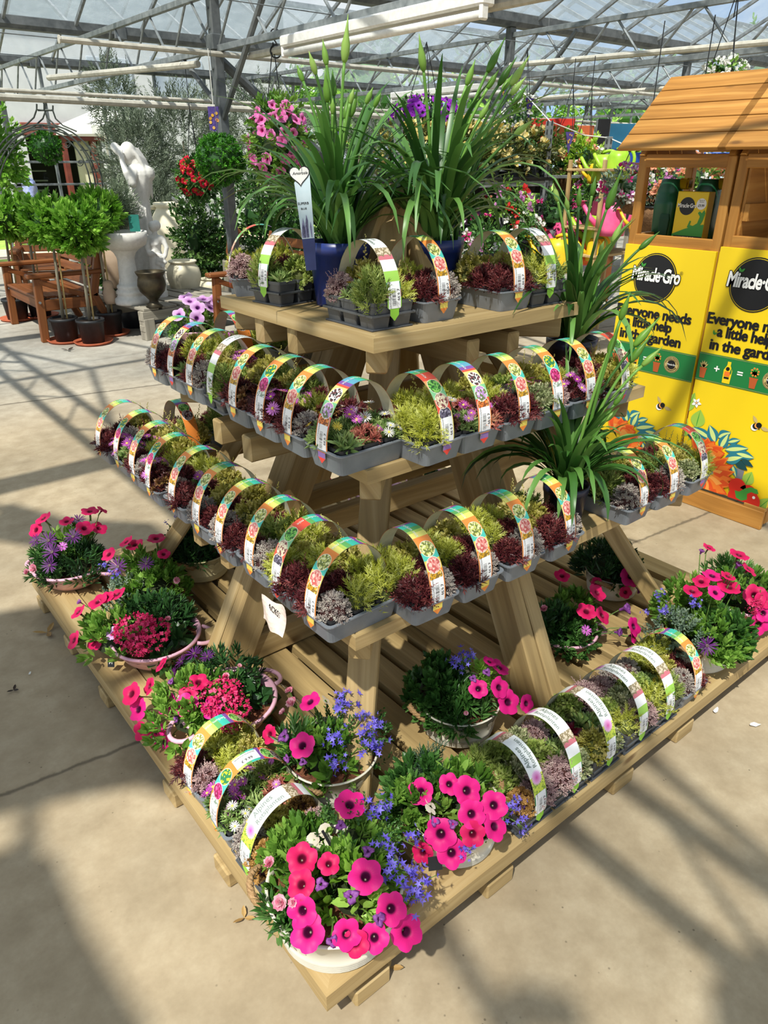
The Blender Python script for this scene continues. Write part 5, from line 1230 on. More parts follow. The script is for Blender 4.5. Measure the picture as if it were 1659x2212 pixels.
def hut(y_left, wd, ztop, label, first):
    t = thing('display_hut', label, 'shop display', (PX, y_left, 0)); P_ = lambda u, v, lay: (-.0012 - lay * .0007, -u, v)
    zb = .105; fr = .042; dep = .46; zw0, zw1 = ztop, 1.575
    # frame posts, plinth, rails
    for u in (fr / 2, wd - fr / 2):
        for x in (.025, dep - .025):
            e = MB(); e.box((x + .012, -u, (.02 + zw1) / 2), (.04, fr, zw1 - .02), b=.003); e.build('post', m_cedar, t)
    e = MB(); e.box((-.006, -wd / 2, .045), (.022, wd, .09), b=.003); e.box((.012, -wd + .05, .098), (.05, .10, .02), b=.002); e.build('plinth', m_cedar, t)
    for zz, hh in ((ztop + .022, .05), (zw1 - .02, .055)):
        for x in (.03, dep - .02):
            e = MB(); e.box((x, -wd / 2, zz), (.03, wd - .07, hh), b=.003); e.build('rail', m_cedar, t)
        for u in (fr / 2, wd - fr / 2):
            e = MB(); e.box((dep / 2, -u, zz), (dep - .09, .03, hh), b=.003); e.build('rail', m_cedar, t)
    e = MB(); e.box((dep / 2, -wd / 2, ztop - .012), (dep - .02, wd - .02, .02), b=.002); e.build('floor_shelf', m_cedar, t)
    if not first:
        e = MB(); e.box((dep / 2, -.050, (zw0 + zw1) / 2), (dep - .06, .012, zw1 - zw0), b=.002); e.build('side_board', m_cedar, t)
        e = MB(); e.box((dep / 2, -.068, zw0 + .14), (dep - .06, .022, .07), b=.002); e.build('side_rail', m_cedar, t)
        for k in range(4): e = MB(); e.box((dep - .01, -wd / 2, zw0 + .05 + k * .095), (.015, wd - .08, .088), b=.002); e.build('back_board', m_cedar, t)
        e = MB(); e.box((.30, -wd / 2, 1.36), (.02, wd - .08, .075), b=.002); e.build('shelf_rail', m_cedar, t)
    # pitched roof of five boards a side
    xr, zr, xe, ze = .245, 1.905, -.11, 1.60
    for sd_ in (0, 1):
        for k in range(5):
            a0, a1 = k / 5, (k + 1) / 5 - .012; f0 = lambda q: (xe + (xr - xe) * q, ze + (zr - ze) * q)
            p0, p1 = f0(a0), f0(a1)
            if sd_: p0 = (2 * xr - p0[0], p0[1]); p1 = (2 * xr - p1[0], p1[1])
            c = ((p0[0] + p1[0]) / 2, -wd / 2 + .012, (p0[1] + p1[1]) / 2); L = math.hypot(p1[0] - p0[0], p1[1] - p0[1]); an = math.atan2(p1[1] - p0[1], p1[0] - p0[0])
            Rm = np.array([[math.cos(an), 0, -math.sin(an)], [0, 1, 0], [math.sin(an), 0, math.cos(an)]])
            e = MB(); e.box(c, (L, wd + .05, .016), Rm, b=.002); e.build('roof_board', m_cedar, t)
    for u in (.02, wd - .02):
        e = MB(); e.add([(.0, -u - .012, 1.575), (dep, -u - .012, 1.575), (xr, -u - .012, 1.86), (.0, -u + .012, 1.575), (dep, -u + .012, 1.575), (xr, -u + .012, 1.86)], [[0, 1, 2], [3, 5, 4], [0, 3, 4, 1], [1, 4, 5, 2], [2, 5, 3, 0]], 0, [(a, b, 3.0) for a, b in ((0, 0), (.46, 0), (.23, .3)) * 2]); e.build('gable', m_cedar, t)
    # the yellow printed panel
    e = MB(); e.box((.010, -wd / 2, (zb + ztop) / 2), (.020, wd - .004, ztop - zb), b=.001); panel = e.build('printed_panel', m_yel, t)
    for s_ in (0, 1):
        e = MB(); e.box((dep / 2 + .01, -(s_ * (wd - .004) + .002), (zb + ztop) / 2), (dep - .03, .006, ztop - zb), b=.001); e.build('side_panel', m_yel, t)
    H = ztop
    def pr(name, polys, mats=None):
        """flat printed shapes: list of (points (u,v from the panel's top-left), layer, material)"""
        mb = MB(); ms = []
        for pts, lay, m in polys:
            q = clip([(u, v) for u, v in pts], .001, wd - .001, -(ztop - zb) + .001, -.001)
            if len(q) < 3: continue
            if m not in ms: ms.append(m)
            mb.add([P_(u, v + H, lay) for u, v in q], [list(range(len(q)))[::-1]], ms.index(m))
        if mb.v: mb.build(name, ms, panel)
    def tx(name, s, size, u, v, m, lay, bold=0, shear=0, xs=1.0, align='CENTER', rot=0.0, spacing=1.0, fit=None):
        if fit is None: fit = name.startswith('logo') or name == 'slogan'
        V, F = text_geo(s, size, bold, shear, 0, spacing, 1.0, align); V[:, 0] *= xs / (V[:, 0].max() - V[:, 0].min()) if fit else xs; c, s2 = math.cos(rot), math.sin(rot); keep = []
        W = [(u + p[0] * c - p[1] * s2, v + p[0] * s2 + p[1] * c) for p in V]
        for f in F:
            if all(.001 < W[i][0] < wd - .001 for i in f): keep.append(f[::-1])
        if not keep: return
        mb = MB(); mb.add([P_(a, b + H, lay) for a, b in W], keep); mb.build(name, m, panel)
    def heavy(name, s, size, u, v, m, lay, wf, align='LEFT'):
        V, F = text_geo(s, size, size * .012, 0, 0, .96, 1.0, align); V[:, 0] *= wf / (V[:, 0].max() - V[:, 0].min()); mb = MB()
        for j, (du, dv) in enumerate(((0, 0), (.0016, 0), (-.0016, 0), (0, .0013), (0, -.0013), (.003, 0))):
            W = [(u + p[0] + du, v + p[1] + dv) for p in V]; keep = [f[::-1] for f in F if all(.001 < W[i][0] < wd - .001 for i in f)]
            if keep: mb.add([P_(a, b + H, lay + j * .06) for a, b in W], keep)
        if mb.v: mb.build(name, m, panel)
    def arc_tx(s, size, cu, cv, rad, a0, a1, m, lay, flip=False):
        V, F = text_geo(s, size, size * .02); w_ = V[:, 0].max() - V[:, 0].min(); W = []
        for p in V:
            q = (p[0] - V[:, 0].min()) / w_; a = a0 + (a1 - a0) * q; rr = rad + (p[1] if not flip else -p[1]); W.append((cu + rr * math.cos(a), cv + rr * math.sin(a)))
        if min(a for a, b in W) < .001 or max(a for a, b in W) > wd - .001: return
        mb = MB(); mb.add([P_(a, b + H, lay) for a, b in W], [f[::-1] for f in F]); mb.build('lettering', m, panel)
    circ = lambda cu, cv, r, n=40: [(cu + r * math.cos(2 * math.pi * k / n), cv + r * math.sin(2 * math.pi * k / n)) for k in range(n)]
    def leafp(b, tip, w_, n=9):
        b = np.array(b); tip = np.array(tip); d = tip - b; L = np.linalg.norm(d); nn = np.array([-d[1], d[0]]) / L; o = []
        for k in range(n + 1): s_ = k / n; o.append(tuple(b + d * s_ + nn * w_ / 2 * math.sin(math.pi * s_ ** .8)))
        for k in range(n - 1, 0, -1): s_ = k / n; o.append(tuple(b + d * s_ - nn * w_ / 2 * math.sin(math.pi * s_ ** .8)))
        return o
    # positions measured on the panel, as (u, v) from its top-left corner
    cu, cv, cr = U['circle']; pr('logo_disc', [(circ(cu, cv, cr), 1, m_blk), (circ(cu, cv, cr * .955), 2, m_yel), (circ(cu, cv, cr * .935), 3, m_blk)])
    lw = U['logo_w']; sz = lw / 4.55
    for du, dv in ((-.0035, 0), (.0035, 0), (0, .0035), (0, -.0035), (.003, -.003), (-.003, .003)): tx('logo_outline', 'Miracle·Gro', sz * 1.62, cu + .002 + du, cv + .012 + dv, m_blk, 4, sz * .05, .12, lw * 1.05, spacing=.93)
    tx('logo_lettering', 'Miracle·Gro', sz * 1.62, cu + .002, cv + .012, m_wht, 5, sz * .05, .12, lw * 1.05, spacing=.93)
    lu, lv = cu - lw * .29, cv + .048; pr('logo_leaves', [(leafp((lu, lv), (lu - .010, lv + .020), .010), 6, m_leafp), (leafp((lu, lv), (lu + .016, lv + .016), .010), 6, m_leafp)])
    tx('registered_mark', '®', .022, cu + lw * .545, cv + .035, m_blk, 4)
    for k, (s, key) in enumerate((('Everyone needs', 'l1'), ('a little help', 'l2'), ('in the garden', 'l3'))):
        u, v, cap, wf = U[key]; heavy('slogan', s, cap, u, v, m_blk, 1, wf)
    gu, gv = U['l3'][0] + .012, U['l3'][1] + .045; pr('slogan_leaves', [(leafp((gu, gv), (gu - .004, gv + .022), .009), 1, m_leafp), (leafp((gu, gv), (gu + .014, gv + .012), .008), 1, m_leafp)])
    g0, g1 = U['band']; pr('green_band', [([(.001, g0), (wd - .001, g0), (wd - .001, g1), (.001, g1)], 1, m_grn)] + [([(.001, g), (wd - .001, g), (wd - .001, g - .0012), (.001, g - .0012)], 2, m_gold) for g in (g0 - .004, g1 + .005)])
    gm = (g0 + g1) / 2; bh = g0 - g1
    def potplant(u, big):
        w1 = .020 if big else .018; o = [([(u - w1, gm - .004), (u + w1, gm - .004), (u + w1, gm - .010), (u - w1, gm - .010)], 3, m_terr), ([(u - w1 * .9, gm - .010), (u + w1 * .9, gm - .010), (u + w1 * .65, gm - bh * .40), (u - w1 * .65, gm - bh * .40)], 3, m_terr)]
        if big:
            for k in range(9): a = k * .7; o.append((leafp((u, gm + .005), (u + .024 * math.cos(a), gm + .022 + .024 * math.sin(a)), .014), 3, m_leafp))
            for k in range(8): a = k * .8 + .3; o += [(circ(u + .016 * math.cos(a), gm + .022 + .017 * math.sin(a), .0045, 8), 4, m_ora), (circ(u + .016 * math.cos(a), gm + .022 + .017 * math.sin(a), .0018, 6), 5, m_redp)]
        else:
            for a in (.4, 1.0, 1.57, 2.1, 2.7): o.append((leafp((u, gm - .004), (u + .022 * math.cos(a), gm + .008 + .022 * math.sin(a)), .009), 3, m_gold))
        return o
    iu = U['icons']
    pr('small_plant_print', potplant(iu[0], False)); tx('lettering', '+', .050, iu[1], gm, m_wht, 3, .001); tx('lettering', '=', .050, iu[3], gm, m_wht, 3, .001); pr('big_plant_print', potplant(iu[4], True))
    b = iu[2]; pr('bottle_print', [([(b - .018, gm - bh * .42), (b + .018, gm - bh * .42), (b + .020, gm + .005), (b + .008, gm + .028), (b + .008, gm + .045), (b - .008, gm + .045), (b - .008, gm + .028), (b - .020, gm + .005)], 3, m_yel), (circ(b - .002, gm + .012, .009, 16), 4, m_blk), ([(b - .014, gm - .022), (b + .012, gm - .022), (b + .012, gm + .000), (b - .014, gm + .000)], 4, m_or), ([(b - .013, gm - .034), (b + .011, gm - .034), (b + .011, gm - .025), (b - .013, gm - .025)], 4, m_blk), (leafp((b + .014, gm - .012), (b + .014, gm + .018), .007), 4, m_grn)])
    mu = iu[5]; pr('medal_print', [(circ(mu, gm, .040), 3, m_gold), (circ(mu, gm, .0375), 4, m_blk), (circ(mu, gm, .0355), 5, m_gold), (circ(mu, gm, .022), 6, m_blk)])
    arc_tx('GUARANTEE', .0105, mu, gm, .0285, math.pi * 1.12, math.pi * 1.88, m_blk, 6, True); arc_tx('BIGGER PLANTS · MORE FLOWERS', .0055, mu, gm, .031, math.pi * .95, math.pi * .05, m_blk, 6); arc_tx('GREENER LEAVES', .005, mu, gm, .0255, math.pi * .8, math.pi * .2, m_blk, 6)
    tx('lettering', 'Miracle·Gro', .0125, mu, gm, m_wht, 7, .0002, .1, .75)
    # flowers, leaves, pepper and bee printed on the lower half
    W7 = lambda x, y: uv_of(1440 + x / 7.575, 860 + y / 7.575, (.98, H2))
    k7 = abs(W7(700, 900)[0] - W7(800, 900)[0]) / 100
    L7 = lambda a, b_, w_: leafp(W7(*a), W7(*b_), w_ * k7)
    pl = []
    for a, b_, w_ in (((320, 215), (470, -90), 190), ((480, 480), (560, 190), 250), ((330, 620), (235, 370), 210), ((1290, 1420), (1400, 1205), 190), ((1480, 1820), (1700, 1640), 180)): pl += [(L7(a, b_, w_), 1, m_lgr), (L7(a, b_, w_ * .06), 2, m_leafp)]
    pl.append((L7((350, 430), (300, 200), 30), 1, m_lgr)); pl.append((L7((480, 480), (350, 700), 60), 1, m_lgr))
    for k in range(5): a = k * 1.257 + .3; pl.append((L7((495, 75), (495 + 85 * math.cos(a), 75 + 85 * math.sin(a)), 50), 3, m_wht))
    pl.append((circ(*W7(495, 75), 14 * k7, 10), 4, m_ora))
    pr('leaf_print', pl)
    pl = [([W7(*q) for q in ((1150, 1140), (1275, 1190), (1225, 1360), (1120, 1340))], 1, m_gryp)]
    for i, (a, b_, w_, dk) in enumerate((((560, 700), (340, 590), 120, 1), ((720, 660), (425, 470), 160, 0), ((800, 720), (705, 435), 200, 0), ((850, 640), (1060, 560), 180, 0), ((880, 820), (1020, 580), 170, 0), ((1010, 720), (1215, 680), 110, 0), ((1120, 1010), (1330, 1185), 130, 1), ((1070, 1080), (1145, 1295), 110, 0), ((960, 840), (1350, 820), 170, 0), ((1150, 900), (1445, 980), 160, 0), ((1230, 990), (1430, 1130), 90, 1), ((950, 1010), (1260, 960), 190, 0))):
        pl.append((L7(a, b_, w_), 2 + i * .3, m_dteal if dk else m_teal))
        if not dk: pl.append((L7(a, b_, w_ * .38), 2.15 + i * .3, m_cream))
    pr('hosta_print', pl)
    pl = []
    up = ((640, 920), ((420, 600), (540, 610), (690, 640), (800, 700), (940, 800), (970, 900), (880, 960))); lo = ((560, 1290), ((740, 960), (880, 950), (1030, 960), (1110, 1090), (1130, 1200), (1110, 1320), (1100, 1430), (1010, 1580), (870, 1600), (740, 1620), (600, 1640)))
    for (c0, tips), base in ((up, 7), (lo, 8.4)):
        for i, q in enumerate(tips):
            pl.append((L7(c0, q, 235), base + i * .12, m_or2 if i % 2 else m_or)); pl.append((L7((c0[0] * .8 + q[0] * .2, c0[1] * .8 + q[1] * .2), (c0[0] * .08 + q[0] * .92, c0[1] * .08 + q[1] * .92), 150), base + i * .12 + .05, m_or if i % 2 else m_or2))
        for i, q in enumerate(tips): r_ = .62; pl.append((L7(c0, (c0[0] + (q[0] - c0[0]) * r_ + 30, c0[1] + (q[1] - c0[1]) * r_ + 20), 170), base + 1.4 + i * .05, m_ora if i % 3 == 0 else (m_or if i % 2 else m_or2)))
    pr('dahlia_print', pl)
    pl = [(circ(*W7(1170, 1440), 140 * k7), 11, m_redp), (circ(*W7(1340, 1560), 150 * k7), 11, m_redp), (circ(*W7(1370, 1680), 165 * k7), 11.2, m_redp), (circ(*W7(1180, 1620), 170 * k7), 11.1, m_redp)]
    st = [(1130, 1500), (1200, 1520), (1300, 1470), (1400, 1450), (1500, 1490), (1520, 1560), (1470, 1560), (1400, 1530), (1330, 1560), (1330, 1650), (1240, 1670), (1150, 1620)]
    pl.append(([W7(*q) for q in st], 11.6, m_leafp)); pl.append((circ(*W7(1440, 1620), 25 * k7, 10), 11.5, m_wht)); pr('pepper_print', pl)
    pl = [(leafp(W7(1480, 410), W7(1420, 280), 55 * k7), 1, m_gold), (leafp(W7(1545, 480), W7(1690, 545), 60 * k7), 1, m_gold), (circ(*W7(1440, 475), 56 * k7, 20), 2, m_wht), (circ(*W7(1462, 460), 50 * k7, 20), 2.2, m_blk), (circ(*W7(1490, 450), 44 * k7, 20), 2.4, m_ora), (circ(*W7(1515, 445), 44 * k7, 20), 2.6, m_blk), (leafp(W7(1530, 470), W7(1570, 430), 12 * k7), 2, m_blk), (leafp(W7(1500, 490), W7(1530, 520), 14 * k7), 2, m_blk)]
    pr('bee_print', pl)
    return t
H1, H2 = 1.192, 1.215
A1, A2 = (1.46, H1), (.98, H2)
c_ = uv_of(1415, 601, A1); e_ = uv_of(1463, 601, A1); w0 = uv_of(1366, 606, A1); w1_ = uv_of(1466, 608, A1)
cap = lambda a, b: abs(uv_of(*a, A2)[1] - uv_of(*b, A2)[1]) * 1.42
q1, q2, q3 = uv_of(1527, 688, A2), uv_of(1550, 716, A2), uv_of(1533, 742, A2)
sw = [uv_of(*b, A1)[0] - uv_of(*a, A1)[0] for a, b in (((1331, 668), (1490, 690)), ((1356, 695), (1454, 714)), ((1331, 722), (1461, 738)))]
U = dict(circle=(c_[0], c_[1], abs(e_[0] - c_[0])), logo_w=w1_[0] - w0[0], l1=(q1[0], q1[1] + .004, .068, sw[0]), l2=(q2[0], q2[1], .068, sw[1]), l3=(q3[0], q3[1] - .002, .068, sw[2]),
         band=(uv_of(1503, 757, A2)[1], uv_of(1489, 815, A2)[1]), icons=[uv_of(x, y, A2)[0] for x, y in ((1520, 795), (1549, 797), (1573, 802), (1599, 808), (1630, 812))] + [uv_of(1451, 789, A1)[0]])
hut(1.46, .468, H1, 'wooden hut display with open window, green bottles and a yellow box inside', True)
hut(.98, .46, H2, 'wooden hut display with boarded back, nearest the picture edge', False)
# goods in the first hut
def carton(c, wd, dp, ht, label):
    t = thing('lawn_feed_box', label, 'box', c); e = MB(); e.box((0, 0, ht / 2), (dp, wd, ht), b=.002); e.build('carton', m_yel, t)
    x = -dp / 2 - .0008; f_ = lambda u, v, l: (x - l * .0006, wd / 2 - u, v); k = wd / .16
    def P2(name, pts, lay, m): mb = MB(); mb.add([f_(a * k, b * k, lay) for a, b in pts], [list(range(len(pts)))[::-1]]); mb.build(name, m, t)
    ci = lambda cu, cv, r, n=28: [(cu + r * math.cos(2 * math.pi * q / n), cv + r * math.sin(2 * math.pi * q / n)) for q in range(n)]
    P2('logo_disc', ci(.058, .178, .040), 0, m_blk); P2('price_disc', ci(.130, .190, .025), 0, m_wht)
    P2('lawn_print', [(.0, .028), (.16, .028), (.16, .10), (.12, .095), (.06, .075), (.0, .05)], 0, m_leafp); P2('title_bar', [(.01, .028), (.16, .028), (.16, .045), (.01, .045)], 1, m_blk)
    # reclining green figure on the lawn
    P2('reclining_figure_print', [(.075, .085), (.085, .115), (.092, .112), (.088, .095), (.105, .092), (.125, .105), (.133, .135), (.120, .150), (.128, .158), (.140, .150), (.150, .165), (.158, .150), (.150, .115), (.135, .085), (.105, .075)], 1, m_leafp)
    for s, sz, u, v, m, l, b_, xs in (('Miracle·Gro', .026, .058, .180, m_wht, 1, .0006, .78), ('£9.99', .016, .130, .182, m_blk, 1, .0003, .9), ('Roots &', .008, .130, .206, m_blk, 1, 0, 1), ('Shoots', .008, .130, .199, m_blk, 1, 0, 1), ('LAWN TREATMENT', .0115, .072, .0365, m_wht, 2, .0002, .9), ('COMPLETE 4 in 1', .0165, .082, .016, m_blk, 0, .0004, .9)):
        V, F = text_geo(s, sz, b_, 0, 0, 1, xs); mb = MB(); mb.add([f_((p[0] + u) * k, (p[1] + v) * k, l) for p in V], [q[::-1] for q in F]); mb.build('lettering', m, t)
    return t
b0 = on(1447, 523, 0, 2.96); carton((2.96 + .03, b0[1] - .078, H1 + .0), .155, .055, .235, 'yellow lawn treatment box in the hut window marked with a price')
m_gbot = M_plain('dark_green_plastic', '#0f4a2e', '#15603c', 10, .35, 0, .5)
m_ycap = M_plain('yellow_plastic', '#d0a818', '#e2bc28', 10, .4)
def bottle(px, depth, label, ht, wd=.115):
    p = on(px, 515, 0, depth); t = thing('green_bottle', label, 'bottle', (depth, p[1], H1)); mb = MB()
    mb.loft([(.07, wd * .86, 0, .02), (.085, wd * .92, .01, .02), (.095, wd, ht * .50, .025), (.10, wd * 1.04, ht * .60, .03), (.10, wd * 1.0, ht * .66, .03), (.094, wd * .97, ht * .67, .03), (.098, wd * .99, ht * .74, .03), (.09, wd * .93, ht * .75, .03), (.092, wd * .94, ht * .82, .03), (.075, wd * .74, ht * .98, .03), (.07, wd * .7, ht, .028)], 0, (True, True)); mb.build('body', m_gbot, t, True)
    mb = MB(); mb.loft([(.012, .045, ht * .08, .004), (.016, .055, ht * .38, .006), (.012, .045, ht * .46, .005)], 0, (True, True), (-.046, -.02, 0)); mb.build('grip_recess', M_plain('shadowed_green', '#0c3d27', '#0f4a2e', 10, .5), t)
    mb = MB(); mb.box((.02, -wd * .55, ht * .93), (.05, .05, .05), b=.008); mb.build('cap', m_ycap, t, True)
bottle(1432, 3.05, 'tall green bottle in the hut window beside the yellow box', .285); bottle(1512, 3.16, 'green bottle half hidden behind the yellow box in the hut window', .285)
# ------------------------------------------------------------------ behind the stand on the left: benches, bay trees, garden ornaments
def at_depth(px, py, ref):                    # the point at a pixel, at the same distance ahead of the camera as ref
    d = ray(px, py); f = (np.array(ref[:2]) - CAM[:2]) @ FWD; return CAM + d * (f / (d[:2] @ FWD))
def bench(loc, rz, W, label):
    """garden seat: local +x is the front, width along y, origin at floor under the seat middle"""
    t = thing('garden_bench', label, 'garden bench', loc, rz, 'brown wooden garden benches'); D = .60
    for s in (-1, 1):
        y = s * (W / 2 - .04)
        e = MB(); e.beam((D / 2 - .02, y, 0), (D / 2 - .05, y, .58), .07, .06, (0, 1, 0), b=.005); e.build('leg', m_bench, t)
        e = MB(); e.beam((-D / 2 - .10, y, 0), (-D / 2 + .06, y, .40), .07, .06, (0, 1, 0), b=.005); e.beam((-D / 2 + .06, y, .38), (-D / 2 - .10, y, .95), .07, .06, (0, 1, 0), b=.005); e.build('leg', m_bench, t)
        e = MB(); e.box((0, y, .335), (D - .06, .045, .10), b=.005); e.build('seat_rail', m_bench, t)
        e = MB(); e.box((-.02, y, .605), (D + .12, .105, .04), b=.01); e.build('armrest', m_bench, t)
        e = MB(); e.beam((D / 2 - .06, y, .55), (-D / 2 + .16, y, .40), .045, .07, (0, 1, 0), b=.004); e.build('brace', m_bench, t)
        e = MB(); e.tube([(D / 2 - .03, y - s * .0 + .036, .37), (D / 2 - .03, y + .046, .37)], .012, 8); e.build('bolt', m_galv, t)
    e = MB(); e.box((D / 2 - .05, 0, .34), (.035, W - .09, .09), b=.004); e.build('front_rail', m_bench, t)
    e = MB()
    for k in range(6): e.box((D / 2 - .06 - k * .098, 0, .405 - .012 * math.sin(k / 5 * 3.1)), (.088, W - .16, .024), b=.004)
    e.build('seat_slats', m_bench, t)
    e = MB()
    for k in range(5):
        z = .50 + k * .095; x = -D / 2 + .09 - (z - .38) * .28; e.box((x, 0, z), (.022, W - .16, .078), rotz(0) @ np.array([[math.cos(-.27), 0, math.sin(-.27)], [0, 1, 0], [-math.sin(-.27), 0, math.cos(-.27)]]), b=.004)
    e.build('backrest_slats', m_bench, t)
    return t
bench((1.66, 7.25, 0), R(180), 1.18, 'brown wooden garden bench behind the potted bay trees, slatted seat in sun')
bench((2.30, 8.95, 0), R(-110), 1.05, 'brown wooden bench farther back, only its slatted back and one arm showing')
bp = onz(450, 592, .62); bench((bp[0] + .33, bp[1] - .45, 0), R(180), 1.0, 'brown bench half hidden behind the top shelf, only one armrest seen')

m_bpot = M_plain('black_nursery_pot', '#202224', '#2c2e31', 20, .5); m_sauc = M_plain('terracotta_saucer', '#a8512f', '#c0694a', 20, .7)
m_bark_t = M_plain('smooth_bark', '#6a6252', '#938b76', 40, .8, stretch=(1, 1, .2)); m_cane = M_plain('bamboo_cane', '#a88c54', '#c9b078', 30, .6)
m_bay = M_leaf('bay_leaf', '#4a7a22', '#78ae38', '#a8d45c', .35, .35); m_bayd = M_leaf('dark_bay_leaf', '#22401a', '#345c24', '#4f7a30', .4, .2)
SH_BAY = sprig_t(11, .11, .085, LEAF, 1.15, .3, .1, 31, .95)
def leafball(mb, T, n, c, rx, rz_, r, mat=0, sc=(.8, 1.2), back=.7, up=.35):
    z = 2 * r.rand(n) - 1; an = r.rand(n) * 6.283; rr = np.sqrt(1 - z * z); d0 = np.stack([rr * np.cos(an), rr * np.sin(an), z], 1); p = d0 * np.array([rx, rx, rz_]) * (.85 + .25 * r.rand(n))[:, None]
    d = d0 + np.array([0, 0, up]) + r.randn(n, 3) * .3; d /= np.linalg.norm(d, axis=1, keepdims=True); s_ = sc[0] + (sc[1] - sc[0]) * r.rand(n); L = T[0][:, 2].max()
    mb.inst(T[0], T[1], (frames(d, r.rand(n) * 6, s_), p - d * (L * s_ * back)[:, None] + np.array(c)), mat, T[2] if len(T) > 2 else None, r.rand(n))
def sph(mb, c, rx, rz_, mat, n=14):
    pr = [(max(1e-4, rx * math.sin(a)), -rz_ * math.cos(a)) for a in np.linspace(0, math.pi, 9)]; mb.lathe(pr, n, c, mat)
def bay_tree(base_px, crown_px, cr, label, seed, pr=.125, cane=True):
    b = onz(*base_px); t = thing('bay_tree', label, 'potted tree', (b[0], b[1], 0), 0, 'potted bay trees on saucers'); r = np.random.RandomState(seed)
    e = MB(); e.lathe([(.001, .0), (pr * 1.25, 0), (pr * 1.45, .028), (pr * 1.40, .028), (pr * 1.2, .010), (.001, .010)], 32); e.build('saucer', m_sauc, t, True)
    e = MB(); e.lathe([(.001, .012), (pr * .80, .012), (pr * .96, .20), (pr * 1.04, .20), (pr * 1.04, .225), (pr * .94, .225), (pr * .90, .17)], 32); e.build('pot', m_bpot, t, True)
    e = MB(); e.lathe([(.001, .208), (pr * .93, .205)], 20); e.build('soil', m_soil, t)
    c = at_depth(*crown_px, b) - b; e = MB(); e.tube([(0, 0, .20), (c[0] * .35, c[1] * .35, .20 + (c[2] - .2) * .4), (c[0] * .95, c[1] * .95, c[2])], [.017, .014, .011], 8); e.build('trunk', m_bark_t, t, True)
    if cane: e = MB(); e.tube([(.04, .02, .19), (c[0] * .9 + .03, c[1] * .9, c[2] - cr * .5)], .0085, 7); e.build('cane', m_cane, t)
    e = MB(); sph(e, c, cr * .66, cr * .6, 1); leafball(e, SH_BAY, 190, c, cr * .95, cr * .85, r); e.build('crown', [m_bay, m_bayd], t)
bay_tree((90, 684), (58, 475), .26, 'potted bay tree behind the bench seat, crown brushing its neighbour', 45, .13)
bay_tree((40, 690), (8, 468), .27, 'potted bay tree at the far front leg of the bench, cut by the picture edge', 44, .13)
bay_tree((243, 722), (205, 462), .25, 'potted bay tree close against the pale timber pallet', 43, .12)
bay_tree((146, 737), (108, 478), .26, 'potted bay tree beside the near front leg of the bench', 41)
bay_tree((203, 741), (168, 492), .26, 'potted bay tree with a bamboo cane, frontmost of the bay trees', 42)

m_stone = M_plain('white_cast_stone', '#cfcdc6', '#dedcd6', 30, .7, bump=.1); m_stone2 = M_plain('grey_white_cast_stone', '#b9b8b4', '#cfcdc8', 12, .75)
m_clay = M_plain('pale_terracotta', '#b39a80', '#c8b098', 6, .8); m_creamc = M_plain('cream_glazed_clay', '#d6cdb0', '#e4dcc2', 8, .45); m_bronze_m = M_plain('dark_bronze', '#2a261e', '#4c4432', 10, .45, .6)
# pallet of grey timber
pb = onz(296, 733); pal = thing('timber_pallet', 'weathered grey pallet carrying the birdbath and urns', 'pallet', (pb[0] + .55, pb[1] + .55, 0), R(8))
e = MB()
for k in range(6): e.box((-.5 + k * .2, 0, .285), (.16, 1.2, .025), b=.003)
e.build('top_boards', m_grey, pal)
for y in (-.56, 0, .56):
    e = MB(); e.box((0, y, .225), (1.2, .09, .09), b=.004); e.build('bearer', m_grey, pal)
for y in (-.56, .56):
    e = MB(); e.box((0, y, .11), (1.2, .09, .06), b=.004); e.build('bottom_board', m_grey, pal)
    for x in (-.54, .54): e = MB(); e.box((x, y, .10), (.11, .10, .20), b=.004); e.build('block', m_grey, pal)
PZ = .298
def on_pal(px, py): return onz(px, py, PZ)
# birdbath
p = on_pal(286, 655); ft = .44
bb = thing('birdbath', 'white stone birdbath with fluted base standing on the grey pallet', 'birdbath', (p[0], p[1], PZ)); tz = at_depth(280, 500, p)[2] - PZ
e = MB(); e.lathe([(.001, 0), (.155, 0), (.16, .02), (.155, .05), (.135, .065), (.125, .09), (.135, .10), (.13, .125), (.115, .14), (.122, .155), (.118, .175), (.100, .185), (.088, .22), (.080, tz * .62), (.086, tz * .66), (.105, tz * .72), (.13, tz * .755)], 40); e.build('column', m_stone, bb, True)
e = MB(); e.lathe([(.001, tz * .75), (.13, tz * .755), (.205, tz * .82), (.222, tz * .90), (.228, tz), (.215, tz), (.20, tz * .93), (.12, tz * .86), (.001, tz * .85)], 48); e.build('bowl', m_stone, bb, True)
# figures: joined flesh and drapery, melted to one continuous skin
def remesh(o, vox, sm=3):
    m = o.modifiers.new('skin', 'REMESH'); m.mode = 'VOXEL'; m.voxel_size = vox; m.use_smooth_shade = True
    s_ = o.modifiers.new('soft', 'SMOOTH'); s_.factor = .5; s_.iterations = sm
    return o
def limb(mb, pts, rad): mb.tube(pts, rad, 12); [sph(mb, q, rr, rr, 0, 12) for q, rr in zip(pts, rad)]
def ell(mb, c, rx, ry, rz_, rot=None):
    pr = [(max(1e-4, math.sin(a)), -math.cos(a)) for a in np.linspace(0, math.pi, 13)]; n0 = len(mb.v); mb.lathe(pr, 18); V = mb.v[-1] * np.array([rx, ry, rz_])
    if rot is not None: V = V @ np.array(rot).T
    mb.v[-1] = V + np.array(c)
qs = on_pal(342, 640); p = np.array([qs[0] + .30 * FWD[0], qs[1] + .30 * FWD[1], 0]); B0 = p.copy()
st = thing('weeping_statue', 'tall white statue of a woman hiding her bowed face in her hands', 'statue', tuple(B0))
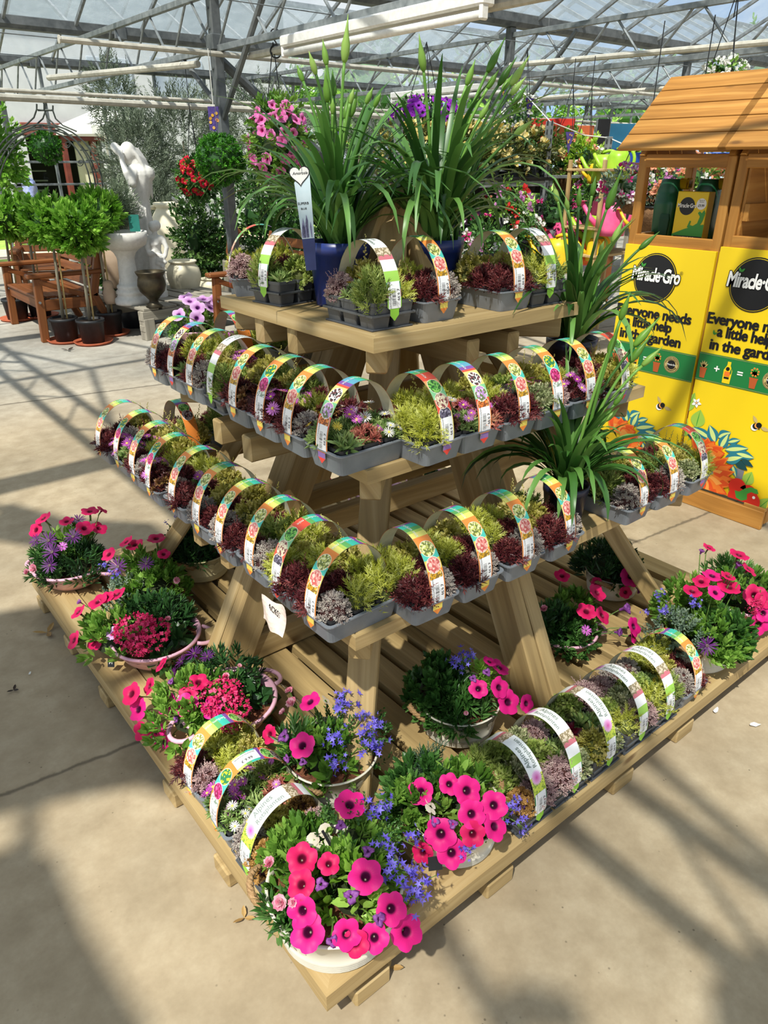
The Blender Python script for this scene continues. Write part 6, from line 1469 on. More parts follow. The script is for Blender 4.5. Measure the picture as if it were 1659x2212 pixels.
# built in the plane facing the path: s = sideways (towards picture right), z = up
SV = np.array([RGT[0], RGT[1], 0]); TV = np.array([-FWD[0], -FWD[1], 0])
def spx(px, py, d=0): q = at_depth(px, py, B0) - B0; return SV * (q @ SV) + TV * d + np.array([0, 0, q[2]])
e = MB(); r_ = np.random.RandomState(4)
limb(e, [spx(300, 690), spx(300, 620), spx(302, 560), spx(304, 520)], [.20, .18, .16, .15]); limb(e, [spx(318, 640), spx(322, 570), spx(318, 520), spx(310, 470)], [.10, .09, .09, .09]); limb(e, [spx(304, 520), spx(302, 470), spx(300, 430), spx(303, 395), spx(305, 378)], [.15, .125, .105, .105, .10])
for k in range(9): q = -.16 + k * .04; limb(e, [spx(300, 690, .16) + SV * q * 1.2, spx(302, 570, .12) + SV * q * .9, spx(303, 450, .09) + SV * q * .5], [.022, .018, .012])
limb(e, [spx(290, 374, .04), spx(316, 376, -.02)], [.075, .08]); limb(e, [spx(303, 370), spx(292, 352), spx(284, 342)], [.06, .05, .05])
ell(e, spx(277, 331, .0), .08, .085, .105); ell(e, spx(265, 338, .03), .016, .016, .026); ell(e, spx(272, 336, .05), .03, .03, .05)
for k in range(10):
    d_ = .045 - k * .016; limb(e, [spx(270 + k * .4, 319 + (k % 3), d_ + .01), spx(284 + k * .8, 321 + k * .3, d_), spx(299 + k * .8, 338 + k, d_ - .01), spx(312 + k * .7, 362 + k * 1.5, d_ - .01), spx(317 + k * .5, 398 + k * 3.5, d_ - .03)], [.017, .020, .020, .017, .009])
limb(e, [spx(293, 374, .08), spx(294, 386, .15), spx(297, 395, .17)], [.056, .047, .042]); limb(e, [spx(297, 395, .17), spx(286, 373, .18), spx(274, 350, .14)], [.042, .036, .025]); ell(e, spx(271, 342, .115), .028, .022, .045)
limb(e, [spx(302, 366, -.05), spx(272, 340, -.12), spx(245, 317, -.03)], [.045, .04, .04]); limb(e, [spx(245, 317, -.03), spx(257, 327, .05), spx(266, 335, .07)], [.042, .034, .026]); ell(e, spx(269, 337, .085), .026, .022, .04)
for k in range(4): limb(e, [spx(268 + k * 2.2, 341, .135), spx(265 + k * 2.4, 331, .125), spx(264 + k * 2.4, 325, .105)], [.0095, .009, .0075])
limb(e, [spx(276, 346, .14), spx(276, 338, .13)], [.010, .008])
fo = remesh(e.build('figure', m_stone, st), .0085, 1)
e = MB(); e.lathe([(.001, 0), (.24, 0), (.24, .06), (.20, .08), (.001, .08)], 24); e.build('plinth', m_stone2, st)
# small lady with flowers
p = on_pal(342, 640); lz = PZ; B0 = np.array([p[0], p[1], lz]); sl = thing('flower_girl_statue', 'small white statue of a woman carrying a flower basket beside the birdbath', 'statue', tuple(B0))
def spx(px, py, d=0): q = at_depth(px, py, B0) - B0; return SV * (q @ SV) + TV * d + np.array([0, 0, q[2]])
e = MB(); limb(e, [spx(343, 634), spx(341, 590), spx(338, 558)], [.085, .075, .075]); limb(e, [spx(338, 558), spx(336, 540), spx(336, 522)], [.072, .055, .058]); limb(e, [spx(327, 514), spx(348, 516)], [.036, .036]); limb(e, [spx(336, 510), spx(333, 498)], [.026, .024])
ell(e, spx(330, 489, .01), .040, .042, .052); ell(e, spx(336, 487, -.02), .045, .05, .05); limb(e, [spx(322, 516), spx(319, 535, .03), spx(326, 547, .07)], [.028, .023, .02]); limb(e, [spx(326, 547, .07), spx(338, 545, .08)], [.02, .016]); limb(e, [spx(352, 518), spx(361, 535, .02), spx(360, 552, .05), spx(352, 560, .07)], [.028, .025, .02, .017])
for dx in (-4, 5): ell(e, spx(335 + dx, 527, .045), .022, .02, .022)
r_ = np.random.RandomState(3)
for k in range(16): ell(e, spx(352 + r_.randn() * 5, 562 + r_.randn() * 6, .07), .022, .022, .02)
for k in range(8): ell(e, spx(340 + r_.randn() * 6, 548 + r_.randn() * 3, .07), .02, .02, .016)
remesh(e.build('figure', m_stone, sl), .009, 3); e = MB(); e.lathe([(.001, 0), (.10, 0), (.10, .05), (.001, .05)], 20); e.build('plinth', m_stone, sl)
def urn(name, label, loc, R0, H, m, prof=None, handles=False, cat='urn'):
    t = thing(name, label, cat, loc); pr = prof or [(.001, 0), (.52, 0), (.58, .02), (.82, .25), (.98, .50), (1.0, .64), (.92, .80), (.74, .90), (.70, .93), (.80, .95), (.84, .975), (.80, 1.0), (.68, .995), (.62, .92), (.55, .8), (.001, .3)]
    e = MB(); e.lathe([(a * R0, b * H) for a, b in pr], 40); e.build('body', m, t, True)
    if handles:
        for s in (-1, 1):
            e = MB(); e.tube([tuple(SV * s * R0 * a + np.array([0, 0, H * b])) for a, b in ((.72, .92), (1.0, .93), (1.12, .84), (1.08, .74), (.95, .68))], .035, 8); e.build('handle', m, t, True)
    return t
p = onz(403, 643, .18); urn('cream_urn', 'round cream clay urn with red-brown inside, standing right of the bronze pot', (p[0] + .0, p[1] + .0, 0.18), .185, .40, m_creamc)
e = thing('block_stand', 'low grey stand hidden under the round cream urn', 'stand', (p[0], p[1], 0)); q = MB(); q.box((0, 0, .0895), (.36, .36, .178), b=.01); q.build('slab', m_grey, e)
p = on_pal(262, 620); urn('beige_urn', 'tall beige clay urn standing behind the birdbath column', (p[0] - .02, p[1] - .02, PZ), .185, .56, m_clay)
p = on_pal(336, 664); urn('bronze_pot', 'dark bronze footed pot on the pallet in front of the small statue', (p[0], p[1] + .02, PZ), .135, .33, m_bronze_m, [(.001, 0), (.55, 0), (.6, .03), (.35, .12), (.30, .2), (.5, .3), (.85, .45), (.98, .62), (.92, .78), (.86, .86), (1.0, .96), (1.02, 1.0), (.94, 1.0), (.85, .9), (.001, .5)], cat='pot')
p = onz(390, 600); urn('amphora', 'big pale amphora with loop handles partly behind climbing plants', (p[0] + .3, p[1] + .7, 0), .33, 1.0, m_creamc, handles=True)
p = onz(440, 610); urn('amphora', 'big grey amphora in shade behind the steel roof post', (p[0] + .5, p[1] + 1.2, 0), .34, 1.08, m_stone2)
p = onz(462, 660); urn('small_cream_pot', 'small cream pot under the armrest behind the top shelf', (p[0] + .2, p[1] + .4, .0), .17, .26, m_creamc, cat='pot')
p = on_pal(272, 655); urn('clay_owl', 'squat beige clay ornament leaning on the birdbath foot', (p[0] - .12, p[1] + .08, PZ), .06, .22, m_clay, [(.001, 0), (.8, 0), (1, .2), (1, .5), (.75, .65), (.85, .8), (.7, .95), (.3, 1.0), (.001, 1.0)], cat='ornament')
# small brown wood figure behind the post
p = onz(507, 690); B0 = np.array([p[0] + .35, p[1] + .5, .55]); fg = thing('wooden_figure', 'carved brown wooden figure with raised arm behind the steel post', 'ornament', tuple(B0))
def spx(px, py, d=0): q = at_depth(px, py, B0) - B0; return SV * (q @ SV) + TV * d + np.array([0, 0, q[2]])
e = MB(); limb(e, [spx(503, 580), spx(505, 550), spx(503, 520)], [.07, .075, .07]); ell(e, spx(501, 500), .05, .05, .06); limb(e, [spx(507, 520), spx(520, 505), spx(508, 490)], [.035, .03, .025]); limb(e, [spx(497, 520), spx(493, 545)], [.035, .03]); remesh(e.build('figure', m_bench, fg), .014, 2); e = MB(); e.box((0, 0, -.28), (.25, .25, .54), b=.01); e.build('pedestal', m_grey, fg)

# ---- shrubs, climbers and hanging plants
m_olive_t = M_leaf('olive_tree_leaf', '#4a5544', '#6f7c66', '#98a48c', .5, .25); m_box = M_leaf('box_leaf', '#1f4f12', '#3a7a1c', '#63a834', .35, .2); m_lavg = M_leaf('lavender_leaf', '#56664e', '#7c8c70', '#a0ac90', .6, .2)
m_ivy = M_leaf('glossy_climber_leaf', '#2a4a20', '#44682f', '#76984f', .35, .25); m_trunk = M_plain('olive_trunk', '#5a5142', '#7d7260', 20, .9)
SH_OLV = sprig_t(16, .26, .075, LEAFN, 1.1, .3, .08, 33, .9); SH_BOX = sprig_t(9, .03, .024, LEAFS, 1.3, .4, .1, 34, 1.2); SH_CLI = sprig_t(8, .16, .075, LEAF, 1.3, .6, .05, 35, 1.2); SH_LAV = sprig_t(22, .18, .04, LEAFN, .9, .25, .05, 36, .8)
def shrub(name, label, cat, base, crown, rx, rz_, T, n, m, seed, trunk=True, group=None, sc=(.8, 1.3), back=.6, up=.4, cm=None, pot=None):
    t = thing(name, label, cat, (base[0], base[1], base[2] if len(base) > 2 else 0), 0, group); r = np.random.RandomState(seed); c = np.array(crown) - np.array(t.location)
    if pot: e = MB(); e.lathe([(.001, 0), (pot * .78, 0), (pot, pot * 1.6), (pot * .9, pot * 1.6), (pot * .85, pot * 1.4), (.001, pot * 1.4)], 28); e.build('pot', m_bpot, t, True)
    if trunk: e = MB(); e.tube([(0, 0, .05), c * np.array([.3, .3, .4]), c], [.03, .024, .015], 8); e.build('trunk', m_trunk, t, True)
    e = MB()
    if T is SH_CLI: sph(e, c, rx * .28, rz_ * .32, 1, 12)
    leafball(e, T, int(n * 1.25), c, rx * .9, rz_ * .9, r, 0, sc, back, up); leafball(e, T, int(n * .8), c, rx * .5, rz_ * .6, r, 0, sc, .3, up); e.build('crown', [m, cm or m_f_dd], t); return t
def crown_at(px, py, yplane): return on(px, py, 1, yplane)
for i, (px, py, Y, rx, rz_, n, lb) in enumerate([(300, 345, 12.2, .75, .85, 300, 'silvery olive tree inside the glass wall, behind the weeping statue'), (395, 305, 12.6, 1.1, .95, 460, 'silvery olive tree behind the steel post and hanging topiary ball'), (560, 300, 12.8, 1.3, 1.1, 460, 'silvery olive tree behind the pink hanging basket'), (335, 470, 11.6, .55, .8, 260, 'lower olive bush between the statue and the red hanging ball'), (245, 215, 12.9, .5, .7, 160, 'young olive tree reaching up across the white house wall'), (775, 320, 13.0, 1.6, 1.0, 420, 'olive tree dimly seen beyond the tall flower stems')]):
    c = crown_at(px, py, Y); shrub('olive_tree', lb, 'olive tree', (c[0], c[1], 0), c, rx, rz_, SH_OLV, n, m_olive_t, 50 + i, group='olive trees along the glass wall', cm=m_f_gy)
c = at_depth(256, 450, (2.25, 6.95)); shrub('lavender_bush', 'grey-green lavender bush in a pot behind the birdbath bowl', 'shrub', (c[0], c[1], 0), c, .17, .22, SH_LAV, 150, m_lavg, 60, cm=m_f_dd, pot=.16)
tg = [o for o in C.objects if o.name.startswith('lavender_bush')][0]; e = MB(); e.box((0, 0, 0), (.10, .003, .15), rotz(YAW - math.pi / 2)); q = e.build('plant_label', M_plain('teal_label', '#1f6a60', '#2c7a70', 10, .5), tg); q.location = at_depth(290, 482, (2.15, 6.65)) - np.array(tg.location)
for i, (px, py, D_, rx, rz_, n, lb) in enumerate([(420, 515, (3.6, 8.3), .32, .55, 130, 'glossy climber on canes between the amphoras, left of the steel post'), (458, 560, (3.8, 8.4), .28, .45, 110, 'glossy climber in shade just behind the steel roof post'), (245, 560, (2.5, 8.6), .35, .5, 130, 'dark shrub between the bay trees and the beige urn'), (560, 470, (4.2, 8.2), .7, .7, 230, 'dark evergreen shrub behind the top shelf trays'), (640, 500, (4.6, 7.6), .6, .6, 200, 'dark evergreen shrub behind the first blue pot')]):
    c = at_depth(px, py, D_); shrub('climbing_plant' if i < 2 else 'evergreen_shrub', lb, 'plant', (c[0], c[1], 0), c, rx, rz_, SH_CLI, n, m_ivy if i < 2 else m_bayd, 70 + i, group='climbers and shrubs by the ornaments', sc=(.7, 1.1), pot=.15)
c = at_depth(2, 330, (1.5, 11.0)); shrub('vine', 'pale green vine leaves at the picture edge beside the iron arch', 'plant', (c[0], c[1], 0), c, .28, .75, SH_CLI, 80, m_bay, 78, sc=(1.0, 1.6))
def hang_ball(px, py, D_, rad, label, hook_z, n=900):
    c = at_depth(px, py, D_); t = thing('topiary_ball', label, 'topiary ball', tuple(c), 0, 'hanging topiary balls'); r = np.random.RandomState(int(px)); e = MB(); sph(e, (0, 0, 0), rad * .9, rad * .9, 1, 20); leafball(e, SH_BOX, n, (0, 0, 0), rad, rad, r, 0, (.8 * rad / .2, 1.25 * rad / .2), .6, .1); e.build('leaves', [m_box, m_f_dd], t)
    e = MB(); e.tube([(0, 0, rad * .9), (0, 0, hook_z - c[2])], .003, 5); e.build('hanging_wire', m_galvd, t); return t
hang_ball(475, 345, (2.95, 5.8), .205, 'large green topiary ball hanging in front of the steel roof post', 2.45)
hang_ball(100, 320, (1.7, 9.8), .175, 'small green topiary ball hanging inside the iron arch', 1.95, 700)
m_chain = M_plain('dark_chain', '#26282a', '#3a3c3e', 20, .5, .6); m_bask = M_plain('coir_basket', '#5a3f28', '#7d5c3c', 60, .9, bump=.5)
def basket(px, py, D_, rx, rz_, label, leaf, T, n, flowers, hook_z, seed, fs=.05, facing=None):
    c = at_depth(px, py, D_); t = thing('hanging_basket', label, 'hanging basket', tuple(c), 0, 'flowering hanging baskets'); r = np.random.RandomState(seed); e = MB(); sph(e, (0, 0, 0), rx * .8, rz_ * .85, 1, 16); leafball(e, T, n, (0, 0, 0), rx, rz_, r, 0, (.7, 1.1), .6, -.1); e.build('foliage', [leaf, m_f_dd], t)
    e = MB(); e.lathe([(.001, -rz_ * .45), (rx * .35, -rz_ * .4), (rx * .55, -rz_ * .05), (rx * .5, -rz_ * .05)], 20); e.build('basket', m_bask, t)
    for k in range(3): a = k * 2.1 + .5; e = MB(); e.tube([(rx * .5 * math.cos(a), rx * .5 * math.sin(a), 0), (0, 0, min(hook_z - c[2], rz_ + .45))], .004, 5); e.build('chain', m_chain, t)
    if hook_z - c[2] > rz_ + .45: e = MB(); e.tube([(0, 0, rz_ + .45), (0, 0, hook_z - c[2])], .004, 5); e.build('chain', m_chain, t)
    for i in range(flowers[1]):
        z = 1.6 * r.rand() - .75; a = r.rand() * 6.283 if r.rand() < .35 else math.atan2(-FWD[1], -FWD[0]) + (r.rand() - .5) * 2.6; rr = math.sqrt(max(0, 1 - z * z)); d = np.array([rr * math.cos(a), rr * math.sin(a), z])
        me = FLW[flowers[0]][i % len(FLW[flowers[0]])]; o = link('trumpet_flower', me, t, d * np.array([rx, rx, rz_]) * 1.06); v = d + np.array([-.1, -.1, -.25 if flowers[0] in 'kd' else .3]) + r.randn(3) * .25; o.rotation_euler = Vector(v).to_track_quat('Z', 'Y').to_euler(); s_ = fs * (.8 + .4 * r.rand()); o.scale = (s_,) * 3
    return t
basket(602, 308, (3.2, 5.2), .25, .34, 'hanging basket of pink trumpet flowers trailing beside the tall green buds', m_f_mid, SH_CLI, 210, ('k', 56), 2.42, 81, .045)
basket(425, 385, (3.0, 7.6), .20, .21, 'round hanging ball of red trumpet flowers behind the topiary ball', m_f_dk, SH_CLI, 150, ('d', 46), 2.42, 82, .042)
c = at_depth(595, 92, (3.2, 5.2)); t = thing('s_hook', 'black S-shaped hook on the truss above the pink basket', 'hook', tuple(c)); e = MB(); e.tube([tuple(SV * (.035 * math.sin(a)) + np.array([0, 0, .06 + .035 * math.cos(a)])) for a in np.linspace(-1.3, 3.6, 12)] + [tuple(SV * (.045 * math.sin(a)) + np.array([0, 0, -.06 + .045 * math.cos(a)])) for a in np.linspace(.4, -3.9, 14)], .006, 7); e.build('hook', m_chain, t)
# pot of lilac petunias on the floor by the pallet
p = onz(415, 742); PL['LP'] = None
planter('LP', 'bowl', (p[0] + .1, p[1] + .15), .17, 0, 'floor pot of pale lilac petunias just behind the middle shelf trays', [('m', 70, 200, .2, 1.3, 1.3), ('g', 30, 170, 1.0, .7, 1.0), ('m', 30, 20, .7, 1.0, 1.2)],
        [('l', x, y, 15) for x, y in ((385, 680), (427, 664), (455, 664), (475, 672), (425, 688), (400, 640), (410, 650), (465, 650), (440, 645), (475, 690))], (1.6, 1.9), zoff=0)

# wrought-iron arch
m_iron = M_plain('wrought_iron', '#3c423e', '#5a605a', 20, .6, .4)
D_ = (1.7, 9.8); t = thing('iron_arch', 'wrought-iron garden arch with pointed top and scrolls near the glass wall', 'garden arch', tuple(onz(97, 640)))
B0 = np.array(t.location); AX = at_depth(97, 228, D_)
def ap(px, py, d=0): return at_depth(px, py, D_) - B0 + TV * d
e = MB()
for dd in (-.12, .12):
    for rr in (0, 10):
        e.tube([ap(-25 + rr, 640, dd), ap(-25 + rr, 430, dd)] + [ap(95 - (120 - rr) * math.cos(a), 420 - (150 - rr) * math.sin(a), dd) for a in np.linspace(0.1, math.pi - .1, 24)] + [ap(215 - rr, 430, dd), ap(215 - rr, 640, dd)], .009, 6)
    for s in (-1, 1): e.tube([ap(97 + s * 60, 283, dd), ap(97 + s * 30, 270, dd), ap(97 + s * 14, 255, dd), ap(97 + s * 8, 238, dd), ap(97 + s * 8, 226, dd)], .009, 6)
for a in np.linspace(.15, math.pi - .15, 16): e.tube([ap(95 - 115 * math.cos(a), 420 - 145 * math.sin(a), -.12), ap(95 - 115 * math.cos(a), 420 - 145 * math.sin(a), .12)], .006, 5)
e.build('arch_frame', m_iron, t)
e = MB()
for s in (-1, 1):
    for q in (.55, .95): a = q; cx, cy = 95 - s * 102 * math.cos(a), 420 - 132 * math.sin(a); e.tube([ap(cx + (2 + 6 * k / 12) * math.cos(k * .75), cy + (2 + 6 * k / 12) * math.sin(k * .75), .12) for k in range(13)], .006, 5)
e.build('scrolls', m_iron, t); e = MB(); e.tube([ap(82, 238, 0), ap(112, 238, 0)], .012, 6); e.tube([ap(90, 226, -.12), ap(90, 215, -.1)], .01, 6); e.tube([ap(104, 226, .12), ap(104, 213, .1)], .01, 6); e.build('crossbar', m_iron, t)

# ------------------------------------------------------------------ outside: the house, parasol, a seated person
HY = 18.0
def hp(px, py, y=HY): return on(px, py, 1, y)
m_ren = M_plain('white_render', '#b4b6b6', '#c4c6c5', 3, .9); m_brick = M_plain('red_brick', '#6e3a30', '#8a5246', 14, .9); m_dark = M_plain('dim_interior', '#3a3634', '#4a4644', 2, .9); m_dfr = M_plain('red_brown_frame', '#5f2a22', '#74382c', 10, .6); m_pan = M_plain('cream_curtain', '#c9c8a8', '#d9d8bc', 4, .9); m_win = M_plain('blue_grey_pane', '#8a96a2', '#b0bac2', 2, .15)
x0, x1 = hp(-330, 265)[0], hp(620, 200)[0]; zt = hp(100, 268)[2]
house = thing('house', 'white rendered house beyond the glass wall with dark brick-edged doorway', 'house', (x0, HY, 0)); e = MB(); e.box(((x1 - x0) / 2, .15, (zt + 5.6) / 2), (x1 - x0, .3, 5.6 - zt), b=.01); e.build('upper_wall', m_ren, house)
xl, xr = hp(60, 270)[0] - x0, hp(165, 300)[0] - x0; e = MB(); e.box((xl / 2 - .2, .15, zt / 2), (xl + .2, .3, zt), b=.01); e.build('lower_wall', m_ren, house); xq = hp(222, 330)[0] - x0; e = MB(); e.box(((xq + x1 - x0) / 2, .15, zt / 2), (x1 - x0 - xq, .3, zt), b=.01); e.build('lower_wall', m_ren, house)
e = MB(); e.box(((x1 - x0) / 2, 3.0, 1.4), (x1 - x0, .1, 2.9), b=.01); e.box(((x1 - x0) / 2, 1.6, zt + .05), (x1 - x0, 3, .1), b=.01); e.build('back_wall', m_dark, house)
a, b = hp(60, 275)[0] - x0, hp(215, 275)[0] - x0; e = MB(); e.box(((a + b) / 2, .10, zt - .10), (b - a + .3, .34, .24), b=.01); e.build('brick_lintel', m_brick, house)
for px in (145, 208):
    a = hp(px, 350)[0] - x0; e = MB(); e.box((a, .05, zt / 2 - .1), (.12, .14, zt - .2), b=.01); e.build('door_post', m_dfr, house)
a, b = hp(172, 350)[0] - x0, hp(204, 350)[0] - x0; e = MB(); e.box(((a + b) / 2, .2, zt / 2 - .1), (b - a, .04, zt - .25), b=.01); e.build('door_curtain', m_pan, house)
e = MB(); e.box((hp(160, 290)[0] - x0 + .25, .04, zt - .27), (1.1, .14, .10), b=.01); e.build('door_head', m_dfr, house)
for q in range(7): e = MB(); e.box((hp(120, 350)[0] - x0, 2.3, .25 + q * .22), (.75, .3, .035), b=.005); e.build('shelf', m_ren, house)
for (px, w_) in ((240, 1.0), (385, 1.3)): c = hp(px, 175); e = MB(); e.box((c[0] - x0, -.01, c[2]), (w_, .06, .9), b=.01); e.build('upper_window', m_win, house)
e = MB(); rz0 = 5.6; e.add([(-.4, -.5, rz0), (x1 - x0 + .4, -.5, rz0), (x1 - x0 + .4, 3.4, rz0 + 2.3), (-.4, 3.4, rz0 + 2.3), (-.4, -.5, rz0 - .1), (x1 - x0 + .4, -.5, rz0 - .1), (x1 - x0 + .4, 3.4, rz0 + 2.2), (-.4, 3.4, rz0 + 2.2)], [[0, 1, 2, 3], [4, 7, 6, 5], [0, 4, 5, 1], [1, 5, 6, 2], [2, 6, 7, 3], [3, 7, 4, 0]]); e.build('roof', m_brick, house)
# parasol
pa = hp(228, 300, 16.2); top = hp(226, 228, 16.2)[2]; rim = hp(150, 268, 16.2)[2]; par = thing('parasol', 'white parasol outside in front of the house wall', 'parasol', (pa[0], 16.2, -.03)); wr = abs(hp(118, 270, 16.2)[0] - pa[0]); e = MB(); n = 8
V = [(0, 0, top)] + [(wr * math.cos(k * math.pi / 4 + .2), wr * math.sin(k * math.pi / 4 + .2), rim) for k in range(8)] + [(wr * math.cos(k * math.pi / 4 + .2), wr * math.sin(k * math.pi / 4 + .2), rim - .16) for k in range(8)]
e.add(V, [[0, 1 + k, 1 + (k + 1) % 8] for k in range(8)] + [[1 + k, 9 + k, 9 + (k + 1) % 8, 1 + (k + 1) % 8] for k in range(8)]); e.build('canopy', M_leaf('white_canvas', '#e8e8e4', '#f2f2ee', None, .8, .3), par); e = MB(); e.tube([(0, 0, 0), (0, 0, top)], .025, 8); e.build('pole', m_white, par); e = MB(); e.lathe([(.001, 0), (.25, 0), (.25, .08), (.001, .1)], 20); e.build('base', m_stone2, par)
# seated person with patterned top
q = hp(63, 398, 16.8); B0 = np.array([q[0], 16.8, -.03]); per = thing('person', 'seated grey-haired person in a blue patterned top looking down behind the glass', 'person', tuple(B0), R(100))
per.rotation_euler = (0, 0, 0); m_skin = M_plain('skin', '#c99a82', '#d6a890', 20, .6); m_top = M_plain('blue_patterned_top', '#5a6a9a', '#a0a8c8', 9, .9); m_hair = M_plain('grey_hair', '#8a847c', '#b0aaa2', 30, .8); m_trs = M_plain('dark_trousers', '#24262c', '#303238', 20, .9)
s = -1; e = MB(); hz = hp(52, 368, 16.8)[2] + .03
F_ = lambda f, z, sd_=0: (f * -1, sd_, z)          # facing -x (picture left)
limb(e, [F_(0, .50), F_(-.02, .80), F_(.02, hz - .30)], [.16, .15, .14]); limb(e, [F_(.04, hz - .24), F_(.08, hz - .14)], [.06, .055]); ell(e, F_(.11, hz), .095, .075, .12); ell(e, F_(.205, hz - .02), .02, .018, .03); ell(e, F_(.10, hz, .075), .02, .012, .035); ell(e, F_(.10, hz, -.075), .02, .012, .035)
for sd_ in (-.19, .19):
    limb(e, [F_(.02, hz - .32, sd_), F_(.06, hz - .60, sd_ * 1.1), F_(.32, hz - .62, sd_ * .7)], [.06, .048, .035]); ell(e, F_(.37, hz - .62, sd_ * .6), .05, .03, .022)
    for k in range(4): limb(e, [F_(.40, hz - .62, sd_ * .6 + (k - 1.5) * .016), F_(.44 - abs(k - 1.5) * .005, hz - .635, sd_ * .6 + (k - 1.5) * .016)], [.009, .008])
    limb(e, [F_(.38, hz - .61, sd_ * .6 - .03 * (1 if sd_ > 0 else -1)), F_(.41, hz - .60, sd_ * .6 - .05 * (1 if sd_ > 0 else -1))], [.010, .009])
    limb(e, [F_(.0, .50, sd_ * .5), F_(.42, .50, sd_ * .6), F_(.40, .06, sd_ * .6)], [.085, .06, .045]); ell(e, F_(.46, .04, sd_ * .6), .11, .04, .04)
remesh(e.build('body', m_skin, per), .016, 2)
e = MB(); limb(e, [F_(0, .46), F_(-.02, .80), F_(.02, hz - .28)], [.185, .172, .16]); limb(e, [F_(.02, hz - .30, -.16), F_(.02, hz - .30, .16)], [.09, .09])
for sd_ in (-.19, .19): limb(e, [F_(.02, hz - .32, sd_), F_(.05, hz - .52, sd_ * 1.1)], [.08, .07])
remesh(e.build('top', m_top, per), .018, 2)
e = MB()
for sd_ in (-.19, .19): limb(e, [F_(.0, .50, sd_ * .5), F_(.42, .50, sd_ * .6), F_(.40, .14, sd_ * .6)], [.10, .075, .06])
remesh(e.build('trousers', m_trs, per), .018, 1)
e = MB(); ell(e, F_(.075, hz + .03), .10, .088, .11); ell(e, F_(.02, hz - .02), .075, .08, .10); remesh(e.build('hair', m_hair, per), .012, 1)
ch = thing('garden_chair', 'slatted pale wooden chair under the seated person', 'chair', (B0[0] + .05, B0[1], -.03)); e = MB(); e.box((0, 0, .40), (.48, .48, .04), b=.01); e.build('seat', m_grey, ch); e = MB()
for k in range(5): e.box((.26 + .012 * k, 0, .5 + k * .10), (.03, .5, .075), b=.005)
e.build('backrest', m_grey, ch)
for a in (-.2, .2):
    for b in (-.2, .2): e = MB(); e.box((a, b, .19), (.05, .05, .38), b=.004); e.build('leg', m_grey, ch)
# ------------------------------------------------------------------ behind the stand on the right: steel racks, hanging baskets, toys
def upright(px_t, py_t, y, label):
    p = on(px_t, py_t, 1, y); t = thing('rack_upright', label, 'rack post', (p[0], y, 0), 0, 'perforated steel rack uprights'); e = MB(); H = p[2]
    e.box((0, 0, H / 2), (.055, .055, H), b=.004); e.build('post', m_galv, t); e = MB()
    for k in range(int(H / .075)): e.box((-.029, 0, .08 + k * .075), (.002, .018, .042), b=.0005); e.box((0, -.029, .08 + k * .075), (.018, .002, .042), b=.0005)
    e.build('slots', m_dark2, t); return p
m_dark2 = M_plain('slot_shadow_steel', '#2c2e30', '#3a3c3e', 20, .6)
RY = 4.3
u1 = upright(861, 243, RY, 'perforated steel rack upright below the purple petunias'); u2 = upright(938, 268, RY + .55, 'perforated rack upright between the yellow flowers, half hidden by buds'); u3 = upright(1188, 262, RY, 'perforated rack upright with bunting tied to its top'); u4 = upright(1316, 295, RY - .25, 'perforated rack upright beside the wooden hut'); u5 = upright(1440, 335, RY + 1.6, 'rack upright seen through the hut window')
zs = on(1000, 392, 1, RY)[2]
def rack(x0, x1, y, z, label):
    t = thing('plant_rack', label, 'plant rack', (x0, y, 0), 0, 'galvanised plant racks'); L = x1 - x0
    for yy in (0, .55): e = MB(); e.box((L / 2, yy, z - .03), (L, .04, .05), b=.003); e.build('beam', m_galv, t)
    e = MB(); e.box((L / 2, .27, z + .01), (L, .6, .03), b=.004)
    e.build('shelf', m_black, t)
    e = MB(); e.beam((.1, .27, .1), (.6, .27, z - .05), .04, .04); e.build('brace', m_galv, t); return t
rack(u1[0] - .2, u3[0] + .1, RY, zs, 'upper black shelf between the steel uprights carrying yellow begonias'); rack(u1[0] - .2, u3[0] + .1, RY, .42, 'lower black shelf between the steel uprights carrying bedding plants')
e = thing('rack_rail', 'thin grey steel rail joining the two right uprights', 'rail', (u3[0], RY, 0)); q = MB(); a_ = on(1190, 382, 1, RY); b_ = on(1375, 380, 1, RY - .25); q.beam((0, 0, a_[2]), (b_[0] - u3[0], -.25, b_[2]), .03, .03); q.beam((0, .02, a_[2] - .75), (b_[0] - u3[0], -.23, b_[2] - .75), .03, .03); q.build('rail', m_galv, e)
m_beg = M_leaf('yellow_begonia', '#d6bc5c', '#ecd98a', '#f6ecba', .5, .35); m_begl = M_leaf('bronze_begonia_leaf', '#34401c', '#56602a', '#7f8244', .4, .2); m_fern = M_leaf('lime_fern', '#8fb82c', '#b4d848', '#d2ea7a', .45, .35)
m_red = m_red
for c_, m_ in (('y', m_beg),): FLW[c_] = []
def rag(seed, m):
    r = np.random.RandomState(seed); mb = MB(); n = 9; a = r.rand(n) * 6.28; d = np.stack([np.cos(a), np.sin(a), r.rand(n) * 1.2 - .3], 1); mb.inst(LEAFR[0], LEAFR[1], (frames(d, r.rand(n) * 6, .8 + .3 * r.rand(n)), d * .1), 0, None, r.rand(n)); mb.tube([(0, 0, 0), (0, 0, .8)], .04, 4, 1); return mb.mesh('double_flower', [m, m_stem])
FLW['y'] = [rag(1, m_beg), rag(2, m_beg)]
m_peach = M_leaf('peach_flower', '#e08a68', '#f0ab88', '#f8d0b0', .5, .3); m_wht2 = M_leaf('white_flower', '#e2e2dc', '#f0f0ea', '#fafaf6', .5, .3); m_redf = M_leaf('red_flower', '#b01c20', '#d02c2c', '#e04a3c', .5, .2); m_lilf = M_leaf('lilac_pink_flower', '#b060a8', '#cc88c0', '#e2b4d8', .5, .3); m_magf = M_leaf('deep_pink_flower', '#c01c70', '#d83c8c', '#e870a8', .5, .3)
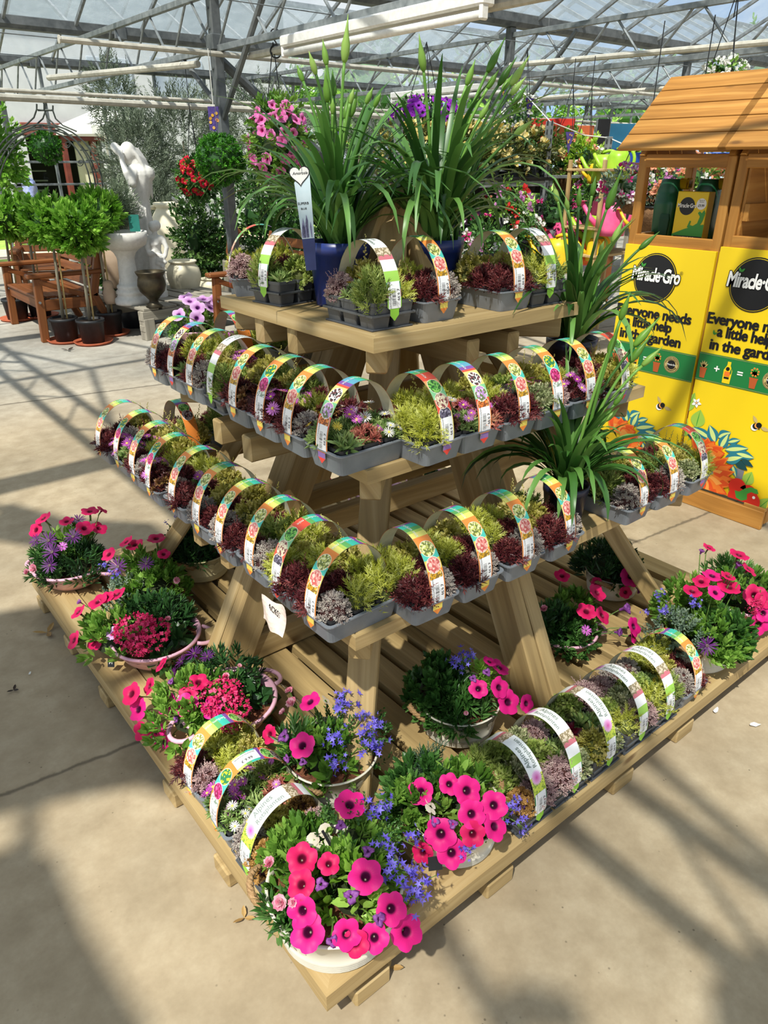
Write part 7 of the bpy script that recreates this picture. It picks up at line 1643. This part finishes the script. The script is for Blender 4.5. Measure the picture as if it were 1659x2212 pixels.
for k_, m_ in (('h', m_peach), ('i', m_wht2), ('j', m_redf), ('q', m_lilf), ('m', m_magf)): FLW[k_] = [rag(3, m_), rag(4, m_)]
MIXN = [0]
def bloom(px, py, depth_ref, rx, rz_, label, leaf, T, n, kinds, nf, fs, pot='pot', cat='potted plant', group=None, sc=(.6, 1.0), hang=None, name=None):
    c = at_depth(px, py, depth_ref); t = thing(name or ('hanging_basket' if pot == 'basket' else 'flower_pot'), label, 'hanging basket' if pot == 'basket' else cat, tuple(c), 0, group); MIXN[0] += 1; r = np.random.RandomState(200 + MIXN[0])
    e = MB(); sph(e, (0, 0, 0), rx * .5, rz_ * .5, 1, 12); leafball(e, T, int(n * 1.2), (0, 0, 0), rx, rz_, r, 0, sc, .6, .2); e.build('foliage', [leaf, m_f_dd], t)
    if pot == 'pot': e = MB(); e.lathe([(.001, -rz_ - .10), (rx * .5, -rz_ - .10), (rx * .68, -rz_ * .5), (rx * .6, -rz_ * .5), (.001, -rz_ * .6)], 20); e.build('pot', m_bpot, t, True)
    if pot == 'basket':
        e = MB(); e.lathe([(.001, -rz_ * 1.2), (rx * .35, -rz_ * 1.1), (rx * .72, -rz_ * .3), (rx * .66, -rz_ * .3)], 20); e.build('basket', m_bask, t, True)
        for k in range(3): a = k * 2.1; e = MB(); e.tube([(rx * .7 * math.cos(a), rx * .7 * math.sin(a), -.02), (0, 0, rz_ + .42)], .0035, 5); e.build('chain', m_chain, t)
        e = MB(); e.tube([(0, 0, rz_ + .42), (0, 0, 2.45 - c[2])], .004, 5); e.build('chain', m_chain, t)
    for i in range(nf):
        k = kinds[i % len(kinds)]; me = FLW[k][i % len(FLW[k])]; z = r.rand() * 1.5 - .5; a = math.atan2(-FWD[1], -FWD[0]) + (r.rand() - .5) * 3.6; rr = math.sqrt(max(0, 1 - z * z)); d = np.array([rr * math.cos(a), rr * math.sin(a), z]); o = link('flower', me, t, d * np.array([rx, rx, rz_]) * 1.08); v = d + np.array([-.15, -.2, .3]) + r.randn(3) * .25; o.rotation_euler = Vector(v).to_track_quat('Z', 'Y').to_euler(); s_ = fs * (.75 + .5 * r.rand()); o.scale = (s_,) * 3
    return t
GB = 'yellow begonias on the rack'; RD = (u2[0], RY + .3)
for i, px in enumerate((862, 905, 955, 1005, 1052, 1098, 1140, 1170)):
    D_ = (u1[0] + (u3[0] - u1[0]) * (px - 861) / 327, RY + .28); tt_ = bloom(px, 328 + (i % 3) * 6, D_, .19, .24, ['begonia under the purple petunias, first on the rack', 'begonia on the rack between the two left uprights', 'begonia just right of the second rack upright', 'begonia behind the upright green buds, fourth on the rack', 'begonia behind the thickest cluster of green buds', 'begonia on the rack left of the white strip light end', 'begonia with drying leaves, last but one on the rack', 'begonia on the rack touching the bunting upright'][i].replace('begonia', 'yellow begonia', 1), m_begl, SH_CLI, 60, 'y', 20 if i < 6 else 9, .046, group=GB, sc=(.6, .95))
bloom(918, 252, (u2[0], RY + .6), .30, .16, 'hanging basket of violet petunias above the yellow begonias', m_f_dk, SH_CLI, 60, 'v', 46, .045, 'basket', sc=(.5, .8))
bloom(1128, 262, (u3[0] - .3, RY + 1.2), .2, .22, 'hanging basket of small white flowers behind the green buds', m_f_mid, SH_CLI, 50, 'i', 26, .03, 'basket')
bloom(1222, 345, (6.0, 4.6), .24, .25, 'hanging basket of ferny green foliage and red flowers right of bunting upright', m_f_mid, SH_CLI, 110, 'jjh', 16, .03, 'basket')
bloom(1262, 342, (6.2, 4.2), .17, .2, 'hanging basket with trailing lime fern and orange flowers', m_fern, SH_CLI, 60, 'hhi', 14, .035, 'basket')
for i, (px, py, D_, rx, rz_, lf, kinds, nf, fs, lb) in enumerate([
    (1010, 460, (5.0, 4.6), .22, .2, m_f_mid, 'jqi', 10, .035, 'mixed red and white bedding pot below the yellow begonias'), (1085, 440, (5.0, 4.4), .24, .22, m_f_mid, 'qqj', 14, .04, 'lilac and red bedding pot right of tall green buds'), (1120, 500, (5.0, 4.3), .22, .18, m_f_dk, 'iij', 16, .04, 'white and red bedding pot on the lower shelf by the upright'), (1040, 520, (4.8, 4.2), .24, .2, m_f_dk, 'imq', 12, .04, 'pink and white bedding pot low behind the strap leaves'),
    (1215, 430, (6.4, 4.8), .3, .28, m_bay, '', 0, .03, 'glossy green shrub between the two right uprights'), (1195, 470, (5.6, 4.3), .22, .2, m_f_dd, 'm', 9, .035, 'dark bedding pot with few deep pink flowers near the bunting upright'), (1250, 455, (6.6, 4.8), .25, .3, m_bayd, '', 0, .03, 'dark green shrub behind the right upright'),
    (1300, 425, (6.0, 3.9), .25, .24, m_f_dk, 'mqm', 18, .032, 'pink flowered pot left of the hut corner post'), (1335, 420, (6.0, 3.7), .22, .2, m_f_mid, 'qm', 20, .032, 'lilac flowered pot right beside the hut corner post')]):
    bloom(px, py, D_, rx, rz_, lb, lf, SH_CLI, 70, kinds or 'q', nf, fs, group='bedding plants on the racks', sc=(.5, .85))
bloom(1385, 405, (5.2, 2.6), .30, .17, 'hanging basket of lilac and white petunias seen through the hut window', m_f_gy, SH_CLI, 100, 'qqiqm', 70, .03, 'basket', sc=(.4, .7)); bloom(1485, 392, (5.2, 2.3), .28, .17, 'hanging basket of peach and white petunias seen through the hut window', m_f_mid, SH_CLI, 100, 'hhi', 60, .032, 'basket', sc=(.4, .7))
c = at_depth(1432, 470, (5.2, 2.4)); t = thing('coir_planter', 'round brown coir planter behind the green bottles', 'planter', tuple(c)); e = MB(); e.lathe([(.001, -.18), (.12, -.16), (.2, 0), (.22, .08), (.2, .08)], 24); e.build('bowl', m_bask, t, True); e = MB(); e.tube([(.22 * math.cos(a), .22 * math.sin(a), .08) for a in np.linspace(0, 6.28, 24)], .006, 5); e.build('rim_wire', m_chain, t)
bloom(1565, 150, (5.5, 2.2), .14, .07, 'hanging basket of white flowers above the hut roof', m_f_mid, SH_CLI, 30, 'i', 22, .03, 'basket', sc=(.4, .6))
# bunting
m_flag = M_plain('purple_flag', '#3a2c6a', '#5a4890', 60, .8); m_flagf = M_leaf('flag_flower', '#d8a030', '#e6c060', '#d07a5a', .8, .1)
P = [on(x, y, 1, yy) for x, y, yy in ((1105, 175, RY + .9), (1142, 212, RY + .5), (1188, 262, RY), (1262, 292, RY - .15), (1316, 298, RY - .25), (1352, 314, RY - .4))]
t = thing('bunting', 'string of purple flowered pennants between the steel uprights and hut', 'bunting', tuple(P[0])); e = MB(); Q = [p - P[0] for p in P]; e.tube(Q, .005, 5); e.build('cord', m_white, t)
for i, (px, py, D_) in enumerate(((1145, 212, RY + .5), (1090, 190, RY + 1.0), (1232, 285, RY - .1), (1326, 322, RY - .3), (985, 268, RY + .2))):
    p = on(px, py, 1, D_) - P[0]; e = MB(); sv = np.array([.96, -.27, 0]); V = [p - sv * .05, p + sv * .05, p + np.array([0, 0, -.19])]; e.add(V + [q + np.array([.001, .004, 0]) for q in V], [[0, 2, 1], [3, 4, 5]]); r = np.random.RandomState(i)
    for k in range(7): f_ = p + sv * (r.rand() - .5) * .05 + np.array([0, -.003, -.02 - .11 * r.rand()]); e.add([f_ + np.array([.010 * math.cos(a), 0, .010 * math.sin(a)]) for a in np.linspace(0, 6.28, 7)[:-1]], [list(range(6))[::-1]], 1, (r.rand(), 0, 0))
    e.build('pennant', [m_flag, m_flagf], t)
for (px, py, D_, lb) in ((463, 258, (2.9, 5.9), 'purple flowered pennant hanging on the steel roof post above the topiary ball'), (740, 308, (4.3, 5.4), 'purple flowered pennant half hidden behind the first tall buds')):
    p = at_depth(px, py, D_) if px < 500 else on(px, py, 1, 5.98); t = thing('pennant', lb, 'bunting', tuple(p)); e = MB(); e.add([-SV * .05 + [0, 0, .1], SV * .05 + [0, 0, .1], SV * .02 + [0, 0, -.1], -SV * .05 + [0, 0, -.08]] , [[0, 3, 2, 1]]); r = np.random.RandomState(int(px))
    for k in range(8): f_ = TV * .004 + SV * (r.rand() - .5) * .07 + np.array([0, 0, r.rand() * .14 - .07]); e.add([f_ + SV * .014 * math.cos(a) + np.array([0, 0, .014 * math.sin(a)]) for a in np.linspace(0, 6.28, 7)[:-1]], [list(range(6))], 1, (r.rand(), 0, 0))
    o = e.build('flag', [m_flag, m_flagf], t); sm = o.modifiers.new('thick', 'SOLIDIFY'); sm.thickness = .002
    e = MB(); e.tube([np.array([0, 0, .1]), np.array([0, 0, 2.42 - p[2]])], .004, 5); e.build('ribbon', m_white, t)
# watering cans and toys
m_pinkpl = M_plain('pink_plastic', '#d8487c', '#e86a98', 8, .35); m_limepl = M_plain('lime_plastic', '#8ab828', '#a4cc3c', 8, .35); m_orpl = M_plain('orange_plastic', '#d85a1c', '#e87432', 8, .4); m_bluepl = M_plain('blue_board', '#1c4aa8', '#2858bc', 4, .6); m_redb = M_plain('red_board', '#b82418', '#cc3424', 4, .6); m_orb = M_plain('orange_board', '#b8562c', '#cc6a3c', 4, .7)
def can(px, py, D_, s_, m, label):
    c = at_depth(px, py, D_); t = thing('watering_can', label, 'watering can', tuple(c), R(20), 'toy watering cans'); e = MB(); e.lathe([(.001, -.10), (.085, -.10), (.09, -.06), (.08, .05), (.06, .09), (.05, .09), (.05, .05)], 20); e.v[-1] *= s_; e.build('body', m, t, True)
    e = MB(); e.tube([tuple(np.array(q) * s_) for q in ((0, .07, -.06), (0, .14, .0), (0, .20, .09))], [.022 * s_, .016 * s_, .012 * s_], 8); e.lathe([(.001, .0), (.035 * s_, .012)], 12, (0, .205 * s_, .09 * s_)); e.build('spout', m, t, True)
    e = MB(); e.tube([tuple(np.array((0, -.085 * math.cos(a) - .03, .085 * math.sin(a) + .03)) * s_) for a in np.linspace(-.9, 2.2, 12)], .012 * s_, 7); e.build('handle', m, t, True)
for i, (px, py, D_, s_, m, lb) in enumerate([(1302, 452, (5.6, 3.6), 1.2, m_pinkpl, 'pink toy can hanging left of hut, upper one'), (1322, 472, (5.4, 3.4), 1.4, m_pinkpl, 'pink toy can with white sticker beside the hut corner post'), (1305, 362, (5.8, 3.7), 1.2, m_limepl, 'lime green can on the rail below the bunting'), (1335, 355, (5.7, 3.5), 1.2, m_limepl, 'lime green can tight against the hut corner post'), (1288, 374, (5.9, 3.9), .9, m_ycap, 'small yellow can under the lime green cans'), (1296, 500, (5.4, 3.6), 1.5, m_limepl, 'big lime green can low behind the budded stems'), (1288, 538, (5.2, 3.6), 1.0, m_ycap, 'yellow can near the floor left of the hut'), (1382, 478, (5.4, 3.1), .9, m_ycap, 'yellow can seen low through the hut window'), (1218, 510, (5.6, 4.2), 1.5, m_pinkpl, 'pink toy can low by the bunting upright'), (1245, 535, (5.3, 4.0), 1.5, m_pinkpl, 'pink toy can low between the two right uprights'), (1205, 550, (5.0, 3.9), 1.5, m_ycap, 'long yellow can low behind the top shelf end'), (1262, 545, (5.2, 3.8), 1.0, m_orpl, 'orange can low between the two right uprights')]): can(px, py, D_, s_, m, lb)
def board(px, py, D_, wd, ht, m, label, name='sign_board', cat='sign', txt=None):
    c = at_depth(px, py, D_); t = thing(name, label, cat, tuple(c), YAW - math.pi / 2); e = MB(); e.box((0, 0, 0), (wd, .02, ht), b=.004); e.build('board', m, t)
    for s_ in (-1, 1): e = MB(); e.box((s_ * wd * .45, .03, -c[2] / 2 + ht * .25), (.035, .035, c[2] + ht * .5), b=.003); e.build('post', m_galv, t)
    if txt: V, F = text_geo(txt, ht * .45, ht * .01, .2); q = MB(); q.add([(p[0] + wd * .1, -.0115, p[1]) for p in V], F); q.build('lettering', m_flagf, t)
board(1172, 284, (9.0, 6.6), .9, .32, m_redb, 'red sign board behind the steel uprights', txt='Home'); board(1232, 300, (9.0, 6.0), .62, .32, m_orb, 'orange-brown board behind the ferny basket'); board(1468, 346, (8.6, 3.9), 1.35, .16, m_bluepl, 'blue board seen through the hut window'); board(1350, 295, (9.4, 5.2), .6, .3, M_plain('teal_board', '#1a5a78', '#246a8a', 4, .6), 'teal board just left of hut roof'); board(1302, 293, (7.0, 4.6), .13, .32, m_black, 'black pouch-like board hanging by the bunting cord')
t = thing('timber_planter', 'long timber planter beneath the blue board', 'planter', tuple(onz(1468, 450)), YAW - math.pi / 2); e = MB(); c = at_depth(1468, 366, (8.6, 3.9)); t.location = (c[0], c[1], 0); e.box((0, 0, c[2]), (1.5, .3, .14), b=.005); e.build('trough', m_bench, t)
for s_ in (-.7, .7): e = MB(); e.box((s_, 0, c[2] / 2), (.07, .2, c[2]), b=.004); e.build('leg', m_bench, t)
c = at_depth(1312, 478, (5.5, 3.5)); t = thing('toy_rack', 'pale wooden toy rack holding the pink and lime cans', 'rack', (c[0], c[1], 0)); e = MB()
for z in (c[2] - .28, c[2] - .05, c[2] + .42): e = MB(); e.box((.1, .1, z), (.75, .4, .02), b=.003); e.build('shelf', m_pine, t)
for a in (-.25, .45):
    for b in (-.08, .28): e = MB(); e.box((a, b, (c[2] + .5) / 2), (.03, .03, c[2] + .5), b=.003); e.build('post', m_pine, t)
# tables and stock far down the house
for i, (x, y, lb) in enumerate(((8.2, 7.6, 'long slatted sales table far behind the racks, left one'), (10.5, 6.2, 'long slatted sales table far behind the racks, middle one'), (12.5, 4.6, 'long slatted sales table far behind the hut window'))):
    t = thing('sales_table', lb, 'table', (x, y, 0), 0, 'far sales tables'); e = MB(); e.box((0, 0, .72), (2.6, 1.1, .05), b=.005); e.build('top', m_grey, t)
    for a in (-1.2, 1.2):
        for b in (-.45, .45): e = MB(); e.box((a, b, .35), (.07, .07, .7), b=.004); e.build('leg', m_grey, t)
    for k in range(7):
        p = (x - 1.1 + k * .37, y - .2 + .25 * (k % 2), .745 + .30); t2 = thing('flower_pot', ['red', 'white', 'lilac', 'peach', 'deep pink', 'red-and-white', 'pink-and-lilac'][k] + ' flowering pot on the ' + ['left', 'middle', 'farthest'][i] + ' far sales table', 'potted plant', p, 0, 'pots on the far sales tables'); r = np.random.RandomState(300 + i * 10 + k); q = MB(); sph(q, (0, 0, 0), .12, .12, 1, 10); leafball(q, SH_CLI, 40, (0, 0, 0), .18, .17, r, 0, (.5, .8), .6, .2); q.build('foliage', [m_f_mid, m_f_dd], t2); q = MB(); q.lathe([(.001, -.30), (.09, -.30), (.12, -.10), (.001, -.1)], 16); q.build('pot', m_bpot, t2)
        for j in range(12): d = r.randn(3); d /= np.linalg.norm(d); d[2] = abs(d[2]); o = link('flower', FLW['jiqhmjq'[k] if k < 5 else ('ji' if k == 5 else 'qm')[j % 2]][0], t2, d * .19); o.rotation_euler = Vector(d).to_track_quat('Z', 'Y').to_euler(); o.scale = (.04,) * 3
# trees outside beyond the end wall and the far gable
m_treel = M_leaf('sunlit_tree_leaf', '#5a8a2c', '#82b044', '#b0d46a', .5, .35)
SH_TREE = sprig_t(10, .5, .26, LEAF, 1.2, .4, .1, 41, 1.0)
for i, (x, y, z, rx, n, lb) in enumerate([(13.0, 24, 3.6, 2.8, 260, 'leafy tree outside behind the tall flower stems'), (17.5, 23, 3.4, 2.8, 260, 'leafy tree outside above the white-flowered basket'), (21, 19.5, 3.0, 2.6, 260, 'bright leafy tree outside between rack uprights'), (26.5, 17.5, 3.0, 2.6, 260, 'bright leafy tree outside left of the hut roof'), (27.5, 13, 3.2, 3.0, 260, 'leafy tree beyond the far gable, above the racks'), (29, 7.5, 3.2, 3.0, 260, 'leafy tree beyond the far gable, behind the bunting'), (30, 2.0, 3.2, 3.0, 240, 'leafy tree beyond the far gable, behind the hut')]):
    t = thing('tree', lb, 'tree', (x, y, -.03), 0, 'trees outside the greenhouse'); r = np.random.RandomState(400 + i); e = MB(); e.tube([(0, 0, 0), (.1, 0, z * .5), (0, 0, z)], [.18, .14, .1], 8); e.build('trunk', m_trunk, t); e = MB(); c = (0, 0, z); sph(e, c, rx * .6, rx * .55, 1, 14); leafball(e, SH_TREE, n, c, rx, rx * .85, r, 0, (.8, 1.4), .6, .2); e.build('crown', [m_treel, m_bayd], t)
# glazed gable at the far end
g = MB(); g.add([(XE, YS, .5), (XE, YN, .5), (XE, YN, ZG), (XE, YS, ZG)], [[0, 1, 2, 3]]); struct(g.build('window_2', m_clear)); g = MB()
y = YS
while y <= YN: g.box((XE, y, ZG / 2), (.06, .045, ZG), b=.004); y += .98
g.box((XE, (YS + YN) / 2, 1.5), (.03, YN - YS, .05), b=.004); g.box((XE, (YS + YN) / 2, .25), (.08, YN - YS, .5), b=.004); struct(g.build('trim_2', m_galv))

# litter on the concrete
def scrap(px, py, label, m, kind, sz, seed):
    p = onz(px, py, .002); t = thing(kind, label, 'litter', tuple(p), rs.rand() * 6); r = np.random.RandomState(seed); e = MB(); n = 9
    if kind == 'fallen_leaf':
        for k in range(3): e.inst(LEAF[0], LEAF[1], (frames(np.array([[math.cos(k * 2 + .3), math.sin(k * 2 + .3), .12]]), np.array([.2 * k]), np.array([sz])), np.array([[0, 0, .003]])), 0, None, r.rand(1))
    else: e.add([(sz * math.cos(a) * (.6 + .5 * r.rand()), sz * .45 * math.sin(a) * (.6 + .5 * r.rand()), .002 + .006 * r.rand()) for a in np.linspace(0, 6.28, n)[:-1]], [list(range(n - 1))])
    o = e.build('leaf_blade' if kind == 'fallen_leaf' else 'scrap', m, t); o.modifiers.new('thick', 'SOLIDIFY').thickness = .0008
m_dry = M_leaf('dry_leaf', '#8a6a3c', '#a8854f', '#c4a46a', .8, .1); m_drk = M_leaf('dark_dead_leaf', '#2c221a', '#40332a', None, .8, 0)
scrap(103, 1368, 'curled dry leaf on the concrete beside the shaded deck edge', m_dry, 'fallen_leaf', .05, 1); scrap(30, 1492, 'small dark dead leaf on the shaded concrete', m_drk, 'fallen_leaf', .022, 2); scrap(528, 1985, 'tan dry leaf on the floor by the front bench-side deck edge', m_dry, 'fallen_leaf', .028, 3)
scrap(843, 2092, 'brown dry leaf on the floor beneath the front deck corner', m_dry, 'fallen_leaf', .03, 4); scrap(1630, 1567, 'white paper scrap on the concrete near the picture edge', m_white, 'paper_scrap', .022, 5); scrap(1545, 1536, 'thin white paper sliver on the concrete by the deck', m_white, 'paper_scrap', .016, 6); scrap(65, 1456, 'tiny white paper scrap on the shaded concrete', m_white, 'paper_scrap', .010, 7)
scrap(147, 757, 'dead leaf on the concrete in front of the bay trees', m_drk, 'fallen_leaf', .06, 8)
